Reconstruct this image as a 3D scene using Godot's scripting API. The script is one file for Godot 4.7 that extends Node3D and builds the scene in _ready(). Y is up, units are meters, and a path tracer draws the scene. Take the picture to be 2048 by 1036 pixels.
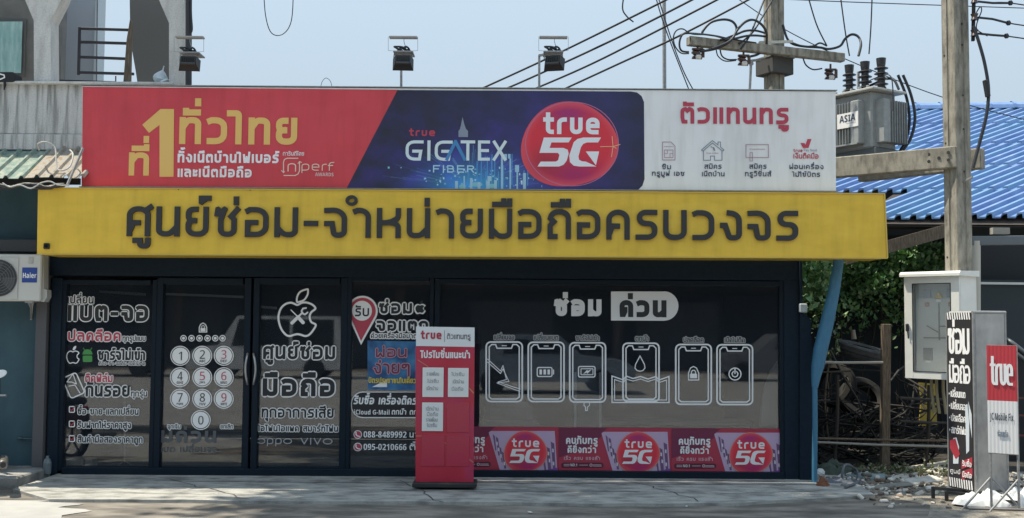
extends Node3D

const F := 2236.0          # focal length in pixels of the 2048 wide photograph
var eye := Vector3(0.0, 1.77, 13.0)
var lens_basis: Basis
var M := {}
var used := {}
var rng := RandomNumberGenerator.new()

# ---------------------------------------------------------------- mesh building
class MB:
	var v := PackedVector3Array()
	var n := PackedVector3Array()
	var u := PackedVector2Array()

	func tri(a: Vector3, b: Vector3, c: Vector3, ua := Vector2.ZERO, ub := Vector2.ZERO, uc := Vector2.ZERO):
		var m := (b - a).cross(c - a)
		if m.length_squared() < 1e-16:
			return
		m = m.normalized()
		v.append(a); v.append(c); v.append(b)
		n.append(m); n.append(m); n.append(m)
		u.append(ua); u.append(uc); u.append(ub)

	func tri_s(a: Vector3, b: Vector3, c: Vector3, na: Vector3, nb: Vector3, nc: Vector3):
		if (b - a).cross(c - a).length_squared() < 1e-18:
			return
		v.append(a); v.append(c); v.append(b)
		n.append(na); n.append(nc); n.append(nb)
		u.append(Vector2.ZERO); u.append(Vector2.ZERO); u.append(Vector2.ZERO)

	func quad(a: Vector3, b: Vector3, c: Vector3, d: Vector3):
		tri(a, b, c, Vector2(0, 1), Vector2(1, 1), Vector2(1, 0))
		tri(a, c, d, Vector2(0, 1), Vector2(1, 0), Vector2(0, 0))

	func out(a: Vector3, b: Vector3, c: Vector3, mid: Vector3):
		if (b - a).cross(c - a).dot((a + b + c) / 3.0 - mid) < 0.0:
			tri(a, c, b)
		else:
			tri(a, b, c)

	func qout(a: Vector3, b: Vector3, c: Vector3, d: Vector3, mid: Vector3):
		out(a, b, c, mid); out(a, c, d, mid)

	func box(c: Vector3, s: Vector3, b := Basis.IDENTITY, bev := 0.0):
		var h := s * 0.5
		var k := minf(bev, minf(h.x, minf(h.y, h.z)) * 0.9)
		var p := []
		for i in 8:
			var g := Vector3(1 if i & 1 else -1, 1 if i & 2 else -1, 1 if i & 4 else -1)
			var tr := []
			for ax in 3:
				var q := h - Vector3(k, k, k)
				q[ax] = h[ax]
				tr.append(c + b * (q * g))
			p.append(tr)
		for f in [[0, [0, 2, 6, 4]], [0, [1, 3, 7, 5]], [1, [0, 1, 5, 4]], [1, [2, 3, 7, 6]], [2, [0, 1, 3, 2]], [2, [4, 5, 7, 6]]]:
			var ax: int = f[0]
			var q: Array = f[1]
			qout(p[q[0]][ax], p[q[1]][ax], p[q[2]][ax], p[q[3]][ax], c)
		if k > 0.0:
			for e in [[0, 1, 1, 2], [2, 3, 1, 2], [4, 5, 1, 2], [6, 7, 1, 2], [0, 2, 0, 2], [1, 3, 0, 2], [4, 6, 0, 2], [5, 7, 0, 2], [0, 4, 0, 1], [1, 5, 0, 1], [2, 6, 0, 1], [3, 7, 0, 1]]:
				qout(p[e[0]][e[2]], p[e[1]][e[2]], p[e[1]][e[3]], p[e[0]][e[3]], c)
			for i in 8:
				out(p[i][0], p[i][1], p[i][2], c)

	func bar(a: Vector3, b: Vector3, w: float, h: float, bev := 0.0, up := Vector3.UP):
		# a rectangular bar from a to b, w across and h along up
		var x := (b - a).normalized()
		var z := x.cross(up).normalized()
		var y := z.cross(x).normalized()
		box((a + b) * 0.5, Vector3((b - a).length(), h, w), Basis(x, y, z), bev)

	func tube(pts: Array, r, sides := 8, closed := false):
		var m := pts.size()
		var last := Vector3.ZERO
		var rings := []
		var norms := []
		for i in m:
			var t: Vector3
			if closed:
				t = pts[(i + 1) % m] - pts[(i + m - 1) % m]
			else:
				t = pts[mini(i + 1, m - 1)] - pts[maxi(i - 1, 0)]
			t = t.normalized()
			if last == Vector3.ZERO:
				last = Vector3.UP if absf(t.y) < 0.9 else Vector3.RIGHT
			var x := (last - t * last.dot(t)).normalized()
			last = x
			var y := t.cross(x)
			var rr: float = r[i] if r is Array else r
			var ring := []
			var no := []
			for k in sides:
				var a := TAU * k / sides
				var d := x * cos(a) + y * sin(a)
				ring.append(pts[i] + d * rr)
				no.append(d)
			rings.append(ring); norms.append(no)
		for i in (m if closed else m - 1):
			var j := (i + 1) % m
			for k in sides:
				var l := (k + 1) % sides
				tri_s(rings[i][k], rings[i][l], rings[j][l], norms[i][k], norms[i][l], norms[j][l])
				tri_s(rings[i][k], rings[j][l], rings[j][k], norms[i][k], norms[j][l], norms[j][k])
		if not closed:
			for k in range(1, sides - 1):
				tri(rings[0][0], rings[0][k + 1], rings[0][k])
				tri(rings[m - 1][0], rings[m - 1][k], rings[m - 1][k + 1])

	func lathe(prof: Array, xf: Transform3D, sides := 16, flat := false):
		# prof: Vector2(radius, height), going up the outside
		for i in prof.size() - 1:
			var p: Vector2 = prof[i]
			var q: Vector2 = prof[i + 1]
			var nn := Vector2(q.y - p.y, p.x - q.x).normalized()
			for k in sides:
				var a := TAU * k / sides
				var b := TAU * (k + 1) / sides
				var da := Vector3(cos(a), 0, sin(a))
				var db := Vector3(cos(b), 0, sin(b))
				var v0 := xf * (da * p.x + Vector3.UP * p.y)
				var v1 := xf * (db * p.x + Vector3.UP * p.y)
				var v2 := xf * (db * q.x + Vector3.UP * q.y)
				var v3 := xf * (da * q.x + Vector3.UP * q.y)
				var na := (xf.basis * (da * nn.x + Vector3.UP * nn.y)).normalized()
				var nb := (xf.basis * (db * nn.x + Vector3.UP * nn.y)).normalized()
				tri_s(v0, v2, v1, na, nb, nb)
				tri_s(v0, v3, v2, na, na, nb)

	func poly(pts: PackedVector2Array, z0: float, z1: float, xf := Transform3D.IDENTITY, uvbox := Rect2(0, 0, 1, 1)):
		# an outline in the x, y plane, its front at z1; z0 == z1 gives only the front
		if Geometry2D.is_polygon_clockwise(pts):
			pts = pts.duplicate()
			pts.reverse()
		var ix := Geometry2D.triangulate_polygon(pts)
		for k in range(0, ix.size(), 3):
			var a := pts[ix[k]]
			var b := pts[ix[k + 1]]
			var c := pts[ix[k + 2]]
			if (b - a).cross(c - a) < 0.0:
				var t := b
				b = c
				c = t
			var ua := (a - uvbox.position) / uvbox.size
			var ub := (b - uvbox.position) / uvbox.size
			var uc := (c - uvbox.position) / uvbox.size
			ua.y = 1.0 - ua.y; ub.y = 1.0 - ub.y; uc.y = 1.0 - uc.y
			tri(xf * Vector3(a.x, a.y, z1), xf * Vector3(b.x, b.y, z1), xf * Vector3(c.x, c.y, z1), ua, ub, uc)
			if z0 != z1:
				tri(xf * Vector3(a.x, a.y, z0), xf * Vector3(c.x, c.y, z0), xf * Vector3(b.x, b.y, z0), ua, uc, ub)
		if z0 != z1:
			for k in pts.size():
				var a := pts[k]
				var b := pts[(k + 1) % pts.size()]
				quad(xf * Vector3(a.x, a.y, z0), xf * Vector3(b.x, b.y, z0), xf * Vector3(b.x, b.y, z1), xf * Vector3(a.x, a.y, z1))

	func stroke(pts: PackedVector2Array, w: float, z0: float, z1: float, closed := false, round_end := false, xf := Transform3D.IDENTITY):
		if not closed:
			var big := PackedVector2Array()
			for p in pts: big.append(p * 4000.0)
			var got := Geometry2D.offset_polyline(big, w * 2000.0, Geometry2D.JOIN_ROUND if round_end else Geometry2D.JOIN_MITER, Geometry2D.END_ROUND if round_end else Geometry2D.END_SQUARE)
			if got.size() == 1 and Geometry2D.triangulate_polygon(got[0]).size() > 0:
				var small := PackedVector2Array()
				for p in got[0]: small.append(p / 4000.0)
				poly(small, z0, z1, xf)
				return
			if pts.size() > 3 or (pts.size() == 3 and got.size() > 1):
				var at := 0
				for k in pts.size() - 1:
					var mid_k := absf(k - (pts.size() - 2) * 0.5)
					if pts[k].distance_to(pts[k + 1]) * (1.0 - 0.8 * mid_k / pts.size()) > pts[at].distance_to(pts[at + 1]) * (1.0 - 0.8 * absf(at - (pts.size() - 2) * 0.5) / pts.size()):
						at = k
				var cut := (pts[at] + pts[at + 1]) * 0.5
				var p0 := pts.slice(0, at + 1)
				var p1 := pts.slice(at + 1)
				p0.append(cut)
				p1.insert(0, cut)
				if p0.size() < pts.size() and p1.size() < pts.size():
					stroke(p0, w, z0, z1, false, round_end, xf)
					stroke(p1, w, z0, z1 + 0.00013, false, round_end, xf)
					return
		var m := pts.size()
		var l := []
		var r := []
		for i in m:
			var a := pts[(i + m - 1) % m] if closed else pts[maxi(i - 1, 0)]
			var b := pts[(i + 1) % m] if closed else pts[mini(i + 1, m - 1)]
			var d0 := (pts[i] - a).normalized()
			var d1 := (b - pts[i]).normalized()
			if d0 == Vector2.ZERO: d0 = d1
			if d1 == Vector2.ZERO: d1 = d0
			var nn := (d0 + d1).normalized().orthogonal()
			var k := minf(1.0 / maxf(absf(nn.dot(d0.orthogonal())), 0.3), 2.2)
			l.append(pts[i] + nn * w * 0.5 * k)
			r.append(pts[i] - nn * w * 0.5 * k)
		for i in (m if closed else m - 1):
			var j := (i + 1) % m
			var q := [l[i], r[i], r[j], l[j]]
			var w3 := []
			for p in q: w3.append(xf * Vector3(p.x, p.y, z1))
			var mid := xf * Vector3(pts[i].x, pts[i].y, z1 - 1.0)
			qout(w3[0], w3[1], w3[2], w3[3], mid)
			if z0 != z1:
				for e in [[0, 3], [1, 2]]:
					var a0 := xf * Vector3(q[e[0]].x, q[e[0]].y, z0)
					var b0 := xf * Vector3(q[e[1]].x, q[e[1]].y, z0)
					var c3 := xf * Vector3((pts[i].x + pts[j].x) * 0.5, (pts[i].y + pts[j].y) * 0.5, z0)
					qout(a0, b0, w3[e[1]], w3[e[0]], c3)

	func mesh(inv := Transform3D.IDENTITY) -> ArrayMesh:
		var vv := v.duplicate()
		var nn := n.duplicate()
		for i in vv.size():
			vv[i] = inv * v[i]
			nn[i] = (inv.basis * n[i]).normalized()
		var arr := []
		arr.resize(Mesh.ARRAY_MAX)
		arr[Mesh.ARRAY_VERTEX] = vv
		arr[Mesh.ARRAY_NORMAL] = nn
		arr[Mesh.ARRAY_TEX_UV] = u
		var am := ArrayMesh.new()
		if vv.size():
			am.add_surface_from_arrays(Mesh.PRIMITIVE_TRIANGLES, arr)
		return am

# ---------------------------------------------------------------- nodes
func ray(px: float, py: float) -> Vector3:
	return lens_basis * Vector3((px - 1024.0) / F, (518.0 - py) / F, -1.0)

func W(px: float, py: float, z: float) -> Vector3:      # the point at depth z that stands at this place of the photograph
	var d := ray(px, py)
	return eye + d * ((z - eye.z) / d.z)

func G(px: float, py: float, h := 0.0) -> Vector3:      # the point of height h
	var d := ray(px, py)
	return eye + d * ((h - eye.y) / d.y)

func S(z: float) -> float:                               # metres in a pixel at depth z
	return (eye.z - z) / F

func numbered(s: String) -> String:
	used[s] = used.get(s, -1) + 1
	return s if used[s] == 0 else "%s_%03d" % [s, used[s]]

func thing(called: String, label: String, category: String, at := Vector3.ZERO, turn := 0.0, group := "") -> Node3D:
	var o := Node3D.new()
	o.name = numbered(called)
	add_child(o)
	o.position = at
	o.rotation.y = turn
	tag(o, label, category, group)
	return o

func tag(o: Node, label: String, category: String, group := ""):
	o.set_meta("label", label)
	o.set_meta("category", category)
	if group:
		o.set_meta("group", group)

func full(o: Node3D) -> Transform3D:
	var t := o.transform
	var p := o.get_parent()
	while p is Node3D and p != self:
		t = p.transform * t
		p = p.get_parent()
	return t

func part(par: Node3D, called: String, mb: MB, m: Material, local := false) -> MeshInstance3D:
	var o := MeshInstance3D.new()
	o.name = called
	o.mesh = mb.mesh(Transform3D.IDENTITY if local or par == self else full(par).affine_inverse())
	o.material_override = m
	if par == self:
		o.name = numbered(called)
	par.add_child(o, true)
	return o

func single(called: String, label: String, category: String, mb: MB, m: Material, group := "") -> MeshInstance3D:
	var o := part(self, called, mb, m)
	tag(o, label, category, group)
	return o

func struct(called: String, mb: MB, m: Material) -> MeshInstance3D:
	var o := part(self, called, mb, m)
	o.set_meta("kind", "structure")
	return o

# ---------------------------------------------------------------- materials
func lin(r: float, g: float, b: float) -> Color:
	return Color(r, g, b).linear_to_srgb()

func plain(r: float, g: float, b: float, rough := 0.6, metal := 0.0) -> StandardMaterial3D:
	var key := "%f %f %f %f %f" % [r, g, b, rough, metal]
	if not M.has(key):
		var m := StandardMaterial3D.new()
		m.albedo_color = lin(r, g, b)
		m.roughness = rough
		m.metallic = metal
		M[key] = m
	return M[key]

func ramp(list: Array) -> Gradient:
	var g := Gradient.new()
	var o := PackedFloat32Array()
	var c := PackedColorArray()
	for e in list:
		o.append(e[0]); c.append(lin(e[1], e[2], e[3]))
	g.offsets = o
	g.colors = c
	return g

func noise(sd: int, freq: float, oct: int, list: Array, size := 512, type := FastNoiseLite.TYPE_SIMPLEX_SMOOTH) -> NoiseTexture2D:
	var f := FastNoiseLite.new()
	f.seed = sd
	f.noise_type = type
	f.frequency = freq
	f.fractal_octaves = oct
	f.fractal_gain = 0.6
	var t := NoiseTexture2D.new()
	t.width = size
	t.height = size
	t.seamless = true
	t.noise = f
	if list.size():
		t.color_ramp = ramp(list)
	return t

func rough_mat(tex: Texture2D, scale: Vector3, rough: float, bump: Texture2D = null, bump_cm := 0.3, fine: Texture2D = null, fine_scale := 3.0) -> StandardMaterial3D:
	var m := StandardMaterial3D.new()
	m.albedo_texture = tex
	m.roughness = rough
	m.uv1_triplanar = true
	m.uv1_world_triplanar = true
	m.uv1_scale = scale
	if bump:
		m.heightmap_enabled = true
		m.heightmap_texture = bump
		m.heightmap_scale = bump_cm
	if fine:
		m.detail_enabled = true
		m.detail_blend_mode = BaseMaterial3D.BLEND_MODE_MUL
		m.detail_albedo = fine
		m.detail_uv_layer = BaseMaterial3D.DETAIL_UV_2
		m.uv2_triplanar = true
		m.uv2_world_triplanar = true
		m.uv2_scale = Vector3(fine_scale, fine_scale, fine_scale)
	return m

func curve(pts: Array, per := 6) -> Array:               # a smooth line through these points
	var out := []
	for i in pts.size() - 1:
		var p0 = pts[maxi(i - 1, 0)]
		var p1 = pts[i]
		var p2 = pts[i + 1]
		var p3 = pts[mini(i + 2, pts.size() - 1)]
		for k in per:
			var t := float(k) / per
			out.append(0.5 * ((2.0 * p1) + (p2 - p0) * t + (2.0 * p0 - 5.0 * p1 + 4.0 * p2 - p3) * t * t + (3.0 * p1 - p0 - 3.0 * p2 + p3) * t * t * t))
	out.append(pts[-1])
	return out

# ---------------------------------------------------------------- lettering: pen strokes with rounded corners
# «width | x,y,radius x,y ... ; next stroke», one unit is the height of a letter's centre line; o = ring x,y,radius
var glyphs := {
	"ก": ".6|0,0 0,.66 -.06,.76 .06,1,.15 .6,1,.3 .6,0", "ถ": ".6|.16,0 0,0 0,.45 .12,.6 0,.74 .06,1,.2 .6,1,.3 .6,0",
	"ข": ".6|0,.8 0,1 .17,1 .1,.62 .1,0,.2 .6,0,.2 .6,1", "ช": ".64|0,.8 0,1 .17,1 .1,.62 .1,0,.2 .55,0,.2 .55,.6 .44,.72 .66,1",
	"ซ": ".64|0,.82 .02,1 .12,.88 .24,1 .12,.6 .12,0,.2 .56,0,.2 .56,.6 .46,.72 .66,1", "ค": ".6|0,0 0,1,.3 .6,1,.3 .6,0;.04,.2 .12,.44 .28,.44",
	"ศ": ".6|0,0 0,1,.3 .52,1,.2 .6,.8 .6,0;.04,.2 .12,.44 .28,.44;.56,.97 .68,1.07", "ด": ".6|.2,.42 .2,.26 .1,0 .02,0 0,.3,.1 0,1,.3 .6,1,.3 .6,0",
	"ต": ".64|.2,.0 .06,0 0,.3,.1 0,1,.22 .2,1 .32,.86 .44,1 .64,1,.22 .64,0", "จ": ".58|0,.99 .2,1 .58,1,.36 .58,0,.36 .24,0,.1 .18,.46 0,.46",
	"ฉ": ".62|0,1 .55,1,.3 .55,0;0,.5 .18,.5 .18,0 .34,0 .62,.2", "ง": ".54|0,.5 .08,.5 .22,0,.08 .54,0,.36 .54,1,.32 .22,1",
	"ท": ".6|0,0 0,1;.07,.76 .2,1,.1 .6,1,.26 .6,0", "น": ".6|0,1 0,0,.25 .36,0,.1 .54,.22;.6,1 .6,0", "ม": ".6|0,1 0,0;.06,.22 .24,0,.1 .6,0,.25 .6,1",
	"บ": ".6|0,1 0,0,.25 .6,0,.25 .6,1", "ป": ".6|0,1 0,0,.25 .6,0,.25 .6,1.36", "ผ": ".62|0,1 0,0 .14,0 .31,.42 .48,0 .62,0 .62,1", "ฝ": ".62|0,1 0,0 .14,0 .31,.42 .48,0 .62,0 .62,1.36",
	"พ": ".68|0,1 .08,0 .2,0 .34,.72 .48,0 .6,0 .68,1", "ฟ": ".68|0,1 .08,0 .2,0 .34,.72 .48,0 .6,0 .68,1.36", "ย": ".58|.24,1 0,1,.17 0,.54,.17 .2,.54;.16,.54 0,.54,.17 0,0,.24 .58,0,.24 .58,1",
	"ร": ".54|.54,1 .04,1,.2 .04,.56,.2 .54,.54,.2 .54,0,.24 0,0", "ล": ".6|0,1 .6,1,.28 .6,0;.6,.6 0,.6,.2 0,0,.2 .2,0", "ส": ".6|0,1 .6,1,.28 .6,0;.6,.6 0,.6,.2 0,0,.2 .2,0;.52,.97 .68,1.1",
	"ว": ".54|0,.97 .06,1 .54,1,.32 .54,0,.32 0,0", "ห": ".62|0,1 0,0;0,.5 .34,.52,.1 .62,.7,.1 .62,1;.34,.52 .62,.44,.12 .62,0", "อ": ".6|0,.96 .06,1 .6,1,.33 .6,0,.33 0,0 0,.48 .26,.48",
	"ๆ": ".6|.3,.62 0,.62,.1 0,1,.15 .34,1,.12 .34,.66;.34,1 .6,1,.15 .6,-.3", "ะ": ".3|0,.9 0,.68 .3,.68 .34,.84;0,.34 0,.1 .3,.1 .34,.26", "า": ".42|0,.97 .06,1 .42,1,.28 .42,0",
	"ำ": ".42|0,.97 .06,1 .42,1,.28 .42,0;q -.14,1.40,.15", "เ": ".02|0,1 0,0", "แ": ".4|0,1 0,0;.4,1 .4,0", "โ": ".16|-.2,1.36 .3,1.36;.08,1.3 .08,0", "ไ": ".14|-.24,1.34 .1,1.34,.1 .1,1.14 .1,0",
	"ใ": ".14|-.2,1.12 -.2,1.36,.12 .1,1.36,.12 .1,0", "ิ": "^|-.5,1.24 -.4,1.42,.1 -.1,1.42,.1 0,1.24 -.48,1.24", "ี": "^|-.5,1.24 0,1.24 0,1.46", "ื": "^|-.5,1.24 0,1.24 0,1.46;-.2,1.24 -.2,1.46",
	"ั": "^|-.48,1.42 -.48,1.24 -.02,1.24", "็": "^|-.46,1.22 -.46,1.38,.1 -.24,1.34 0,1.5;-.26,1.22 0,1.24", "์": "'|-.1,1.34 -.16,1.26 -.16,1.5 .08,1.5", "่": "'|-.02,1.24 -.02,1.46", "้": "'|-.24,1.44 -.12,1.44 -.14,1.26 .06,1.46",
	"ุ": "_|-.16,-.24 0,-.24 0,-.5", "ู": "_|-.4,-.24 -.24,-.24 -.24,-.5,.1 .02,-.5,.1 .02,-.24", "-": ".3|0,.46 .3,.46", " ": ".3|", "|": ".02|0,1.2 0,-.2",
	"t": ".34|.12,1.4 .12,0,.22 .36,0;-.06,1 .36,1", "r": ".34|0,0 0,1,.3 .36,1", "u": ".54|0,1 0,0,.28 .54,0,.28 .54,1", "e": ".6|.6,.5 .6,1,.28 0,1,.28 0,0,.28 .54,0;.1,.5 .5,.5", "o": ".8|o .4,.5,.46", "p": ".62|0,-.5 0,1,.3 .62,1,.3 .62,0,.3 .04,0",
	"v": ".66|0,1 .33,0 .66,1", "i": ".02|0,1 0,0", "n": ".56|0,0 0,1,.28 .56,1,.28 .56,0", "f": ".34|0,0 0,1.3,.3 .4,1.3;-.1,.8 .3,.8",
	"G": ".72|.72,1 0,1,.34 0,0,.34 .6,0 .66,.46 .32,.46", "I": ".02|0,1 0,0", "T": ".66|0,1 .66,1;.33,1 .33,0", "E": ".52|.52,1 0,1 0,0 .52,0;0,.5 .46,.5", "X": ".62|0,1 .62,0;0,0 .62,1", "F": ".5|.5,1 0,1 0,0;0,.5 .4,.5",
	"B": ".5|0,0 0,1 .46,1,.2 .46,.52,.2 0,.52;.3,.52 .5,.52,.2 .5,0,.2 0,0", "R": ".5|0,0 0,1 .5,1,.2 .5,.5,.2 .06,.5;.3,.46 .5,0", "A": ".6|", "~": ".6|0,0 .3,1 .6,0",
}

func rounded(s: String, org: Vector2, sx: float, sy: float, shear: float, fine: int) -> PackedVector2Array:
	var raw := []
	for w in s.split(" ", false):
		var q := w.split(",")
		raw.append([Vector2(q[0].to_float(), q[1].to_float()), q[2].to_float() if q.size() > 2 else 0.0])
	var out := PackedVector2Array()
	for i in raw.size():
		var p: Vector2 = raw[i][0]
		var r: float = raw[i][1]
		if r == 0.0 or i == 0 or i == raw.size() - 1:
			out.append(p)
			continue
		var a: Vector2 = raw[i - 1][0] - p
		var b: Vector2 = raw[i + 1][0] - p
		var k := minf(r, minf(a.length() * (0.5 if raw[i - 1][1] > 0.0 else 1.0), b.length() * (0.5 if raw[i + 1][1] > 0.0 else 1.0)))
		var p0 := p + a.normalized() * k
		var p1 := p + b.normalized() * k
		for j in fine + 1:
			var t := float(j) / fine
			var m := p0.lerp(p, t * 0.55 + t * 0.45 * t).lerp(p.lerp(p1, t), t)
			m = p0 * (1 - t) * (1 - t) * (1 - t) + p0.lerp(p, 0.56) * 3 * t * (1 - t) * (1 - t) + p1.lerp(p, 0.56) * 3 * t * t * (1 - t) + p1 * t * t * t
			if out.size() == 0 or out[-1].distance_to(m) > 0.004:
				out.append(m)
	for i in out.size():
		out[i] = org + Vector2(out[i].x * sx + out[i].y * sy * shear, out[i].y * sy)
	return out

# the pens of a line of writing: [[letter number, points, closed], ...] in metres from the lower left corner
func pens(s: String, wide: float, high: float, wt: float, shear := 0.0, fine := 4) -> Array:
	var gap := wt / (1.0 - wt) + 0.16
	var pen_w := wt / (1.0 - wt)
	var press := clampf((0.22 - maxf(0.0, pen_w - 0.1) * 0.7) / 0.22, 0.4, 1.0)
	var x := 0.0
	var right := 0.0
	var upper := false
	var laid := []
	var letter := -1
	for ch in s:
		var g: PackedStringArray = (glyphs.get(ch, " |") as String).split("|")
		var body: String = g[1] if g.size() > 1 else ""
		var lift := 0.0
		var at := x
		var mark := 0
		if g[0] == "^" or g[0] == "'" or g[0] == "_":
			at = right
			if g[0] == "'" and upper:
				lift = 0.22 * press + pen_w + 0.06
			mark = -1 if g[0] == "_" else 1
			if g[0] == "^":
				upper = true
		else:
			right = x + g[0].to_float()
			x = right + gap
			upper = false
			letter += 1
		laid.append([letter, at, lift, body, mark])
	var total := maxf(x - gap, 0.05)
	var sy := high * (1.0 - wt)
	var sx := (wide - wt * high) / total
	var out := []
	for e in laid:
		for one in (e[3] as String).split(";", false):
			var org := Vector2(wt * high * 0.5 + e[1] * sx, wt * high * 0.5 + e[2] * sy)
			if one.begins_with("o") or one.begins_with("q"):
				var q := one.substr(2).split(",")
				var ring := PackedVector2Array()
				for k in 18:
					var a := TAU * k / 18.0
					ring.append(org + Vector2(q[0].to_float() * sx + cos(a) * q[2].to_float() * sx, q[1].to_float() * sy + sin(a) * q[2].to_float() * sy))
				out.append([e[0], ring, true, 0.6 if one.begins_with("q") else 1.0])
			else:
				var body: String = one
				if e[4] != 0:
					var moved := PackedStringArray()
					for w in one.split(" ", false):
						var q := w.split(",")
						var yv := q[1].to_float()
						yv = 1.0 + pen_w + 0.07 + (yv - 1.24) * press if e[4] > 0 else -(pen_w + 0.06) + (yv + 0.24) * maxf(press, 0.85)
						q[1] = str(yv)
						moved.append(",".join(q))
					body = " ".join(moved)
				out.append([e[0], rounded(body, org, sx, sy, shear, fine), false, 1.0])
	return out

# a line of writing between pixels x0..x1, standing on row y1, its letters y0..y1 high, on the plane z
func write(mb: MB, s: String, x0: float, x1: float, y0: float, y1: float, z: float, wt := 0.17, depth := 0.0, grow := 0.0, shear := 0.0):
	var m := S(z)
	var org := W(x0, y1, z)
	var right := W(x1, y1, z)
	var xf := Transform3D(Basis.IDENTITY, org)
	var i := 0
	for p in pens(s, right.x - org.x, (y1 - y0) * m, wt, shear):
		i += 1
		var up := 0.0002 * (i % 7)
		mb.stroke(p[1], p[3] * wt * (y1 - y0) * m + grow * 2.0 * m, 0.0 if depth == 0.0 else -depth, up if depth == 0.0 else up, p[2], grow > 0.0, xf)
		if depth == 0.0:
			pass

func latin(par: Node3D, s: String, x0: float, x1: float, y0: float, y1: float, z: float, m: Material, bold := true, font := "Droid Sans", xf := Transform3D.IDENTITY, use_xf := false) -> MeshInstance3D:
	var f := SystemFont.new()
	f.font_names = PackedStringArray([font])
	f.font_weight = 700 if bold else 400
	var t := TextMesh.new()
	t.font = f
	t.text = s
	t.font_size = 64
	t.pixel_size = 0.01
	t.depth = 0.0
	t.curve_step = 2.0
	var box := t.get_aabb()
	var o := MeshInstance3D.new()
	o.name = "lettering"
	o.mesh = t
	o.material_override = m
	var a := W(x0, y1, z)
	var wide := W(x1, y1, z).x - a.x
	var high := (y1 - y0) * S(z)
	if use_xf:
		a = Vector3(x0, y0, 0); wide = x1 - x0; high = y1 - y0
	var sc := Vector3(wide / box.size.x, high / box.size.y, 1.0)
	var tr := Transform3D(Basis.from_scale(sc), a - Vector3(box.position.x * sc.x, box.position.y * sc.y, 0.0))
	o.transform = xf * tr if use_xf else full(par).affine_inverse() * tr
	par.add_child(o, true)
	return o

func px_poly(list: Array, z: float) -> PackedVector2Array:    # an outline on the plane z from pixels
	var out := PackedVector2Array()
	for p in list:
		var w := W(p[0], p[1], z)
		out.append(Vector2(w.x, w.y))
	return out

func flat(mb: MB, list: Array, z0: float, z1: float):
	mb.poly(px_poly(list, z1), z0, z1)

func rect(mb: MB, x0: float, y0: float, x1: float, y1: float, z0: float, z1: float, bev := 0.0):
	# an upright block whose front at z1 fills these pixels
	var a := W(x0, (y0 + y1) * 0.5, z1)
	var b := W(x1, (y0 + y1) * 0.5, z1)
	var t := W((x0 + x1) * 0.5, y0, z1)
	var d := W((x0 + x1) * 0.5, y1, z1)
	mb.box(Vector3((a.x + b.x) * 0.5, (t.y + d.y) * 0.5, (z0 + z1) * 0.5), Vector3(b.x - a.x, t.y - d.y, absf(z1 - z0)), Basis.IDENTITY, bev)

func line(mb: MB, list: Array, wide_px: float, z: float, closed := false, round_end := true):
	mb.stroke(px_poly(list, z), wide_px * S(z), z, z, closed, round_end)

func ring_px(cx: float, cy: float, r: float, k := 28, ry := 0.0) -> Array:
	var out := []
	for i in k:
		var a := TAU * i / k
		out.append([cx + cos(a) * r, cy + sin(a) * (ry if ry > 0.0 else r)])
	return out

func round_px(x0: float, y0: float, x1: float, y1: float, r: float, k := 6) -> Array:
	var out := []
	for c in [[x1 - r, y0 + r, -90], [x1 - r, y1 - r, 0], [x0 + r, y1 - r, 90], [x0 + r, y0 + r, 180]]:
		for i in k + 1:
			var a := deg_to_rad(c[2] + 90.0 * i / k)
			out.append([c[0] + cos(a) * r, c[1] + sin(a) * r])
	return out

# ---------------------------------------------------------------- the scene
func _ready():
	rng.seed = 7
	var cam := Camera3D.new()
	cam.name = "camera"
	cam.position = eye
	cam.rotation = Vector3(atan(127.0 / F), 0.0, deg_to_rad(0.4))
	cam.fov = rad_to_deg(2.0 * atan(518.0 / F))
	cam.near = 0.1
	cam.far = 400.0
	cam.current = true
	lens_basis = Basis.from_euler(cam.rotation)
	add_child(cam)
	var env := Environment.new()
	env.background_mode = Environment.BG_SKY
	var sky := Sky.new()
	var sm := ProceduralSkyMaterial.new()
	sm.sky_top_color = lin(0.48, 0.625, 0.775)
	sm.sky_horizon_color = lin(0.275, 0.33, 0.375)
	sm.sky_curve = 0.45
	sm.ground_horizon_color = lin(0.3, 0.3, 0.3)
	sm.ground_bottom_color = lin(0.25, 0.25, 0.25)
	sm.sun_angle_max = 4.0
	sky.sky_material = sm
	env.sky = sky
	env.tonemap_mode = Environment.TONE_MAPPER_LINEAR
	env.tonemap_exposure = 1.7
	env.sdfgi_enabled = true
	env.ssao_enabled = true
	env.ssil_enabled = true
	var we := WorldEnvironment.new()
	we.name = "world"
	we.environment = env
	add_child(we)
	var sun := DirectionalLight3D.new()
	sun.name = "sun"
	sun.light_energy = 1.25
	sun.light_color = Color(1.0, 0.96, 0.88)
	sun.light_angular_distance = 0.5
	sun.shadow_enabled = true
	add_child(sun)
	sun.look_at_from_position(Vector3.ZERO, -Vector3(-0.42, 0.90, -0.09))
	materials()
	ground()
	shop()
	billboard()
	fascia()
	window_prints()
	neighbour()
	street()
	backyard()
	power()
	foreground()
	opposite()

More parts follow.
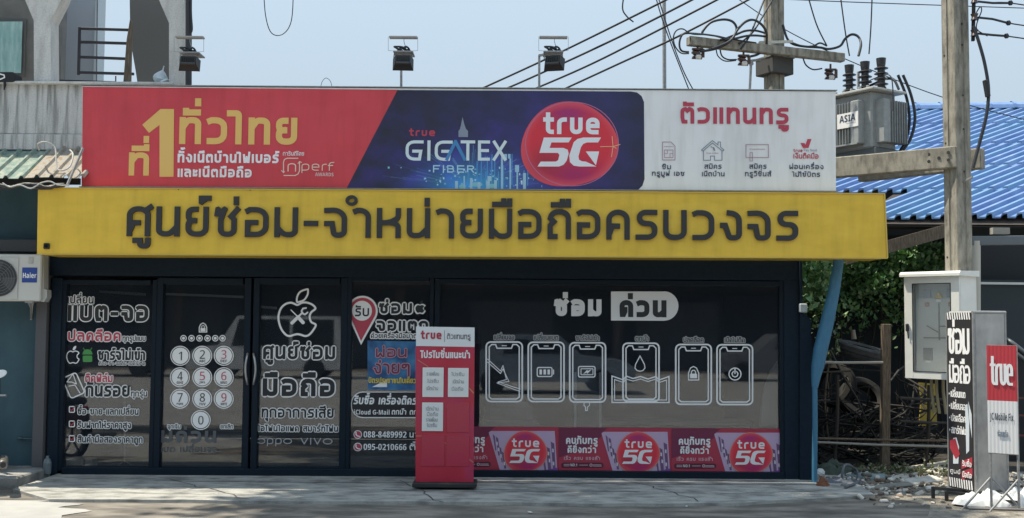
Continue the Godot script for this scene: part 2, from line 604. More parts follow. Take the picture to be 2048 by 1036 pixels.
func materials():
	var fine := noise(11, 0.05, 5, [[0.0, 0.72, 0.72, 0.72], [0.5, 0.92, 0.92, 0.92], [1.0, 1.0, 1.0, 1.0]], 512)
	var grit := noise(12, 0.09, 4, [], 512)
	M.fine = fine
	M.grit = grit
	M.concrete = rough_mat(noise(1, 0.008, 5, [[0.0, 0.13, 0.13, 0.12], [0.4, 0.25, 0.25, 0.24], [0.6, 0.33, 0.325, 0.31], [1.0, 0.42, 0.415, 0.40]]), Vector3(0.5, 0.5, 0.5), 0.92, grit, 0.25, fine, 2.3)
	M.slab = rough_mat(noise(2, 0.012, 5, [[0.0, 0.17, 0.17, 0.157], [0.38, 0.33, 0.325, 0.303], [0.55, 0.41, 0.404, 0.376], [1.0, 0.52, 0.51, 0.475]]), Vector3(0.35, 0.35, 0.55), 0.93, grit, 0.3, fine, 2.0)
	M.road = rough_mat(noise(3, 0.014, 5, [[0.0, 0.085, 0.077, 0.067], [0.4, 0.155, 0.140, 0.122], [0.55, 0.215, 0.192, 0.165], [0.7, 0.27, 0.243, 0.21], [1.0, 0.34, 0.305, 0.265]]), Vector3(0.13, 0.13, 0.34), 0.95, grit, 0.5, fine, 3.1)
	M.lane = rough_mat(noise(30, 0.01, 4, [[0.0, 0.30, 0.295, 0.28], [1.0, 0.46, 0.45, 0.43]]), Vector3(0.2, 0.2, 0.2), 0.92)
	M.dirt = rough_mat(noise(4, 0.02, 5, [[0.0, 0.11, 0.097, 0.08], [0.5, 0.27, 0.24, 0.20], [1.0, 0.40, 0.365, 0.31]]), Vector3(0.6, 0.6, 0.6), 0.97, grit, 1.5, fine, 4.0)
	M.stained = rough_mat(noise(5, 0.011, 5, [[0.0, 0.20, 0.20, 0.19], [0.34, 0.40, 0.395, 0.385], [0.5, 0.60, 0.59, 0.575], [1.0, 0.70, 0.69, 0.68]]), Vector3(1.7, 0.11, 1.7), 0.9, grit, 0.12, fine, 1.7)
	M.column = rough_mat(noise(6, 0.01, 4, [[0.0, 0.50, 0.49, 0.475], [0.5, 0.66, 0.65, 0.63], [1.0, 0.74, 0.73, 0.71]]), Vector3(1.0, 0.35, 1.0), 0.88, grit, 0.08, fine, 1.5)
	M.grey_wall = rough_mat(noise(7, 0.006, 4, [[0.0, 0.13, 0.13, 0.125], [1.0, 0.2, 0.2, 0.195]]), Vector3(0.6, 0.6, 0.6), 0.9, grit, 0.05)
	M.teal_wall = rough_mat(noise(8, 0.01, 4, [[0.0, 0.030, 0.072, 0.096], [1.0, 0.046, 0.102, 0.130]]), Vector3(0.5, 0.3, 0.5), 0.75, grit, 0.05)
	M.pole = rough_mat(noise(9, 0.012, 5, [[0.0, 0.11, 0.102, 0.088], [0.4, 0.24, 0.224, 0.19], [0.55, 0.31, 0.29, 0.245], [1.0, 0.42, 0.395, 0.34]]), Vector3(1.8, 0.5, 1.8), 0.93, grit, 0.2, fine, 2.7)
	M.rust_sheet = rough_mat(noise(10, 0.016, 5, [[0.0, 0.10, 0.07, 0.05], [0.38, 0.32, 0.25, 0.18], [0.5, 0.44, 0.37, 0.29], [0.6, 0.30, 0.30, 0.285], [1.0, 0.36, 0.36, 0.35]]), Vector3(1.2, 1.2, 1.2), 0.85, grit, 0.1, fine, 3.0)
	M.green_sheet = rough_mat(noise(13, 0.016, 5, [[0.0, 0.10, 0.16, 0.14], [0.5, 0.20, 0.29, 0.25], [0.62, 0.34, 0.36, 0.29], [1.0, 0.42, 0.42, 0.36]]), Vector3(1.0, 1.0, 1.0), 0.8, grit, 0.1, fine, 3.0)
	M.wood = rough_mat(noise(14, 0.02, 5, [[0.0, 0.07, 0.05, 0.035], [0.5, 0.15, 0.115, 0.085], [1.0, 0.26, 0.21, 0.165]]), Vector3(5.0, 0.5, 5.0), 0.9, grit, 0.2)
	M.yellow = rough_mat(noise(15, 0.006, 4, [[0.0, 0.70, 0.455, 0.045], [0.5, 0.77, 0.50, 0.052], [1.0, 0.82, 0.535, 0.06]]), Vector3(0.4, 0.8, 0.4), 0.55, grit, 0.02)
	M.red_print = rough_mat(noise(16, 0.005, 3, [[0.0, 0.60, 0.055, 0.072], [1.0, 0.68, 0.066, 0.086]]), Vector3(0.3, 0.5, 0.3), 0.6)
	M.white_print = rough_mat(noise(17, 0.005, 4, [[0.0, 0.70, 0.70, 0.70], [0.5, 0.78, 0.78, 0.78], [1.0, 0.82, 0.82, 0.82]]), Vector3(0.4, 0.3, 0.4), 0.6)
	M.black_wall = rough_mat(noise(18, 0.02, 4, [[0.0, 0.012, 0.021, 0.034], [1.0, 0.017, 0.028, 0.044]]), Vector3(1, 1, 1), 0.5, grit, 0.03)
	var streak := noise(78, 0.02, 4, [[0.0, 0.88, 0.87, 0.85], [0.42, 0.965, 0.965, 0.96], [0.6, 1.0, 1.0, 1.0], [1.0, 1.0, 1.0, 1.0]], 512)
	var dents := noise(77, 0.006, 3, [], 512)
	for m in [M.yellow, M.red_print, M.white_print]:
		m.heightmap_enabled = true
		m.heightmap_texture = dents
		m.heightmap_scale = 0.9
		m.detail_enabled = true
		m.detail_blend_mode = BaseMaterial3D.BLEND_MODE_MUL
		m.detail_albedo = streak
		m.detail_uv_layer = BaseMaterial3D.DETAIL_UV_2
		m.uv2_triplanar = true
		m.uv2_world_triplanar = true
		m.uv2_scale = Vector3(0.55, 0.07, 0.55)
		m.roughness = 0.42
	M.frame = plain(0.010, 0.018, 0.029, 0.45)
	M.frame.metallic_specular = 0.25
	M.black_wall.metallic_specular = 0.2
	M.vinyl = plain(0.84, 0.84, 0.85, 0.5)
	M.vinyl_grey = plain(0.40, 0.41, 0.42, 0.5)
	M.black = plain(0.014, 0.016, 0.022, 0.5)
	M.letter = plain(0.028, 0.028, 0.03, 0.6)
	M.dark = plain(0.02, 0.02, 0.022, 0.6)
	M.gold = plain(0.80, 0.50, 0.15, 0.55)
	M.red_ink = plain(0.50, 0.055, 0.09, 0.55)
	M.navy_ink = plain(0.03, 0.05, 0.09, 0.55)
	M.pink_line = plain(0.42, 0.26, 0.32, 0.6)
	M.grey_line = plain(0.20, 0.24, 0.30, 0.6)
	M.steel = plain(0.42, 0.42, 0.42, 0.35, 0.85)
	M.galv = rough_mat(noise(19, 0.03, 4, [[0.0, 0.26, 0.26, 0.26], [1.0, 0.42, 0.42, 0.42]]), Vector3(1, 1, 1), 0.55)
	M.galv.metallic = 0.5
	M.cable = plain(0.02, 0.024, 0.032, 0.5)
	M.cabinet = rough_mat(noise(20, 0.01, 4, [[0.0, 0.68, 0.68, 0.64], [1.0, 0.78, 0.78, 0.74]]), Vector3(1, 1, 1), 0.45)
	M.cabinet_in = plain(0.45, 0.46, 0.43, 0.6)
	M.trafo = rough_mat(noise(21, 0.02, 4, [[0.0, 0.22, 0.24, 0.25], [1.0, 0.33, 0.345, 0.35]]), Vector3(1, 1, 1), 0.5)
	M.porcelain = plain(0.05, 0.032, 0.028, 0.25)
	M.blue_pipe = rough_mat(noise(22, 0.02, 4, [[0.0, 0.035, 0.14, 0.245], [1.0, 0.05, 0.19, 0.31]]), Vector3(2, 0.7, 2), 0.5)
	M.rubber = plain(0.018, 0.018, 0.019, 0.8)
	M.white_paint = plain(0.70, 0.70, 0.68, 0.5)
	M.paper = plain(0.74, 0.74, 0.72, 0.8)
	var g := StandardMaterial3D.new()
	g.albedo_color = Color(lin(0.02, 0.033, 0.05), 0.2)
	g.transparency = BaseMaterial3D.TRANSPARENCY_ALPHA
	g.roughness = 0.02
	g.metallic_specular = 0.5
	M.glass = g
	var fl := g.duplicate()
	fl.albedo_color = Color(lin(0.02, 0.03, 0.045), 0.12)
	M.film = fl
	var c := StandardMaterial3D.new()
	c.albedo_color = Color(0.9, 0.95, 0.95, 0.06)
	c.transparency = BaseMaterial3D.TRANSPARENCY_ALPHA
	c.roughness = 0.04
	M.clear = c

func ground():
	var b := MB.new()
	b.quad(Vector3(-60, -0.03, 60), Vector3(60, -0.03, 60), Vector3(60, -0.03, -60), Vector3(-60, -0.03, -60))
	struct("road", b, M.road)
	b = MB.new()
	b.quad(Vector3(-60, -0.022, 27), Vector3(60, -0.022, 27), Vector3(60, -0.022, 6.2), Vector3(-60, -0.022, 6.2))
	struct("bounce_lane", b, M.lane)  # unseen pale strip added to bounce sunlight onto the facade
	# the concrete apron in front of the shop, with a broken front edge
	b = MB.new()
	var pts := PackedVector2Array()
	var xs := -4.55
	while xs <= 3.9:
		pts.append(Vector2(xs, -(1.86 + 0.03 * sin(xs * 2.1) + rng.randf_range(-0.025, 0.025) - maxf(0.0, xs - 2.2) * 0.42)))
		xs += 0.22
	pts.append(Vector2(3.95, 0.6)); pts.append(Vector2(-5.2, 0.6)); pts.append(Vector2(-5.2, -1.2))
	b.poly(pts, -0.12, 0.0, Transform3D(Basis(Vector3.RIGHT, Vector3(0, 0, -1), Vector3.UP), Vector3.ZERO))
	struct("pavement", b, M.slab)
	# thin worn screed patches on the apron
	b = MB.new()
	for q in [[-4.1, 0.35, 0.9, 0.1], [-2.4, 0.5, 1.4, 0.12], [-1.1, 0.3, 0.7, 0.14], [1.4, 0.45, 1.9, 0.13], [0.1, 1.1, 1.3, 0.1], [2.2, 0.25, 0.8, 0.09]]:
		var e := PackedVector2Array()
		for k in 22:
			var a := TAU * k / 22.0
			var rr := 1.0 + rng.randf_range(-0.2, 0.2)
			e.append(Vector2(q[0] + cos(a) * q[2] * rr, -(q[1] + sin(a) * q[3] * rr)))
		b.poly(e, 0.004, 0.004, Transform3D(Basis(Vector3.RIGHT, Vector3(0, 0, -1), Vector3.UP), Vector3.ZERO))
	struct("pavement_patch", b, M.concrete)
	# cracks, and two white flecks standing in for sun spots on the road
	for q in [[-3.9, 0.3, -2.6, 1.8], [-1.2, 0.4, -0.7, 1.85], [1.3, 0.2, 1.9, 1.7], [-5.0, 1.35, -3.0, 1.5], [2.2, 1.2, 3.6, 0.9]]:
		b = MB.new()
		var cr := PackedVector2Array()
		for k in 12:
			var f := k / 11.0
			cr.append(Vector2(lerpf(q[0], q[2], f) + rng.randf_range(-0.04, 0.04), -lerpf(q[1], q[3], f) + rng.randf_range(-0.04, 0.04)))
		b.stroke(cr, 0.011, 0.005, 0.005, false, false, Transform3D(Basis(Vector3.RIGHT, Vector3(0, 0, -1), Vector3.UP), Vector3.ZERO))
		struct("pavement_crack", b, plain(0.05, 0.05, 0.047, 0.95))
	for q in [[1060, 1024, 0.5, "left, larger fleck"], [1373, 1012, 0.35, "right, smaller fleck"]]:
		b = MB.new()
		var at := G(q[0], q[1], -0.018)
		b.box(at, Vector3(0.11, 0.012, 0.06) * q[2], Basis(Vector3.UP, q[2] * 4.0), 0.003)
		single("sun_fleck", "white fleck added as a spot of sunlight on the road, the " + q[3], "fleck", b, M.paper)
	# bare earth to the right of the shop
	b = MB.new()
	var d := PackedVector2Array([Vector2(3.7, 30), Vector2(3.7, -0.9), Vector2(3.95, -1.25), Vector2(4.2, -1.7), Vector2(4.0, -2.2), Vector2(3.7, -2.8), Vector2(3.9, -3.6), Vector2(9, -3.9), Vector2(40, -4.0), Vector2(40, 30)])
	b.poly(d, -0.026, -0.026, Transform3D(Basis(Vector3.RIGHT, Vector3(0, 0, -1), Vector3.UP), Vector3.ZERO))
	struct("ground", b, M.dirt)
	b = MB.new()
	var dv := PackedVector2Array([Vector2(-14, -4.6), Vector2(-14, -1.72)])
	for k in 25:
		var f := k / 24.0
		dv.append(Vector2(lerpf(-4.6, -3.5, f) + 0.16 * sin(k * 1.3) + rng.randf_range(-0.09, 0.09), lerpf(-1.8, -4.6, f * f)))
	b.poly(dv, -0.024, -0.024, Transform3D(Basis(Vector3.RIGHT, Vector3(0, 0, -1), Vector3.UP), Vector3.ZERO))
	struct("sunlit_patch", b, M.lane)  # pale ground patch painted in for sunlight on the road
	# raised plinth before the teal wall
	b = MB.new()
	b.box(Vector3(-6.6, -0.04, 0.45), Vector3(2.65, 0.24, 1.0), Basis.IDENTITY, 0.015)
	b.box(Vector3(-6.5, -0.11, 1.2), Vector3(2.8, 0.16, 0.5), Basis.IDENTITY, 0.015)
	struct("pavement_step", b, M.concrete)

func shop():
	var s := thing("shop_building", "black fronted phone repair shop with glass doors and a wide window", "shop", Vector3(0, 0, 0))
	var zg := 0.0
	var b := MB.new()
	b.box(Vector3(-1.05, -0.06, -2.0), Vector3(8.6, 0.11, 4.0))
	part(s, "floor", b, plain(0.2, 0.2, 0.2, 0.5))
	b = MB.new()
	b.box(Vector3(-1.05, 2.75, -2.05), Vector3(8.7, 0.12, 4.1))
	part(s, "ceiling", b, plain(0.18, 0.18, 0.18, 0.9))
	b = MB.new()
	b.box(Vector3(-1.05, 1.35, -4.06), Vector3(8.6, 2.7, 0.12))
	b.box(Vector3(-5.41, 1.35, -2.0), Vector3(0.12, 2.7, 4.24))
	b.box(Vector3(3.27, 1.35, -2.0), Vector3(0.1, 2.7, 4.0))
	part(s, "wall", b, plain(0.10, 0.10, 0.11, 0.9))
	b = MB.new()
	b.box(Vector3(-1.05, 3.05, -2.05), Vector3(8.7, 0.5, 4.0))
	part(s, "roof", b, M.dark)
	# front: lintel, end wall, pillar, threshold
	b = MB.new()
	rect(b, 96, 500, 1600, 556, -0.12, 0.075, 0.006)
	part(s, "lintel", b, M.black_wall)
	b = MB.new()
	rect(b, 97, 556, 119, 952, -0.12, 0.07, 0.006)
	part(s, "front_wall", b, M.black_wall)
	b = MB.new()
	rect(b, 1569, 556, 1601, 976, -0.12, 0.07, 0.006)
	part(s, "front_wall", b, M.black_wall)
	b = MB.new()
	var pil := [[1600, 512], [1604, 512], [1606, 625], [1622, 640], [1630, 980], [1600, 980]]
	flat(b, pil, -0.3, 0.12)
	part(s, "pillar", b, M.black_wall)
	b = MB.new()
	rect(b, 122, 940, 1570, 955, -0.1, 0.085, 0.006)
	part(s, "threshold", b, M.frame)
	# fixed window frames and panes
	for w in [[119, 310, 560, 942, 9], [693, 866, 554, 944, 8], [868, 1570, 560, 952, 10]]:
		var f := MB.new()
		var k: float = w[4]
		rect(f, w[0], w[2], w[0] + k, w[3], -0.05, 0.05, 0.004)
		rect(f, w[1] - k, w[2], w[1], w[3], -0.05, 0.05, 0.004)
		rect(f, w[0] + k, w[2], w[1] - k, w[2] + k, -0.05, 0.045, 0.004)
		rect(f, w[0] + k, w[3] - k * 0.8, w[1] - k, w[3], -0.05, 0.045, 0.004)
		var p := part(s, "window", f, M.frame)
		var gl := MB.new()
		rect(gl, w[0] + k - 2, w[2] + k - 2, w[1] - k + 2, w[3] - k * 0.8 + 2, -0.008, 0.0)
		part(p, "pane", gl, M.glass)
		gl = MB.new()
		rect(gl, w[0] + k - 2, w[2] + k - 2, w[1] - k + 2, w[3] - k * 0.8 + 2, -0.022, -0.014)
		part(p, "tint_film", gl, M.film)
	# two swing doors
	for d in [[306, 502, 0], [500, 696, 1]]:
		var f := MB.new()
		rect(f, d[0] + 4, 556, d[0] + 16, 945, -0.05, 0.055, 0.005)
		rect(f, d[1] - 16, 556, d[1] - 3, 945, -0.05, 0.055, 0.005)
		rect(f, d[0] + 16, 556, d[1] - 16, 569, -0.05, 0.05, 0.005)
		rect(f, d[0] + 16, 934, d[1] - 16, 945, -0.05, 0.05, 0.005)
		var p := part(s, "door", f, M.frame)
		var gl := MB.new()
		rect(gl, d[0] + 14, 567, d[1] - 14, 936, -0.008, 0.0)
		part(p, "pane", gl, M.glass)
		gl = MB.new()
		rect(gl, d[0] + 14, 567, d[1] - 14, 936, -0.022, -0.014)
		part(p, "tint_film", gl, M.film)
		var hx := 494.0 if d[2] == 0 else 508.0
		var bend := -4.5 if d[2] == 0 else 4.5
		var h := MB.new()
		var hp := []
		for k in 13:
			var t := k / 12.0
			var q := W(hx + (0.0 if d[2] == 0 else 0.0) + bend * sin(t * PI) - bend * 0.3, 707 + 62 * t, 0.07 + 0.05 * sin(t * PI) ** 0.4)
			hp.append(q)
		h.tube(hp, 0.013, 8)
		part(p, "handle", h, M.steel)
	# inside, seen dimly through the glass
	var lampm := plain(0.7, 0.7, 0.7, 0.5)
	b = MB.new()
	for q in [[330, 486, 588, 594], [516, 552, 613, 616], [200, 290, 583, 589]]:
		b.bar(W(q[0], q[2], -1.3), W(q[1], q[3], -1.0), 0.03, 0.03)
	part(s, "ceiling_tube", b, lampm)
	var ct := thing("display_counter", "glass topped display counter behind the wide shop window", "counter", Vector3(0.6, 0, -1.2))
	b = MB.new()
	rect(b, 1190, 850, 1500, 960, -1.6, -1.1, 0.01)
	part(ct, "base", b, plain(0.1, 0.1, 0.1, 0.5))
	b = MB.new()
	rect(b, 1184, 844, 1506, 850, -1.65, -1.05)
	part(ct, "top", b, plain(0.3, 0.3, 0.3, 0.4))
	var cab := thing("glass_cabinet", "upright glass cabinet with white edges inside the wide window", "cabinet", W(1172, 950, -0.8))
	b = MB.new()
	for x in [1148.0, 1198.0]:
		rect(b, x, 745, x + 5, 905, -0.72, -0.69)
	part(cab, "frame", b, plain(0.8, 0.85, 0.9, 0.4))
	b = MB.new()
	rect(b, 1152, 748, 1199, 905, -1.0, -0.74)
	part(cab, "body", b, plain(0.12, 0.16, 0.2, 0.3))
	b = MB.new()
	flat(b, [[1520, 853], [1526, 790], [1540, 745], [1556, 722], [1560, 730], [1560, 853]], -0.3, -0.24)
	single("leaning_board", "curved white board leaning inside the window's lower right corner", "board", b, plain(0.5, 0.5, 0.5, 0.6))
	b = MB.new()
	rect(b, 132, 918, 166, 944, -0.45, -0.2, 0.004)
	var wb := single("white_box", "larger cream box on the floor behind the leftmost pane", "box", b, plain(0.8, 0.76, 0.66, 0.7))
	b = MB.new()
	rect(b, 170, 918, 184, 944, -0.4, -0.22, 0.004)
	single("white_box", "small cream box right of the larger box behind the leftmost pane", "box", b, plain(0.8, 0.76, 0.66, 0.7))
	var st := thing("stand_pole", "slim chrome tripod stand behind the leftmost pane", "stand", W(250, 935, -0.5))
	b = MB.new()
	b.tube([W(250, 790, -0.5), W(249, 925, -0.5)], 0.011, 8)
	part(st, "pole", b, plain(0.7, 0.7, 0.7, 0.3))
	for q in [[236, 930, -0.4], [263, 930, -0.4], [249, 928, -0.65]]:
		b = MB.new()
		b.tube([W(249, 922, -0.5), W(q[0], q[1], q[2])], 0.008, 6)
		part(st, "leg", b, plain(0.7, 0.7, 0.7, 0.3))
	var sf := thing("sofa", "dark grey padded sofa back inside the wide window", "sofa", W(1010, 900, -0.6))
	b = MB.new()
	rect(b, 968, 805, 1066, 850, -0.75, -0.5, 0.07)
	part(sf, "backrest", b, plain(0.3, 0.29, 0.3, 0.8))
	b = MB.new()
	rect(b, 955, 842, 1080, 930, -0.95, -0.35, 0.06)
	part(sf, "seat", b, plain(0.25, 0.24, 0.25, 0.8))

func navy_art() -> ImageTexture:
	var w := 640
	var h := 192
	var im := Image.create(w, h, false, Image.FORMAT_RGB8)
	var r := RandomNumberGenerator.new()
	r.seed = 5
	var nz := FastNoiseLite.new()
	nz.seed = 3
	nz.frequency = 0.012
	for y in h:
		for x in w:
			var fx := float(x) / w
			var fy := float(y) / h
			var n := nz.get_noise_2d(x, y * 1.5)
			var glow := exp(-(pow((fx - 0.42) * 3.4, 2) + pow((fy - 1.02) * 1.9, 2)))
			var purple := exp(-(pow((fx - 0.35) * 2.2, 2) + pow((fy - 0.95) * 1.6, 2)))
			var c := Color(0.155, 0.165, 0.25) + Color(0.05, 0.0, 0.17) * purple * (0.8 + n) + Color(0.06, 0.46, 0.50) * glow * glow * glow + Color(0.02, 0.02, 0.06) * n
			c += Color(0.05, 0.03, 0.14) * exp(-pow((fx - 0.72) * 4.0, 2))
			im.set_pixel(x, y, Color(clampf(c.r, 0, 1), clampf(c.g, 0, 1), clampf(c.b, 0, 1)))
	# rays and sparks of light printed round the middle of the lower edge
	for k in 90:
		var a := r.randf_range(PI * 1.02, PI * 1.98)
		var d0 := r.randf_range(20.0, 90.0)
		var d1 := d0 + r.randf_range(12.0, 70.0)
		var cc := Color(0.35, 0.3, 0.62).lerp(Color(0.45, 0.75, 0.85), r.randf())
		var d := d0
		while d < d1:
			var x := int(270 + cos(a) * d * 1.5)
			var y := int(186 + sin(a) * d * 0.55)
			if x > 0 and x < w and y > 0 and y < h:
				im.set_pixel(x, y, im.get_pixel(x, y).lerp(cc, 0.45 * (d - d0) / (d1 - d0)))
			d += 0.5
	for k in 90:
		var x := int(clampf(275 + r.randfn() * 75.0, 4, w - 10))
		var y := int(r.randf_range(148, 186))
		im.fill_rect(Rect2i(x, y, r.randi_range(1, 4), r.randi_range(1, 4)), Color(0.45, 0.75, 0.85).lerp(Color(0.8, 0.9, 0.95), r.randf()))
	for k in 14:
		var x := int(clampf(320 + r.randfn() * 60.0, 4, w - 10))
		im.fill_rect(Rect2i(x, r.randi_range(120, 160), 2, 60), Color(0.3, 0.6, 0.82))
	im.generate_mipmaps()
	return ImageTexture.create_from_image(im)

func blob_art() -> ImageTexture:
	var w := 160
	var im := Image.create(w, w, false, Image.FORMAT_RGB8)
	for y in w:
		for x in w:
			var p := Vector2(x - 80, y - 80) / 80.0
			var c := Color(0.85, 0.20, 0.26)
			c = c.lerp(Color(0.66, 0.18, 0.44), exp(-(pow((p.x + 0.05) * 2.2, 2) + pow((p.y + 0.72) * 4.5, 2))))
			c = c.lerp(Color(0.62, 0.14, 0.42), exp(-(pow((p.x - 0.1) * 1.7, 2) + pow((p.y - 0.72) * 3.2, 2))) * 0.8)
			c = c.lerp(Color(0.90, 0.38, 0.42), clampf((p.length() - 0.80) * 4.0, 0, 0.6))
			c = c.lerp(Color(0.58, 0.18, 0.26), exp(-pow((p - Vector2(-0.5, 0.45)).length() * 3.0, 2)) * 0.6)
			im.set_pixel(x, y, c)
	im.generate_mipmaps()
	return ImageTexture.create_from_image(im)

func printed(t: Texture2D, rough := 0.55) -> StandardMaterial3D:
	var m := StandardMaterial3D.new()
	m.albedo_texture = t
	m.roughness = rough
	return m

func art(mb: MB, list: Array, z: float):                # a flat print with its picture stretched over the outline
	var p := px_poly(list, z)
	var r := Rect2(p[0], Vector2.ZERO)
	for q in p: r = r.expand(q)
	mb.poly(p, z, z, Transform3D.IDENTITY, r)

func blob_px(cx: float, cy: float, rx: float, ry: float) -> Array:
	var out := []
	for i in 48:
		var a := TAU * i / 48
		var k := 1.0 + 0.035 * sin(a * 3.0 + 0.6) + 0.03 * sin(a * 2.0 + 2.2)
		out.append([cx + cos(a) * rx * k, cy + sin(a) * ry * k])
	return out

func five_g(mb: MB, x0: float, x1: float, y0: float, y1: float, z: float):
	var w := x1 - x0
	var h := y1 - y0
	var f := func(l): return l.map(func(p): return [x0 + p[0] * w, y0 + p[1] * h])
	# the figure 5 and the letter G, slanted, cut with straight ends
	flat(mb, f.call([[0.10, 0.0], [0.54, 0.0], [0.49, 0.17], [0.22, 0.17], [0.19, 0.36], [0.41, 0.36], [0.475, 0.42], [0.49, 0.55], [0.46, 0.80], [0.41, 0.94], [0.34, 1.0], [0.0, 1.0], [0.05, 0.83], [0.29, 0.83], [0.325, 0.78], [0.345, 0.6], [0.32, 0.53], [0.03, 0.53]]), z, z)
	flat(mb, f.call([[1.0, 0.0], [0.72, 0.0], [0.63, 0.05], [0.57, 0.16], [0.50, 0.62], [0.51, 0.85], [0.57, 0.97], [0.66, 1.0], [0.93, 1.0], [0.76, 0.83], [0.70, 0.82], [0.655, 0.77], [0.645, 0.65], [0.685, 0.33], [0.72, 0.22], [0.78, 0.17], [0.955, 0.17]]), z, z)
	flat(mb, f.call([[0.76, 0.48], [0.97, 0.48], [0.92, 0.96]]), z + 0.0003, z + 0.0003)

func billboard():
	var z := 0.60
	var t := thing("billboard", "long red, navy and white advertising board above the yellow sign", "billboard", W(918, 380, z))
	var b := MB.new()
	flat(b, [[165, 172], [1671, 183], [1672, 382], [163, 373]], z - 0.13, z)
	part(t, "board", b, M.white_print)
	b = MB.new()
	for e in [[165, 172, 1671, 183], [163, 375, 1672, 384]]:
		b.bar(W(e[0], e[1], z - 0.06), W(e[2], e[3], z - 0.06), 0.15, 0.009)
	part(t, "frame", b, M.galv)
	b = MB.new()
	flat(b, [[165.5, 173.5], [797, 179.5], [697, 375.5], [163.5, 372.5]], z + 0.002, z + 0.002)
	part(t, "red_print", b, M.red_print)
	b = MB.new()
	art(b, [[795, 180], [1262, 183], [1274, 185], [1283, 192], [1288, 204], [1289, 358], [1285, 371], [1277, 379], [1266, 381], [693, 377]], z + 0.004)
	part(t, "navy_print", b, printed(navy_art()))
	var z1 := z + 0.0065
	# red field
	b = MB.new()
	write(b, "ที่", 257, 297.5, 304, 351, z1, 0.24)
	write(b, "ทั่วไทย", 358, 594, 233, 288, z1, 0.23)
	flat(b, [[284.5, 249.5], [321, 218], [348, 218], [347, 353.5], [319, 353.5], [319, 250], [298, 266]], z1, z1)
	part(t, "lettering", b, M.gold)
	b = MB.new()
	write(b, "ทั้งเน็ตบ้านไฟเบอร์", 355, 557, 307, 325, z1, 0.24)
	write(b, "และเน็ตมือถือ", 355, 503, 337, 354, z1, 0.24)
	write(b, "การันตีโดย", 566, 608, 304, 311, z1, 0.16)
	part(t, "lettering", b, plain(0.86, 0.82, 0.84, 0.55))
	b = MB.new()
	line(b, [[596, 316.5], [574, 316.5], [569, 319], [567, 324], [567, 345]], 2.0, z1)
	line(b, [[563, 341], [567, 345.5], [569, 343]], 1.6, z1 + 0.0003)
	line(b, [[568, 351], [590, 351], [596, 348], [599, 342], [599, 324]], 2.0, z1 + 0.0006)
	line(b, [[596, 327], [599, 323], [603, 325]], 1.6, z1 + 0.0009)
	write(b, "n", 575, 592, 326, 343, z1, 0.13)
	write(b, "perf", 603, 667, 327, 341, z1, 0.13)
	part(t, "emblem", b, plain(0.80, 0.62, 0.52, 0.55))
	latin(t, "AWARDS", 630, 667, 345, 352.5, z1, plain(0.74, 0.5, 0.5, 0.55))
	# navy field
	b = MB.new()
	write(b, "true", 819, 870, 260, 272, z1, 0.26)
	part(t, "lettering", b, M.red_ink)
	b = MB.new()
	write(b, "GIG", 811, 905, 280, 321, z1, 0.15)
	write(b, "TEX", 921, 1013, 280, 321, z1, 0.15)
	part(t, "lettering", b, plain(0.66, 0.76, 0.80, 0.4))
	b = MB.new()
	line(b, [[894, 318], [911, 283], [929, 318]], 6.5, z1 + 0.001, false, false)
	part(t, "lettering", b, plain(0.06, 0.24, 0.5, 0.4))
	b = MB.new()
	write(b, "FIBER", 866, 948, 330, 345, z1, 0.16)
	part(t, "lettering", b, plain(0.42, 0.68, 0.82, 0.4))
	b = MB.new()                                       # the printed temple spire over the name
	flat(b, [[925, 234], [929, 250], [932, 258], [936, 262], [936, 274], [917, 274], [917, 262], [920, 258], [922, 250]], z1, z1)
	part(t, "spire_print", b, plain(0.24, 0.28, 0.36, 0.5))
	b = MB.new()                                       # printed city lights along the lower edge
	for q in [[1002, 312, 1006, 378], [1008, 308, 1014, 318], [1016, 308, 1021, 317], [1019, 317, 1022, 378], [1030, 330, 1038, 344], [1033, 344, 1036, 378], [975, 352, 983, 362], [972, 362, 980, 378], [940, 356, 945, 378], [988, 360, 994, 378], [910, 362, 916, 378], [1046, 346, 1052, 378], [955, 364, 961, 378], [927, 352, 930, 378]]:
		flat(b, [[q[0], q[1]], [q[2], q[1]], [q[2], q[3]], [q[0], q[3]]], z1, z1)
	part(t, "city_print", b, plain(0.34, 0.55, 0.72, 0.5))
	b = MB.new()
	for q in [[952, 371, 26], [985, 374, 18], [925, 375, 14]]:
		flat(b, ring_px(q[0], q[1] - 2, q[2] * 0.5, 20, 4.5), z1 - 0.001, z1 - 0.001)
	part(t, "city_print", b, plain(0.22, 0.52, 0.62, 0.5))
	b = MB.new()
	art(b, blob_px(1138, 290, 95, 87), z1)
	part(t, "red_disc", b, printed(blob_art()))
	b = MB.new()
	line(b, ring_px(1144, 288, 93, 48, 84), 1.6, z1 + 0.0012, true)
	part(t, "disc_ring", b, plain(0.50, 0.16, 0.30, 0.5))
	b = MB.new()
	write(b, "true", 1088, 1199, 234, 268, z1 + 0.002, 0.26)
	five_g(b, 1075, 1202, 275, 333, z1 + 0.002)
	part(t, "lettering", b, plain(0.80, 0.80, 0.84, 0.5))
	b = MB.new()
	for k in 5:
		var a := k * 1.35 + 0.4
		line(b, [[1226, 293], [1226 + cos(a) * (7 + 9 * (k % 3)), 293 + sin(a) * (9 + 12 * (k % 2))]], 1.3, z1 + 0.002 + k * 0.0002)
	part(t, "spark_print", b, plain(0.80, 0.50, 0.28, 0.5))
	# white field
	b = MB.new()
	write(b, "ตัวแทนทรู", 1361, 1577, 213.5, 247, z1, 0.23)
	part(t, "lettering", b, plain(0.46, 0.05, 0.09, 0.55))
	b = MB.new()
	write(b, "ซิม", 1324, 1342, 330, 338.5, z1, 0.2)
	write(b, "ทรูมูฟ เอช", 1304, 1369, 343, 351.5, z1, 0.2)
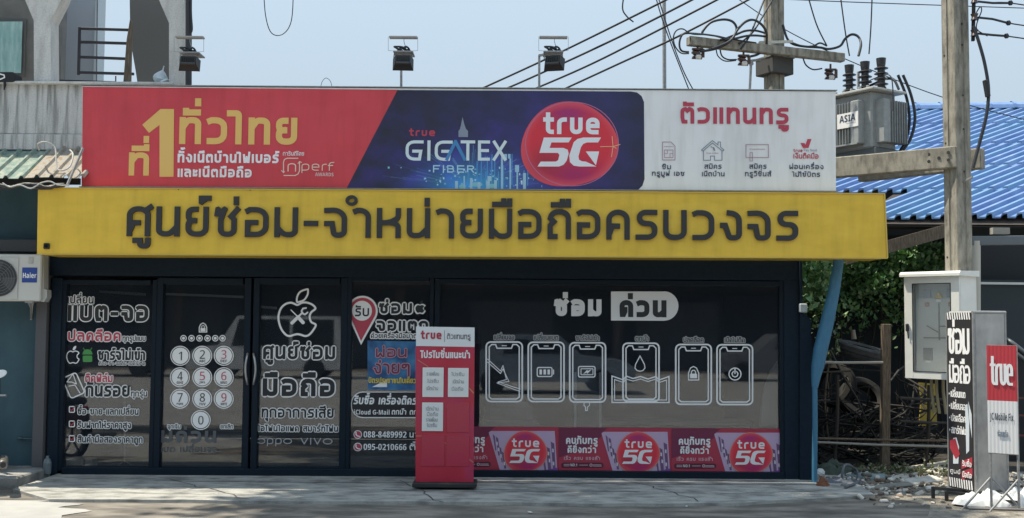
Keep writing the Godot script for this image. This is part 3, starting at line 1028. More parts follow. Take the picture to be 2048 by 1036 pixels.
	write(b, "สมัคร", 1409, 1443, 329, 337.5, z1, 0.2)
	write(b, "เน็ตบ้าน", 1404, 1449, 344, 352.5, z1, 0.2)
	write(b, "สมัคร", 1499, 1533, 329, 337.5, z1, 0.2)
	write(b, "ทรูวิชั่นส์", 1490, 1542, 344, 352.5, z1, 0.2)
	write(b, "ผ่อนเครื่อง", 1579, 1647, 329.5, 338, z1, 0.2)
	write(b, "ไม่ใช้บัตร", 1586, 1640, 345, 353.5, z1, 0.2)
	part(t, "lettering", b, M.navy_ink)
	b = MB.new()
	line(b, [[1325, 284], [1342, 284], [1350, 292], [1350, 320], [1325, 320]], 1.4, z1, true)
	line(b, [[1329, 300], [1346, 300], [1346, 315], [1329, 315]], 1.2, z1, true)
	line(b, [[1335, 300], [1335, 307], [1329, 307]], 1.0, z1 + 0.0003)
	line(b, [[1340, 315], [1340, 307], [1346, 307]], 1.0, z1 + 0.0003)
	line(b, [[1492, 289], [1537, 289], [1537, 315], [1492, 315]], 1.4, z1, true)
	line(b, [[1500, 305], [1505, 305], [1505, 322], [1500, 322]], 1.2, z1 + 0.0005, true)
	part(t, "emblem", b, M.pink_line)
	b = MB.new()
	line(b, [[1403, 300], [1425, 281], [1436, 290], [1436, 284], [1441, 284], [1441, 294], [1448, 300], [1445, 302], [1425, 286], [1406, 302]], 1.5, z1, true)
	line(b, [[1407, 302], [1407, 320.5], [1421, 320.5], [1421, 312], [1429, 312], [1429, 320.5], [1444, 320.5], [1444, 302]], 1.5, z1 + 0.0003)
	for k in 3:
		line(b, [[1422, 296 + k * 0.5 - 3], [1426 + k, 297 - 2], [1428 + k, 301]], 1.0, z1 + 0.0003 * k)
	part(t, "emblem", b, M.grey_line)
	latin(t, "truemove H", 1328, 1347, 291.5, 294, z1, M.pink_line)
	latin(t, "true online", 1413, 1437, 304.5, 307.5, z1, M.pink_line)
	latin(t, "truevisions", 1499, 1530, 296.5, 299.5, z1, M.pink_line)
	latin(t, "Pay Next", 1608, 1634, 297.5, 304.5, z1, M.grey_line, false)
	b = MB.new()
	flat(b, [[1601, 286], [1609, 286], [1611, 290], [1615, 278], [1623, 278], [1617, 296], [1606, 296]], z1, z1)
	write(b, "true", 1587, 1605, 299, 304, z1, 0.24)
	write(b, "เงินติดมือ", 1587, 1637, 308, 317, z1, 0.18)
	part(t, "lettering", b, M.red_ink)

func fascia():
	var z := 0.75
	var t := thing("fascia_sign", "long yellow shop sign with raised black lettering under the billboard", "sign", W(920, 512, z))
	var b := MB.new()
	flat(b, [[76, 375], [1769, 387], [1775, 516], [74, 508]], z - 0.62, z)
	part(t, "board", b, M.yellow)
	b = MB.new()
	for e in [[76, 375.5, 1769, 387.5], [74, 508, 1775, 516.5]]:
		b.bar(W(e[0], e[1], z + 0.004), W(e[2], e[3], z + 0.004), 0.016, 0.012)
	b.bar(W(1769, 387, z + 0.004), W(1775, 516, z + 0.004), 0.012, 0.014, 0.0, Vector3.RIGHT)
	part(t, "edge_trim", b, plain(0.60, 0.42, 0.09, 0.5))
	# each raised letter, with its vowel and tone marks, is a piece of its own
	var s := "ศูนย์ซ่อม-จำหน่ายมือถือครบวงจร"
	var m := S(z + 0.03)
	var org := W(252.5, 472.3, z + 0.03)
	var right := W(1597, 480.5, z + 0.03)
	var wt := 0.175
	var ps := pens(s, right.x - org.x, 60.5 * m, wt, 0.0, 6)
	var groups := {}
	for p in ps:
		if not groups.has(p[0]): groups[p[0]] = []
		groups[p[0]].append(p)
	for g in groups:
		b = MB.new()
		var i := 0
		for p in groups[g]:
			i += 1
			b.stroke(p[1], p[3] * wt * 60.5 * m, -0.026, 0.0002 * i, p[2], false, Transform3D(Basis.IDENTITY, org))
		part(t, "letter", b, M.letter)
	var cm := thing("security_camera", "tiny black camera on the yellow sign's lower left corner", "camera", W(92, 492, z + 0.02))
	b = MB.new()
	rect(b, 86, 486, 98, 498, z, z + 0.03, 0.008)
	part(cm, "body", b, M.dark)
	b = MB.new()
	b.lathe([Vector2(0.02, 0.0), Vector2(0.02, 0.02), Vector2(0.0, 0.021)], Transform3D(Basis(Vector3.RIGHT, Vector3(0, 0, 1), Vector3(0, -1, 0)), W(93, 491.5, z + 0.03)), 12)
	part(cm, "lens", b, plain(0.01, 0.01, 0.01, 0.1))
	b = MB.new()
	for q in [[357, 376], [500, 377]]:
		flat(b, [[q[0] - 3, q[1]], [q[0] + 3, q[1]], [q[0], q[1] + 5]], z + 0.004, z + 0.006)
	part(t, "clip", b, M.dark)

func label_white(par: Node3D, s: String, x0: float, x1: float, y0: float, y1: float, ink: Material, wt := 0.17, grow := 2.2, z := 0.004):
	# a vinyl line with a pale border, as on the doors
	var b := MB.new()
	write(b, s, x0, x1, y0, y1, z, wt + 0.025, 0.0, grow * 0.8)
	part(par, "lettering_border", b, M.vinyl)
	b = MB.new()
	write(b, s, x0, x1, y0, y1, z + 0.003, wt + 0.025)
	part(par, "lettering", b, ink)

func apple_px(cx: float, cy: float, w: float, h: float) -> Array:
	var out := []
	for p in [[0.5, 0.16], [0.62, 0.1], [0.76, 0.1], [0.9, 0.16], [0.97, 0.26], [0.86, 0.36], [0.82, 0.48], [0.86, 0.62], [0.98, 0.7], [0.9, 0.86], [0.8, 0.97], [0.7, 1.0], [0.6, 0.97], [0.5, 0.95], [0.4, 0.97], [0.3, 1.0], [0.2, 0.97], [0.09, 0.84], [0.02, 0.66], [0.0, 0.46], [0.06, 0.26], [0.18, 0.14], [0.32, 0.1], [0.42, 0.13]]:
		out.append([cx + (p[0] - 0.5) * w, cy + (p[1] - 0.5) * h])
	return out

func smooth_px(list: Array) -> Array:                   # the same outline with its corners eased
	var out := []
	var n := list.size()
	for i in n:
		var p := []
		for k in 4:
			var q: Array = list[(i + k - 1 + n) % n]
			p.append(Vector2(q[0], q[1]))
		for j in 4:
			var t := j / 4.0
			var v: Vector2 = 0.5 * ((2.0 * p[1]) + (p[2] - p[0]) * t + (2.0 * p[0] - 5.0 * p[1] + 4.0 * p[2] - p[3]) * t * t + (3.0 * p[1] - p[0] - 3.0 * p[2] + p[3]) * t * t * t)
			out.append([v.x, v.y])
	return out

func leaf_px(cx: float, cy: float, w: float, h: float) -> Array:
	var out := []
	for p in [[0.0, 1.0], [0.02, 0.6], [0.3, 0.2], [0.9, 0.0], [1.0, 0.1], [0.95, 0.45], [0.65, 0.85], [0.2, 1.0]]:
		out.append([cx + (p[0] - 0.5) * w, cy + (p[1] - 0.5) * h])
	return out

func padlock(mb: MB, cx: float, cy: float, s: float, z: float):
	flat(mb, round_px(cx - s * 0.5, cy - s * 0.05, cx + s * 0.5, cy + s * 0.6, s * 0.1), z, z)
	line(mb, [[cx - s * 0.3, cy], [cx - s * 0.3, cy - s * 0.3], [cx - s * 0.15, cy - s * 0.52], [cx + s * 0.15, cy - s * 0.52], [cx + s * 0.3, cy - s * 0.3], [cx + s * 0.3, cy]], s * 0.14, z + 0.0004)

func phone(mb: MB, x0: float, y0: float, x1: float, y1: float, z: float):
	line(mb, round_px(x0, y0, x1, y1, 9, 4), 3.2, z, true)
	var a := x0 + 6.0
	var c := x1 - 6.0
	var w := x1 - x0
	line(mb, [[a + 5, y0 + 5], [x0 + w * 0.26, y0 + 5], [x0 + w * 0.30, y0 + 12.5], [x0 + w * 0.70, y0 + 12.5], [x0 + w * 0.74, y0 + 5], [c - 5, y0 + 5], [c, y0 + 10], [c, y1 - 9], [c - 5, y1 - 5], [a + 5, y1 - 5], [a, y1 - 9], [a, y0 + 10]], 2.5, z + 0.0003, true)
	line(mb, [[x0 + w * 0.44, y0 + 7.5], [x0 + w * 0.56, y0 + 7.5]], 1.6, z + 0.0006)

func window_prints():
	var s: Node3D = get_node("shop_building")
	var win := []
	var doors := []
	for k in s.get_children():
		if String(k.name).begins_with("window"): win.append(k)
		if String(k.name).begins_with("door"): doors.append(k)
	# leftmost pane
	var p: Node3D = win[0]
	label_white(p, "เปลี่ยน", 135, 187, 594, 607, M.black, 0.18, 2.0)
	label_white(p, "แบต-จอ", 135, 296, 610, 642, M.black, 0.21, 2.6, 0.0055)
	label_white(p, "ปลดล็อค", 136, 241, 664, 682, M.red_ink, 0.19, 2.2)
	label_white(p, "ทุกรูปแบบ", 245, 291, 673, 682, M.black, 0.16, 1.8)
	label_white(p, "ชาร์จไม่เข้า", 196, 290, 702, 720, M.black, 0.19, 2.2)
	label_white(p, "ค้าง-ช้า-จอดับ-เปิดไม่ติด", 198, 290, 724, 730, M.black, 0.16, 1.3)
	label_white(p, "ติดฟิล์ม", 170, 225, 751, 764, M.red_ink, 0.18, 2.0)
	label_white(p, "กันรอย", 171, 259, 771, 793, M.black, 0.19, 2.4)
	label_white(p, "ทุกรุ่น", 262, 294, 783, 793, M.black, 0.17, 1.9)
	label_white(p, "ซื้อ-ขาย-แลกเปลี่ยน", 155, 277, 818, 829, M.black, 0.18, 1.9)
	label_white(p, "รับฝากให้ราคาสูง", 155, 262, 845, 856, M.black, 0.18, 1.9)
	label_white(p, "สินค้ามือสองราคาถูก", 155, 285, 874, 885, M.black, 0.18, 1.9)
	for y in [819.0, 848.0, 877.5]:
		var b := MB.new()
		line(b, round_px(138.5, y - 6, 149, y + 5.5, 2, 3), 2.0, 0.004, true)
		part(p, "check_box", b, M.vinyl)
		b = MB.new()
		line(b, [[140.5, y - 1], [143, y + 2.5], [148.5, y - 4.5]], 1.8, 0.005)
		part(p, "check_mark", b, M.red_ink)
	var b := MB.new()
	line(b, smooth_px(apple_px(146, 713, 25, 27)), 2.0, 0.004, true)
	flat(b, leaf_px(149, 696, 7, 9), 0.0045, 0.0045)
	part(p, "emblem", b, M.vinyl)
	b = MB.new()
	var dome := []
	for k in 13:
		var a := PI + PI * k / 12.0
		dome.append([175 + cos(a) * 10, 709 + sin(a) * 10.5])
	flat(b, dome, 0.0045, 0.0045)
	line(b, [[169, 700], [166.5, 696]], 1.5, 0.005)
	line(b, [[181, 700], [183.5, 696]], 1.5, 0.005)
	flat(b, round_px(165.5, 711, 184.5, 724, 2.5, 3), 0.0045, 0.0045)
	part(p, "emblem", b, plain(0.07, 0.30, 0.08, 0.5))
	b = MB.new()                                       # a tilted phone outline with a peeling film
	var ph := []
	for q in round_px(-15, -22, 15, 22, 5, 4):
		var v := Vector2(q[0], q[1]).rotated(-0.42)
		ph.append([147 + v.x, 771 + v.y])
	line(b, ph, 2.4, 0.004, true)
	line(b, [[134, 764], [146, 748], [153, 768], [143, 764], [134, 764]], 1.7, 0.0045)
	line(b, [[138, 772], [150, 770], [160, 786]], 1.7, 0.005)
	part(p, "emblem", b, M.vinyl)
	# left door: a phone's lock screen
	p = doors[0]
	b = MB.new()
	line(b, [[398.5, 664], [398.5, 655], [401, 649], [406, 646], [411, 649], [413.5, 655], [413.5, 664]], 1.8, 0.004, true)
	padlock(b, 406, 656.5, 10, 0.005)
	for x in [367.0, 383.0, 399.0, 415.0, 430.5, 445.0]:
		line(b, ring_px(x, 676.5, 5.6, 16), 1.7, 0.004, true)
		flat(b, ring_px(x, 676.5, 3.0, 12), 0.004, 0.004)
	part(p, "lock_emblem", b, M.vinyl)
	var keys := [["1", ""], ["2", "ABC"], ["3", "DEF"], ["4", "GHI"], ["5", "JKL"], ["6", "MNO"], ["7", "PQRS"], ["8", "TUV"], ["9", "WXYZ"], ["0", ""]]
	for i in 10:
		var kx: float = [360.5, 404.5, 447.5][i % 3] if i < 9 else 401.5
		var ky: float = [711.5, 754.5, 797.5][i / 3] if i < 9 else 840.0
		if i == 3 or i == 6: kx -= 0.7
		b = MB.new()
		flat(b, ring_px(kx, ky, 16.5, 32), 0.004, 0.004)
		line(b, ring_px(kx, ky, 19.0, 32), 1.7, 0.004, true)
		var key := part(p, "keypad_key", b, M.vinyl)
		var ink: Material = M.red_ink if keys[i][0] in ["3", "5", "6", "9"] else M.black
		var wide := 3.2 if keys[i][0] == "1" else 5.2
		var dy := 0.0 if keys[i][1] else 3.0
		latin(key, keys[i][0], kx - wide, kx + wide, ky - 11 + dy, ky + 6 + dy, 0.007, ink, false)
		if keys[i][1]:
			latin(key, keys[i][1], kx - 6.5, kx + 6.5, ky + 8.0, ky + 13.0, 0.007, M.black)
	label_white(p, "ฉุกเฉิน", 335, 361, 850, 857, M.black, 0.16, 1.8)
	label_white(p, "ยกเลิก", 441, 466, 850, 857, M.black, 0.16, 1.8)
	b = MB.new()
	write(b, "มด่วน", 322, 432, 861, 885, 0.004, 0.27)
	write(b, "เบต เปลี่ยนจอ", 322, 434, 894, 904, 0.004, 0.2)
	part(p, "dim_lettering", b, plain(0.10, 0.11, 0.12, 0.6))  # lettering in a dim grey on the left door
	# right door
	p = doors[1]
	b = MB.new()
	line(b, smooth_px(apple_px(595, 635, 76, 74)), 4.0, 0.004, true)
	line(b, smooth_px(leaf_px(605, 591, 22, 25)), 3.6, 0.0045, true)
	line(b, [[582, 620], [595, 633]], 2.2, 0.004)
	line(b, [[596, 634], [606, 645]], 7.0, 0.0045)
	line(b, [[584, 646], [594, 636]], 6.5, 0.005)
	line(b, [[594, 636], [605, 625]], 3.6, 0.0055)
	line(b, [[612, 616], [606, 617], [603, 622], [605, 627], [610, 629], [615, 625]], 3.4, 0.006)
	part(p, "apple_emblem", b, M.vinyl)
	label_white(p, "ศูนย์ซ่อม", 526, 670, 692, 718, M.black, 0.19, 2.8)
	label_white(p, "มือถือ", 525, 669, 757, 792, M.black, 0.23, 3.4)
	label_white(p, "ทุกอาการเสีย", 523, 667, 817, 835, M.black, 0.18, 2.2)
	label_white(p, "ไอโฟนไอแพด สมาร์ทโฟน", 516, 676, 852, 862.5, M.black, 0.19, 2.0)
	b = MB.new()
	write(b, "oppo", 514, 583, 876, 888, 0.004, 0.16)
	write(b, "vivo", 601, 664, 876, 889, 0.004, 0.16)
	part(p, "lettering", b, plain(0.36, 0.37, 0.39, 0.5))
	# narrow window
	p = win[1]
	b = MB.new()
	var pin := []
	for k in 25:
		var a := PI * 0.86 + (TAU - PI * 0.72) * k / 24.0
		pin.append([725 + cos(a) * 30.5, 622 + sin(a) * 30.5])
	pin.append([722, 690])
	flat(b, pin, 0.004, 0.004)
	part(p, "pin_border", b, M.vinyl)
	b = MB.new()
	pin = []
	for k in 25:
		var a := PI * 0.88 + (TAU - PI * 0.76) * k / 24.0
		pin.append([725 + cos(a) * 26.5, 622 + sin(a) * 26.5])
	pin.append([722, 682])
	flat(b, pin, 0.006, 0.006)
	part(p, "pin_emblem", b, M.red_ink)
	b = MB.new()
	flat(b, ring_px(724, 621.5, 20, 28), 0.008, 0.008)
	part(p, "pin_disc", b, M.vinyl)
	b = MB.new()
	write(b, "รับ", 710, 738, 616, 632.5, 0.010, 0.19)
	part(p, "lettering", b, M.black)
	label_white(p, "ซ่อม", 758, 824, 606, 627, M.black, 0.22, 3.2, 0.011)
	label_white(p, "จอแตก", 753, 856, 641, 662, M.black, 0.22, 3.2, 0.014)
	label_white(p, "ด้วยเครื่องมือมาตรฐาน", 742, 858, 668, 676, M.black, 0.17, 2.6, 0.017)
	b = MB.new()
	flat(b, smooth_px(apple_px(840, 617, 24, 23)), 0.009, 0.009)
	part(p, "apple_emblem", b, M.vinyl)
	b = MB.new()
	flat(b, smooth_px(apple_px(840, 617, 18, 17)), 0.011, 0.011)
	flat(b, leaf_px(843, 604, 6, 7), 0.011, 0.011)
	part(p, "apple_emblem", b, M.black)
	b = MB.new()
	flat(b, round_px(702, 783, 862, 836, 24, 6), 0.004, 0.004)
	part(p, "panel_border", b, M.vinyl)
	b = MB.new()
	flat(b, round_px(704, 785, 860, 834, 22, 6), 0.006, 0.006)
	part(p, "black_panel", b, M.black)
	b = MB.new()
	write(b, "รับซื้อ เครื่องติดรหัส", 707, 854, 795, 808.5, 0.008, 0.22, 0.0, 0.0, 0.12)
	write(b, "ตกน้ำ ตกแตก", 783, 856, 820, 829, 0.008, 0.2, 0.0, 0.0, 0.12)
	part(p, "lettering", b, M.vinyl)
	latin(p, "iCloud G-Mail", 708, 779, 819, 829, 0.008, M.vinyl)
	for q in [["088-8489992", 869, "นาย"], ["095-0210666", 894, "ตั้ม"]]:
		var y: float = q[1]
		b = MB.new()
		flat(b, ring_px(715.5, y, 8.5, 24), 0.004, 0.004)
		part(p, "phone_disc", b, M.vinyl)
		b = MB.new()
		flat(b, ring_px(715.5, y, 7.0, 24), 0.006, 0.006)
		part(p, "phone_disc", b, M.red_ink)
		b = MB.new()
		line(b, [[712, y - 4], [712, y], [715, y + 3], [719, y + 4]], 2.4, 0.008)
		part(p, "receiver_emblem", b, M.vinyl)
		latin(p, q[0], 727, 813, y - 6.5, y + 6, 0.004, M.vinyl)
		b = MB.new()
		write(b, q[2], 819, 846, y - 4, y + 6, 0.004, 0.2)
		part(p, "lettering", b, M.vinyl)
	# the square poster on the narrow window
	var po := thing("blue_poster", "square blue poster with red lettering on the narrow window", "poster", W(790, 778, 0.02))
	b = MB.new()
	flat(b, [[735, 681], [838, 683], [838, 781], [735, 779]], 0.02, 0.026)
	var bt := noise(31, 0.01, 3, [[0.0, 0.01, 0.05, 0.15], [0.5, 0.03, 0.14, 0.32], [1.0, 0.07, 0.25, 0.46]], 256)
	part(po, "sheet", b, rough_mat(bt, Vector3(1.2, 1.2, 1.2), 0.5))
	b = MB.new()
	flat(b, [[744, 774], [774, 759], [774, 774]], 0.028, 0.028)
	part(po, "white_print", b, M.vinyl)
	b = MB.new()
	write(b, "ผ่อน", 752, 813, 697, 714, 0.028, 0.16, 0.0, 1.7)
	write(b, "ง่ายๆ", 747, 819, 727, 747, 0.028, 0.16, 0.0, 1.7)
	part(po, "lettering_border", b, plain(0.55, 0.28, 0.32, 0.5))
	b = MB.new()
	write(b, "ผ่อน", 752, 813, 697, 714, 0.031, 0.17)
	write(b, "ง่ายๆ", 747, 819, 727, 747, 0.031, 0.17)
	part(po, "lettering", b, plain(0.16, 0.03, 0.08, 0.5))
	b = MB.new()
	write(b, "บัตรประชาชนใบเดียว", 737, 832, 757, 766, 0.034, 0.2)
	part(po, "lettering", b, plain(0.72, 0.55, 0.06, 0.5))
	# wide window
	p = win[2]
	b = MB.new()
	write(b, "ซ่อม", 1108, 1203, 598, 632, 0.004, 0.30)
	var pill := []
	pill.append([1222, 583]); pill.append([1328, 583])
	for k in 13:
		var a := -PI * 0.5 + PI * k / 12.0
		pill.append([1328 + cos(a) * 29, 612 + sin(a) * 29.5])
	pill.append([1222, 641])
	flat(b, pill, 0.004, 0.004)
	part(p, "lettering", b, plain(0.76, 0.76, 0.77, 0.5))
	b = MB.new()
	write(b, "ด่วน", 1239, 1333, 600, 634, 0.007, 0.30)
	part(p, "lettering", b, M.black)
	var caps := ["เปลี่ยนจอ", "เปลี่ยนแบต", "ชาร์จไม่เข้า", "ตกน้ำ", "ปลดล็อค", "เปิดไม่ติด"]
	var px := [[972.5, 1044.5, 684, 803], [1056.6, 1128, 684.5, 803], [1139.5, 1211, 685.5, 804], [1246, 1318, 686.5, 803], [1351.5, 1422.5, 689, 808.5], [1434, 1505, 689.5, 809]]
	for i in 6:
		var q: Array = px[i]
		b = MB.new()
		phone(b, q[0], q[2], q[1], q[3], 0.004)
		var x0: float = q[0]
		var y0: float = q[2]
		match i:
			0:
				line(b, [[975, 718], [1001, 742], [1006, 731], [1013, 759], [996, 764], [1040, 778]], 1.6, 0.006)
				line(b, [[975, 724], [1001, 747], [1006, 738], [1018, 763], [994, 766], [1040, 783]], 1.6, 0.007)
			1:
				line(b, round_px(1074.5, 735, 1104, 753, 3, 3), 2.2, 0.006, true)
				for k in 3:
					flat(b, [[1079 + k * 8, 739], [1084 + k * 8, 739], [1084 + k * 8, 749], [1079 + k * 8, 749]], 0.006, 0.006)
				line(b, [[1107, 740], [1107, 748]], 2.2, 0.006)
			2:
				line(b, round_px(1157, 733, 1190, 754, 3, 3), 2.2, 0.006, true)
				line(b, round_px(1162, 737.5, 1186, 749.5, 1, 2), 1.6, 0.006, true)
				flat(b, [[1166, 748], [1175, 739], [1175, 742], [1183, 739], [1174, 748], [1174, 745]], 0.0065, 0.0065)
				line(b, [[1168, 806], [1168, 811], [1171, 814], [1171, 821], [1175, 821], [1175, 814], [1179, 811], [1179, 806]], 1.7, 0.006)
			3:
				line(b, [[1280, 712], [1271, 729], [1270, 736], [1274, 741], [1280, 742.5], [1286, 741], [1290, 736], [1289, 729]], 1.9, 0.006, true)
				line(b, [[1224, 752], [1247, 760], [1252, 752], [1266, 757], [1281, 753], [1296, 758], [1312, 753], [1318, 760], [1338, 753], [1338, 805], [1224, 805]], 2.4, 0.006, true)
				line(b, [[1229, 759], [1247, 765], [1252, 758], [1266, 762], [1281, 758], [1296, 763], [1312, 758], [1318, 765], [1333, 760], [1333, 800], [1229, 800]], 1.7, 0.007, true)
			4:
				line(b, [[1377, 760], [1377, 746], [1381, 736], [1387, 733], [1393, 736], [1397.5, 746], [1397.5, 760]], 2.0, 0.006, true)
				padlock(b, 1387, 748, 14, 0.006)
			5:
				line(b, ring_px(1470, 748, 12, 24), 2.2, 0.006, true)
				line(b, [[1467, 743], [1464, 747], [1465.5, 752], [1470, 754], [1474.5, 752], [1476, 747], [1473, 743]], 2.2, 0.006)
				line(b, [[1470, 737], [1470, 747]], 2.4, 0.007)
		part(p, "phone_emblem", b, M.vinyl)
		var mid: float = (q[0] + q[1]) * 0.5 + (2.0 if i == 3 else 0.0)
		var half := [20.0, 24.0, 23.0, 13.0, 20.0, 20.0][i] as float
		b = MB.new()
		write(b, caps[i], mid - half, mid + half, y0 - 13, y0 - 5, 0.004, 0.17, 0.0, 1.7)
		part(p, "lettering_border", b, M.vinyl_grey)
		b = MB.new()
		write(b, caps[i], mid - half, mid + half, y0 - 13, y0 - 5, 0.007, 0.17)
		part(p, "lettering", b, M.black)
	# the row of red banners stuck along the bottom of the wide window
	for k in 3:
		banner(891.5 + 225.5 * k, 853.0 + 1.7 * k, k)

func banner(x: float, y: float, k: int):
	var place: String = ["leftmost, half hidden behind the red promotion stand", "middle one of three", "rightmost, beside the black end wall"][k]
	var z := 0.012
	var t := thing("window_banner", "red mobile network banner under the wide window, " + place, "banner", W(x + 112, y + 98, z), 0.0, "red banners under the wide window")
	var b := MB.new()
	flat(b, [[x, y], [x + 225, y + 1.5], [x + 225, y + 98.5], [x, y + 97]], z - 0.008, z)
	part(t, "sheet", b, plain(0.40, 0.035, 0.07, 0.55))
	b = MB.new()
	flat(b, [[x + 1, y + 1], [x + 98, y + 1], [x + 90, y + 9], [x + 84, y + 20], [x + 55, y + 42], [x + 1, y + 60]], z + 0.003, z + 0.003)
	part(t, "maroon_print", b, plain(0.16, 0.02, 0.06, 0.55))
	b = MB.new()
	flat(b, [[x + 86, y + 12], [x + 90, y + 9], [x + 218, y + 9], [x + 223, y + 90], [x + 112, y + 90], [x + 108, y + 86]], z + 0.004, z + 0.004)
	part(t, "pale_print", b, plain(0.50, 0.36, 0.52, 0.55))
	b = MB.new()                                       # printed towers down both sides of the picture
	for q in [[94, 15, 98, 48], [100, 20, 105, 58], [107, 40, 111, 72], [112, 50, 118, 84], [200, 40, 208, 88], [210, 30, 217, 88], [193, 60, 198, 88]]:
		flat(b, [[x + q[0], y + q[1]], [x + q[2], y + q[1] + 4], [x + q[2] + 3, y + q[3]], [x + q[0] + 5, y + q[3]]], z + 0.006, z + 0.006)
	part(t, "tower_print", b, plain(0.16, 0.08, 0.18, 0.5))
	b = MB.new()
	for q in [[101, 30], [104, 42], [109, 55], [204, 50], [206, 64], [213, 44], [214, 70], [116, 70]]:
		flat(b, [[x + q[0], y + q[1]], [x + q[0] + 3, y + q[1] + 1], [x + q[0] + 3, y + q[1] + 8], [x + q[0], y + q[1] + 7]], z + 0.008, z + 0.008)
	part(t, "tower_print", b, plain(0.62, 0.56, 0.66, 0.5))
	b = MB.new()
	flat(b, [[x + 185, y + 90], [x + 224, y + 82], [x + 224, y + 98], [x + 150, y + 97]], z + 0.008, z + 0.008)
	part(t, "violet_print", b, plain(0.20, 0.06, 0.30, 0.5))
	b = MB.new()
	art(b, blob_px(x + 159, y + 51, 42, 42), z + 0.010)
	part(t, "red_disc", b, M.get_or_add("disc", printed(blob_art())))
	b = MB.new()
	line(b, blob_px(x + 159, y + 51, 42, 42), 1.2, z + 0.0112, true)
	part(t, "disc_ring", b, plain(0.62, 0.30, 0.20, 0.4))
	b = MB.new()
	write(b, "true", x + 133, x + 187, y + 28, y + 41, z + 0.0125, 0.25)
	five_g(b, x + 127, x + 189, y + 45, y + 73, z + 0.0125)
	write(b, "คบกับทรู", x + 15, x + 78, y + 21, y + 33, z + 0.006, 0.24)
	write(b, "ดียิ่งกว่า", x + 18, x + 75, y + 40, y + 51, z + 0.006, 0.24)
	part(t, "lettering", b, plain(0.78, 0.76, 0.78, 0.5))
	b = MB.new()
	write(b, "เร็ว ครบ แรงล้ำ", x + 11, x + 83, y + 59, y + 65, z + 0.006, 0.22)
	part(t, "lettering", b, plain(0.62, 0.36, 0.42, 0.5))
	b = MB.new()
	flat(b, round_px(x + 6, y + 70.5, x + 90, y + 80.5, 4.5, 4), z + 0.005, z + 0.005)
	part(t, "dark_pill", b, plain(0.10, 0.015, 0.035, 0.5))
	latin(t, "NO.1", x + 24, x + 37, y + 72.5, y + 78, z + 0.007, plain(0.72, 0.68, 0.7, 0.5))
	b = MB.new()
	for q in [[11, 22, 74], [11, 22, 77], [42, 58, 75.5], [69, 85, 75], [69, 86, 77.5]]:
		line(b, [[x + q[0], y + q[2]], [x + q[1], y + q[2]]], 1.2, z + 0.007)
	line(b, ring_px(x + 65, y + 75.5, 2.4, 12), 1.4, z + 0.007, true)
	part(t, "small_print", b, plain(0.55, 0.4, 0.45, 0.5))

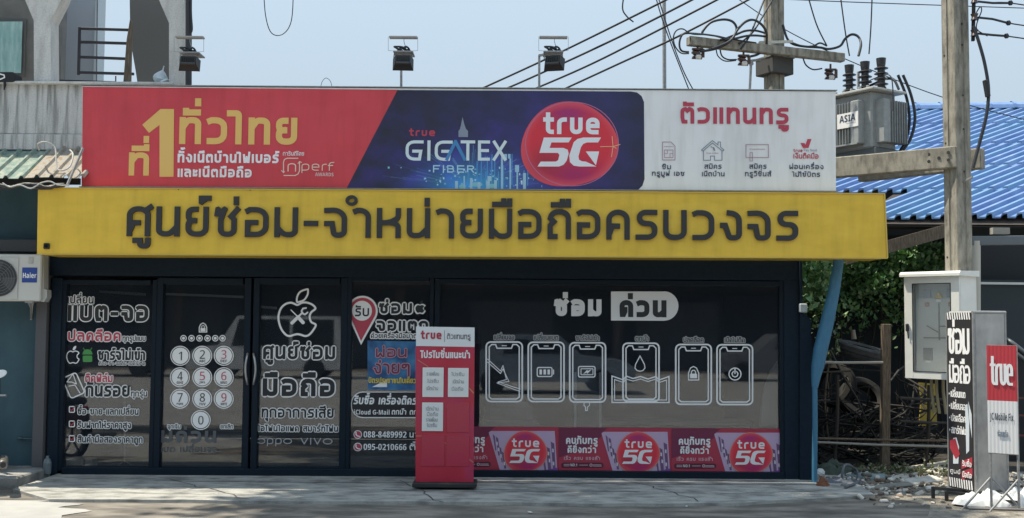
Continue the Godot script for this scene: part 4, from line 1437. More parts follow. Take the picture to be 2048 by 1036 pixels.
func floodlight(x: float, ytop: float, ybody: float, ybot: float, tilt: float, label: String, postx: float):
	var z := 0.55
	var t := thing("floodlight", label, "floodlight", W(postx, 180, 0.45), 0.0, "floodlights above the billboard")
	var b := MB.new()
	if postx > 400.0:
		b.bar(W(postx, 186, 0.45), W(postx, ybot - 28, 0.45), 0.026, 0.026, 0.002, Vector3.BACK)
		b.bar(W(postx, ybot - 28, 0.45), W(x + 6, ybot - 34, 0.75), 0.024, 0.024)
	else:
		b.bar(W(postx, ybot - 30, 0.1), W(x, ybot - 34, 0.75), 0.024, 0.024)
	part(t, "post", b, M.galv)
	# the lamp housing: deeper at the back, its glass turned down towards the board
	var turn := Basis(Vector3.UP, tilt) * Basis(Vector3.RIGHT, -0.35)
	var c := W(x, (ybody + ybot) * 0.5, 0.85)
	var hw := 21.0 * S(0.85)
	var hh := (ybot - ybody) * 0.5 * S(0.85)
	var hd := 0.055
	b = MB.new()
	var fr := []
	for q in [[-1, -1, 1], [1, -1, 1], [1, 1, 1], [-1, 1, 1], [-0.72, -0.5, -1], [0.72, -0.5, -1], [0.72, 0.75, -1], [-0.72, 0.75, -1]]:
		fr.append(c + turn * Vector3(q[0] * hw, q[1] * hh, -q[2] * hd))
	b.qout(fr[4], fr[5], fr[6], fr[7], c)
	for k in 4:
		b.qout(fr[k], fr[(k + 1) % 4], fr[4 + (k + 1) % 4], fr[4 + k], c)
	b.qout(fr[0], fr[1], fr[2], fr[3], c)
	for k in 7:
		b.box(c + turn * Vector3((k - 3) * hw * 0.2, hh * 0.1, hd * 1.12), Vector3(0.006, hh * 1.0, 0.03), turn)
	part(t, "housing", b, M.dark)
	b = MB.new()
	b.box(c + turn * Vector3(0, -hh * 0.62, hd * 1.02), Vector3(hw * 1.3, hh * 0.4, 0.03), turn, 0.004)
	part(t, "driver_box", b, plain(0.03, 0.03, 0.03, 0.4))
	b = MB.new()
	b.box(c - turn * Vector3(0, 0, hd + 0.004), Vector3(hw * 1.8, hh * 1.8, 0.006), turn)
	part(t, "lamp_glass", b, plain(0.35, 0.36, 0.34, 0.1))
	b = MB.new()
	var yb := ybody - 7.0
	rect(b, x - 20, yb - 3, x + 20, yb, 0.6, 0.85, 0.004)
	b.tube([W(x - 17, yb, 0.75), W(x - 19, ybody + 8, 0.78)], 0.006, 6)
	b.tube([W(x + 17, yb, 0.75), W(x + 19, ybody + 8, 0.78)], 0.006, 6)
	part(t, "bracket", b, M.galv)
	b = MB.new()
	var cw := []
	for k in 26:
		var a := k * 0.75
		cw.append(W(x + sin(a) * 18.0 * (0.7 + 0.3 * sin(k * 1.7)), yb - 6 + cos(a * 1.3) * 5.0, 0.72 + 0.03 * cos(a)))
	b.tube(curve(cw, 3), 0.010, 5)
	part(t, "coiled_cable", b, M.cable)
	b = MB.new()
	rect(b, x - 28, ytop - 1.5, x + 28, ytop + 2.0, 0.67, 0.75, 0.003)
	part(t, "panel", b, plain(0.35, 0.33, 0.31, 0.5))
	b = MB.new()
	for sx in [-29.5, 29.5]:
		b.tube([W(x + sx, ytop, 0.7), W(x + sx, yb - 3, 0.7)], 0.0022, 4)
		b.tube([W(x + sx, yb - 3, 0.7), W(x + sx * 0.6, yb - 2, 0.7)], 0.0022, 4)
	b.tube(curve([W(x + 3, ytop + 2, 0.72), W(x + 2, ytop + 10, 0.74), W(x + 6, yb - 8, 0.72)], 4), 0.004, 5)
	part(t, "hanging_wire", b, plain(0.3, 0.31, 0.33, 0.5))

func corrugated(x0: float, x1: float, top: float, bot: float, zt: float, zb: float, ribs: int, sag: float) -> MB:
	# a sheet with trapezoid ribs running down its slope, in pixel columns x0..x1
	var b := MB.new()
	var prof := []
	for k in ribs:
		var a := x0 + (x1 - x0) * k / ribs
		var d := (x1 - x0) / ribs
		prof.append_array([[a, 0.0], [a + d * 0.62, 0.0], [a + d * 0.74, 0.032], [a + d * 0.88, 0.032]])
	prof.append([x1, 0.0])
	for i in prof.size() - 1:
		var p: Array = prof[i]
		var q: Array = prof[i + 1]
		for s in [0.0, -0.006]:
			var l: Vector3 = W(p[0], bot + sag * sin(p[0] * 0.05), zb) + Vector3(0, p[1] + s, 0)
			var r: Vector3 = W(q[0], bot + sag * sin(q[0] * 0.05), zb) + Vector3(0, q[1] + s, 0)
			var u0 := W(p[0], top, zb)
			var u1 := W(q[0], top, zb)
			var tl := Vector3(u0.x, W(p[0], top, zt).y + p[1] + s, zt)
			var tr := Vector3(u1.x, W(q[0], top, zt).y + q[1] + s, zt)
			if s == 0.0:
				b.quad(l, r, tr, tl)
			else:
				b.quad(r, l, tl, tr)
		var e := W(p[0], bot + sag * sin(p[0] * 0.05), zb) + Vector3(0, p[1], 0)
		var f := W(q[0], bot + sag * sin(q[0] * 0.05), zb) + Vector3(0, q[1], 0)
		b.quad(e - Vector3(0, 0.006, 0), f - Vector3(0, 0.006, 0), f, e)
	return b

func neighbour():
	var t := thing("concrete_building", "weathered grey concrete two storey house at the left edge", "building", W(60, 950, -0.1))
	var b := MB.new()
	# stained balcony parapet with a coping and a ledge
	rect(b, -160, 166, 345, 268, -0.28, -0.1, 0.006)
	part(t, "parapet", b, M.stained)
	b = MB.new()
	rect(b, -160, 162, 345, 167, -0.32, -0.03, 0.006)
	part(t, "coping", b, M.column)
	b = MB.new()
	rect(b, -160, 268, 345, 300, -1.8, -0.06, 0.008)
	part(t, "floor_beam", b, M.stained)
	# the two flared columns that carry the arches
	b = MB.new()
	flat(b, [[68, 162], [67.5, 41], [50, 0], [8, -70], [150, -70], [122, 0], [101, 41], [102, 162]], -0.36, -0.12)
	part(t, "column", b, M.column)
	b = MB.new()
	flat(b, [[338, 165], [338, 46], [318, 0], [270, -70], [369, -70], [369, 178]], -0.36, -0.12)
	part(t, "column", b, M.column)
	b = MB.new()
	flat(b, [[-160, 162], [-160, -70], [-40, -70], [-75, 0], [-92, 41], [-92, 162]], -0.36, -0.12)
	part(t, "column", b, M.column)
	b = MB.new()
	rect(b, -160, -130, 369, -70, -0.5, -0.1)
	part(t, "roof_beam", b, M.column)
	# back wall of the balcony with a curtained window
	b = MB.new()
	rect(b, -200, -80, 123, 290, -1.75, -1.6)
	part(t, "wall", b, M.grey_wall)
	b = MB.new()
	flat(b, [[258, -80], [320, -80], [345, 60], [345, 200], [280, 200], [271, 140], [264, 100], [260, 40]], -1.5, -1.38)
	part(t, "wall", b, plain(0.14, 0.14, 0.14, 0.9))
	b = MB.new()
	rect(b, 122, -80, 190, 290, -2.6, -2.4)
	part(t, "wall", b, plain(0.42, 0.46, 0.52, 0.9))
	b = MB.new()
	rect(b, 188, -80, 194, 290, -2.6, -2.32)
	part(t, "wall_edge", b, plain(0.55, 0.62, 0.66, 0.9))
	b = MB.new()
	rect(b, -120, 36, 50, 152, -1.62, -1.57, 0.01)
	var w := part(t, "window", b, plain(0.12, 0.12, 0.12, 0.6))
	var c := MB.new()
	var cols := 40
	for k in cols:
		var xa := -110.0 + 155.0 * k / cols
		var xb := -110.0 + 155.0 * (k + 1) / cols
		var za := -1.53 + 0.012 * sin(k * 0.9)
		var zb := -1.53 + 0.012 * sin((k + 1) * 0.9)
		c.quad(W(xa - 3, 146 if k > 30 else 148, za), W(xb - 3, 146 if k > 30 else 148, zb), W(xb, 43, zb), W(xa, 43, za))
	var ct := part(w, "curtain", c, rough_mat(noise(33, 0.02, 4, [[0.0, 0.22, 0.42, 0.43], [0.5, 0.34, 0.55, 0.55], [1.0, 0.52, 0.70, 0.68]], 256), Vector3(2.5, 0.5, 2.5), 0.9))
	# side walls that close the balcony
	b = MB.new()
	b.tube([W(195, -60, -1.3), W(193, 162, -1.3)], 0.008, 6)
	part(t, "downpipe", b, plain(0.12, 0.13, 0.16, 0.5))
	# iron railing
	var rl := thing("iron_railing", "dark iron railing of four rails in the open balcony arch", "railing", W(205, 165, -0.7))
	var iron := plain(0.035, 0.033, 0.042, 0.6)
	for e in [[158, 57, 262, 60], [158, 84, 258, 87], [158, 114, 262, 118], [158, 145, 268, 148]]:
		b = MB.new()
		b.bar(W(e[0], e[1], -0.7), W(e[2], e[3], -0.7), 0.03, 0.032, 0.003)
		part(rl, "rail", b, iron)
	b = MB.new()
	b.bar(W(159.5, 54, -0.7), W(157, 150, -0.7), 0.03, 0.034, 0.003, Vector3.BACK)
	part(rl, "upright", b, iron)
	b = MB.new()
	b.bar(W(100, 160.5, -0.6), W(232, 164.5, -0.6), 0.03, 0.02)
	b.bar(W(231.5, 152, -0.6), W(231.5, 166, -0.6), 0.012, 0.012, 0.0, Vector3.BACK)
	part(rl, "rail", b, iron)
	b = MB.new()
	flat(b, [[260, 38], [263, 44], [260, 172], [246, 172], [253, 80]], -0.62, -0.57)
	single("leaning_plank", "weathered plank leaning against the end of the iron railing", "plank", b, M.wood)
	# crumpled bag on the coping
	b = MB.new()
	var bag := []
	for k in 9:
		var f := k / 8.0
		bag.append(Vector2(0.10 * sin(PI * minf(f * 1.15 + 0.12, 1.0)) * (1.0 - f * 0.45) + 0.006, f * 0.22))
	b.lathe(bag, Transform3D(Basis(Vector3.FORWARD, 0.25) * Basis.from_scale(Vector3(1, 1, 0.6)), W(318, 167, -0.2)), 9)
	b.lathe([Vector2(0.0, 0.0), Vector2(0.06, 0.015), Vector2(0.05, 0.04), Vector2(0.0, 0.055)], Transform3D(Basis(Vector3.FORWARD, -0.5), W(330, 167, -0.15)), 7)
	single("plastic_bag", "crumpled white plastic bag standing on the balcony parapet", "bag", b, plain(0.62, 0.68, 0.72, 0.5))
	# something black and white hung over the parapet
	var hb := thing("hanging_bag", "black and white bag hanging over the parapet under the curtained window", "bag", W(15, 163, -0.05))
	b = MB.new()
	flat(b, round_px(-20, 144, 31, 164, 7, 4), -0.2, -0.02)
	part(hb, "body", b, plain(0.018, 0.02, 0.026, 0.8))
	b = MB.new()
	line(b, [[-6, 160], [2, 158], [9, 155], [8, 150], [0, 148]], 2.6, -0.012)
	part(hb, "white_stripe", b, M.vinyl)
	b = MB.new()
	b.tube([W(9, 162, -0.03), W(10, 170, -0.03), W(8, 180, -0.04)], [0.014, 0.018, 0.006], 6)
	part(hb, "strap", b, plain(0.018, 0.02, 0.026, 0.8))
	# dark pipe up the corner
	var pp := thing("drain_pipe", "dark vertical pipe beside the right arch column", "pipe", W(377, 190, 0.05))
	b = MB.new()
	b.tube([W(377, 300, 0.05), W(377.5, -70, 0.05)], 0.038, 10)
	part(pp, "pipe", b, plain(0.03, 0.03, 0.035, 0.5))
	b = MB.new()
	b.tube(curve([W(383, -60, 0.08), W(382, 20, 0.09), W(384, 58, 0.09), W(380, 66, 0.07)], 4), 0.012, 6)
	part(pp, "cable", b, M.cable)
	# the awning over the teal wall, sheet by sheet
	var aw := thing("awning", "rusty corrugated awning over the teal wall", "awning", W(40, 372, 0.6))
	part(aw, "roof_sheet", corrugated(-200, 48, 302, 356, -0.02, 0.72, 8, 1.0), M.green_sheet, false).set_meta("label", "faded green sheet")
	part(aw, "roof_sheet", corrugated(49, 109, 297, 355, -0.02, 0.73, 2, 1.0), M.rust_sheet)
	part(aw, "roof_sheet", corrugated(107, 168, 297.5, 355, -0.02, 0.74, 2, 1.0), M.rust_sheet)
	b = MB.new()
	b.bar(W(-200, 362, 0.55), W(160, 363, 0.55), 0.05, 0.07)
	b.bar(W(-200, 340, 0.1), W(160, 341, 0.1), 0.05, 0.07)
	part(aw, "purlin", b, M.dark)
	b = MB.new()
	b.bar(W(166, 296, 0.66), W(135, 369, 0.8), 0.022, 0.022)
	part(aw, "strut", b, M.galv)
	b = MB.new()
	b.tube(curve([W(78, 300, 0.5), W(76, 288, 0.6), W(92, 284, 0.62), W(110, 296, 0.6), W(113, 330, 0.7), W(120, 341, 0.74), W(139, 334, 0.74), W(146, 310, 0.6), W(140, 300, 0.5)], 6), 0.009, 6)
	part(aw, "loose_cable", b, plain(0.45, 0.44, 0.42, 0.7))
	b = MB.new()
	for s in [0, 1]:
		var pl := []
		for k in 22:
			pl.append(W(-150 + k * 13.3, 371 + 3.5 * sin(k * 1.1 + s) + s * 3, 0.78 - 0.03 * s))
		var rr := []
		for k in pl.size(): rr.append(0.020 + 0.010 * sin(k * 2.3 + s * 2.0))
		b.tube(pl, rr, 7)
	var tp := single("rolled_tarpaulin", "grey plastic sheeting bunched along the awning's front edge", "tarpaulin", b, plain(0.035, 0.035, 0.04, 0.35))
	b = MB.new()
	b.tube(curve([W(5, 366, 0.82), W(20, 374, 0.83), W(40, 370, 0.83), W(62, 377, 0.83), W(82, 366, 0.83), W(100, 363, 0.83), W(116, 370, 0.83), W(138, 371, 0.83)], 5), 0.008, 6)
	single("white_rope", "white rope tangled in the sheeting under the awning", "rope", b, plain(0.42, 0.42, 0.40, 0.7))
	# teal wall, beam and conduit
	b = MB.new()
	rect(b, -260, 300, 99, 962, -0.35, -0.05)
	part(t, "lower_wall", b, M.teal_wall)
	b = MB.new()
	rect(b, -260, 478, 76, 502, -0.1, 0.3, 0.004)
	part(t, "lower_beam", b, plain(0.045, 0.048, 0.054, 0.8))
	b = MB.new()
	b.tube(curve([W(84, 610, -0.02), W(84, 740, -0.02), W(84, 865, -0.02), W(82, 877, -0.02), W(70, 878, -0.02), W(38, 877, -0.02)], 4), 0.011, 8)
	b.tube([W(44, 877, -0.02), W(36, 876, -0.02)], 0.018, 8)
	b.tube([W(88, 612, -0.02), W(88, 955, -0.02)], 0.008, 6)
	part(t, "conduit", b, plain(0.05, 0.09, 0.11, 0.6))
	# air conditioner
	var ac := thing("air_conditioner", "white outdoor air conditioner unit on the teal wall", "air conditioner", W(20, 605, 0.3))
	b = MB.new()
	rect(b, -66, 508, 82, 602, 0.22, 0.42, 0.012)
	part(ac, "casing", b, plain(0.55, 0.55, 0.52, 0.5))
	b = MB.new()
	flat(b, [[82, 512], [88, 514], [88, 578], [94, 580], [94, 594], [88, 604], [82, 603]], 0.24, 0.36)
	part(ac, "valve_cover", b, plain(0.46, 0.46, 0.44, 0.5))
	b = MB.new()
	rect(b, -60, 514, 36, 598, 0.424, 0.430, 0.002)
	part(ac, "fan_panel", b, plain(0.50, 0.50, 0.475, 0.5))
	b = MB.new()
	flat(b, ring_px(-3, 556, 37, 40), 0.433, 0.434)
	part(ac, "fan_opening", b, plain(0.05, 0.055, 0.06, 0.7))
	for k in 3:
		b = MB.new()
		var bl := []
		for j in 8:
			var a := TAU * k / 3.0 + j * 0.12
			bl.append([-3 + cos(a) * 34, 556 + sin(a) * 34])
		bl.append([-3 + cos(TAU * k / 3.0 + 0.5) * 8, 556 + sin(TAU * k / 3.0 + 0.5) * 8])
		bl.append([-3 + cos(TAU * k / 3.0 + 0.1) * 8, 556 + sin(TAU * k / 3.0 + 0.1) * 8])
		flat(b, bl, 0.436, 0.437)
		part(ac, "fan_blade", b, plain(0.09, 0.095, 0.10, 0.6))
	b = MB.new()
	for k in 7:
		var rr := 5.0 + k * 5.3
		var rp := []
		for j in 36:
			rp.append(W(-3 + cos(TAU * j / 36) * rr, 556 + sin(TAU * j / 36) * rr, 0.448))
		b.tube(rp, 0.0028, 5, true)
	for k in 8:
		b.tube([W(-3, 556, 0.449), W(-3 + cos(TAU * k / 8) * 38, 556 + sin(TAU * k / 8) * 38, 0.446)], 0.0028, 4)
	part(ac, "fan_grille", b, plain(0.16, 0.16, 0.16, 0.5))
	b = MB.new()
	rect(b, 44, 535, 74, 565, 0.421, 0.424, 0.0)
	part(ac, "badge", b, plain(0.02, 0.06, 0.28, 0.4))
	latin(ac, "Haier", 45.5, 72.5, 545, 556, 0.426, M.vinyl)
	b = MB.new()
	rect(b, 57, 514, 66, 527, 0.42, 0.428, 0.003)
	part(ac, "handle", b, plain(0.42, 0.42, 0.40, 0.5))
	b = MB.new()
	b.bar(W(52, 604, 0.36), W(70, 604, 0.36), 0.06, 0.02)
	flat(b, [[54, 604], [68, 604], [66, 614], [64, 640], [60, 640], [60, 616]], 0.0, 0.03)
	b.bar(W(62, 606, 0.40), W(62, 638, 0.0), 0.02, 0.02)
	b.bar(W(62, 604, 0.42), W(62, 604, -0.05), 0.03, 0.02)
	b.bar(W(-50, 604, 0.42), W(-50, 604, -0.05), 0.03, 0.02)
	part(ac, "bracket", b, M.galv)
	b = MB.new()
	b.lathe([Vector2(0.045, 0.0), Vector2(0.047, 0.12), Vector2(0.035, 0.16), Vector2(0.018, 0.175), Vector2(0.018, 0.2), Vector2(0.0, 0.201)], Transform3D(Basis.IDENTITY, W(94, 947, 0.2)), 12)
	single("plastic_jug", "small clear plastic bottle standing against the shop's left end wall", "bottle", b, plain(0.14, 0.17, 0.19, 0.2))
	motorbike()
	floodlight(378, 73, 113, 139, 0.12, "leftmost floodlight, in front of the dark drain pipe", 378)
	floodlight(806, 73, 111, 138, 0.06, "middle floodlight above the red and navy boundary", 802.5)
	floodlight(1107, 73, 111, 139, -0.25, "rightmost floodlight, among the diagonal power lines", 1078.5)

func motorbike():
	# seen from behind; most of it stands outside the frame
	var c := G(-52, 985, -0.03)
	var t := thing("motorbike", "dark red motorbike parked at the left edge", "motorbike", c)
	var red := plain(0.12, 0.014, 0.02, 0.35)
	var lean := Basis(Vector3.UP, deg_to_rad(-24.0))      # undoes the turn given to the whole bike at the end
	var own := func(p: Vector3): return c + lean * (p - c)
	for q in [[0.0, "wheel"], [-1.25, "wheel"]]:
		var b := MB.new()
		var p := []
		for k in 28:
			p.append(c + Vector3(0, 0.29 + cos(TAU * k / 28) * 0.24, q[0] + sin(TAU * k / 28) * 0.24))
		b.tube(p, 0.048, 8, true)
		var w := part(t, "wheel", b, M.rubber)
		b = MB.new()
		for k in 5:
			b.bar(c + Vector3(0, 0.29, q[0]), c + Vector3(0, 0.29 + cos(TAU * k / 5) * 0.21, q[0] + sin(TAU * k / 5) * 0.21), 0.02, 0.02, 0.0, Vector3.RIGHT)
		part(w, "rim", b, plain(0.05, 0.05, 0.05, 0.5))
	var b := MB.new()
	b.lathe([Vector2(0.0, -0.4), Vector2(0.10, -0.34), Vector2(0.145, 0.0), Vector2(0.13, 0.3), Vector2(0.05, 0.45), Vector2(0.0, 0.46)], Transform3D(Basis(Vector3.RIGHT, Vector3(0, 0.2, -1).normalized(), Vector3(0, 1, 0.2).normalized()), c + Vector3(0, 0.62, -0.15)), 12)
	part(t, "body", b, red)
	b = MB.new()
	b.box(c + Vector3(0, 0.78, -0.2), Vector3(0.26, 0.1, 0.7), Basis(Vector3.RIGHT, 0.06), 0.04)
	part(t, "seat", b, M.rubber)
	b = MB.new()
	b.box(c + Vector3(0, 0.5, 0.22), Vector3(0.16, 0.35, 0.02), Basis(Vector3.RIGHT, -0.3), 0.008)
	part(t, "mudguard", b, M.rubber)
	b = MB.new()
	b.lathe([Vector2(0.0, -0.02), Vector2(0.042, -0.02), Vector2(0.05, 0.0), Vector2(0.05, 0.4), Vector2(0.03, 0.46), Vector2(0.0, 0.46)], Transform3D(Basis(Vector3.RIGHT, Vector3(0, 0.02, -1), Vector3(0, 1, 0.02)), own.call(W(6, 930, c.z + 0.28))), 14)
	part(t, "exhaust", b, plain(0.20, 0.19, 0.18, 0.4, 0.6))
	b = MB.new()
	b.lathe([Vector2(0.0, 0.0), Vector2(0.028, 0.0), Vector2(0.028, 0.01), Vector2(0.0, 0.01)], Transform3D(Basis(Vector3.RIGHT, Vector3(0, 0, 1), Vector3(0, -1, 0)), own.call(W(6, 930, c.z + 0.305))), 14)
	part(t, "exhaust_tip", b, M.dark)
	b = MB.new()
	var hb: Vector3 = own.call(W(-40, 791, c.z - 0.65))
	b.tube([hb + Vector3(-0.33, 0, 0.06), hb, own.call(W(13, 791, c.z - 0.55))], 0.013, 8)
	b.tube([hb, c + Vector3(0, 0.3, -1.25)], 0.03, 8)
	part(t, "handlebar", b, M.steel)
	for sx in [0, 1]:
		b = MB.new()
		var mc: Vector3 = own.call(W(0, 748, c.z - 0.55) if sx == 1 else W(-84, 748, c.z - 0.75))
		b.lathe([Vector2(0.0, -0.014), Vector2(0.05, -0.012), Vector2(0.058, 0.0), Vector2(0.05, 0.008), Vector2(0.0, 0.01)], Transform3D(Basis(Vector3(1, 0.35, 0).normalized() * 1.25, Vector3(0, 0.2, 1).normalized(), Vector3(0.2, -0.7, 0.1)), mc), 18)
		var mr := part(t, "mirror", b, plain(0.85, 0.86, 0.88, 0.25))
		b = MB.new()
		b.tube([mc, hb + Vector3(0.2 if sx else -0.2, 0.0, 0.03)], 0.006, 6)
		part(mr, "stem", b, M.dark)
	b = MB.new()
	b.box(c + Vector3(0, 0.66, 0.2), Vector3(0.12, 0.06, 0.03), Basis.IDENTITY, 0.01)
	part(t, "tail_light", b, plain(0.4, 0.02, 0.02, 0.2))
	t.rotation.y = deg_to_rad(24.0)

func street():
	# bent blue pipe that comes down from the yellow sign
	var t := thing("blue_pipe", "bent blue pipe coming down from the yellow sign beside the black pillar", "pipe", W(1629, 976, 0.3))
	var b := MB.new()
	var z := 0.32
	b.tube([W(1679, 505, z), W(1676, 530, z), W(1668, 582, z), W(1654, 645, z), W(1641, 700, z), W(1635, 735, z)], [0.060, 0.060, 0.066, 0.078, 0.080, 0.072], 14)
	part(t, "wide_pipe", b, M.blue_pipe)
	b = MB.new()
	b.tube([W(1635, 735, z), W(1632, 752, z), W(1629.5, 775, z)], [0.070, 0.055, 0.036], 14)
	part(t, "reducer", b, M.blue_pipe)
	b = MB.new()
	b.tube([W(1629.5, 772, z), W(1630, 860, z), W(1628.5, 977, z)], 0.031, 12)
	part(t, "narrow_pipe", b, M.blue_pipe)
	b = MB.new()
	rect(b, 1600, 607, 1615, 625, 0.1, 0.17, 0.01)
	single("junction_box", "small white junction box on the black pillar's edge", "junction box", b, plain(0.4, 0.45, 0.48, 0.5))

func leaf_mesh(s: float) -> ArrayMesh:
	var b := MB.new()
	var a := Vector3(0, 0, 0)
	var l := Vector3(-0.32, 0.45, 0.06) * s
	var r := Vector3(0.32, 0.45, 0.06) * s
	var e := Vector3(0, 1.0, -0.12) * s
	b.tri(a, Vector3(0, 0.5, -0.02) * s, l)
	b.tri(a, r, Vector3(0, 0.5, -0.02) * s)
	b.tri(l, Vector3(0, 0.5, -0.02) * s, e)
	b.tri(Vector3(0, 0.5, -0.02) * s, r, e)
	return b.mesh()

func leaf_mat() -> StandardMaterial3D:
	if not M.has("leaf"):
		var m := StandardMaterial3D.new()
		m.vertex_color_use_as_albedo = true
		m.roughness = 0.5
		m.backlight_enabled = true
		m.backlight = Color(0.3, 0.4, 0.1)
		M.leaf = m
	return M.leaf

func leaves(par: Node3D, called: String, places: Array, size: float, tones: Array, spread := 1.0) -> MultiMeshInstance3D:
	var mm := MultiMesh.new()
	mm.transform_format = MultiMesh.TRANSFORM_3D
	mm.use_colors = true
	mm.mesh = leaf_mesh(size)
	mm.instance_count = places.size()
	for i in places.size():
		var bs := Basis.from_euler(Vector3(rng.randf_range(-1.4, 1.4) * spread, rng.randf_range(0, TAU), rng.randf_range(-1.2, 1.2) * spread))
		mm.set_instance_transform(i, Transform3D(bs.scaled(Vector3.ONE * rng.randf_range(0.6, 1.25)), places[i]))
		var c: Array = tones[rng.randi() % tones.size()]
		var k := rng.randf_range(0.75, 1.25)
		mm.set_instance_color(i, Color(c[0] * k, c[1] * k, c[2] * k))
	var o := MultiMeshInstance3D.new()
	o.name = called
	o.multimesh = mm
	o.material_override = leaf_mat()
	o.set_meta("kind", "stuff")
	par.add_child(o, true)
	return o

func tyre(called: String, label: String, at: Vector3, b: Basis, r := 0.30, tone := 0.02):
	var t := thing(called, label, "tyre", at, 0.0, "old tyres behind the fence")
	var m := MB.new()
	# tread and side walls as one turned shape with grooves
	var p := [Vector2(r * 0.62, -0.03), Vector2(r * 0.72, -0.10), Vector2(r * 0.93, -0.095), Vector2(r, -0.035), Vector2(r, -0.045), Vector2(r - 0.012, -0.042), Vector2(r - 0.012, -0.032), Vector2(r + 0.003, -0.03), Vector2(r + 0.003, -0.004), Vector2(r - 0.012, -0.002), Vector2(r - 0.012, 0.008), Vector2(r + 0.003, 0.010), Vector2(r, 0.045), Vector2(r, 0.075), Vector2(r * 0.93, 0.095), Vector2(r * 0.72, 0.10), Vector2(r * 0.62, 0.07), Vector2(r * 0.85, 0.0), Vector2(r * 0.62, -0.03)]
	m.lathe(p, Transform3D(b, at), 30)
	part(t, "tread", m, rough_mat(noise(40, 0.02, 3, [[0.0, tone * 0.4, tone * 0.4, tone * 0.4], [1.0, tone * 1.5, tone * 1.45, tone * 1.4]], 128), Vector3(2, 2, 2), 0.85))

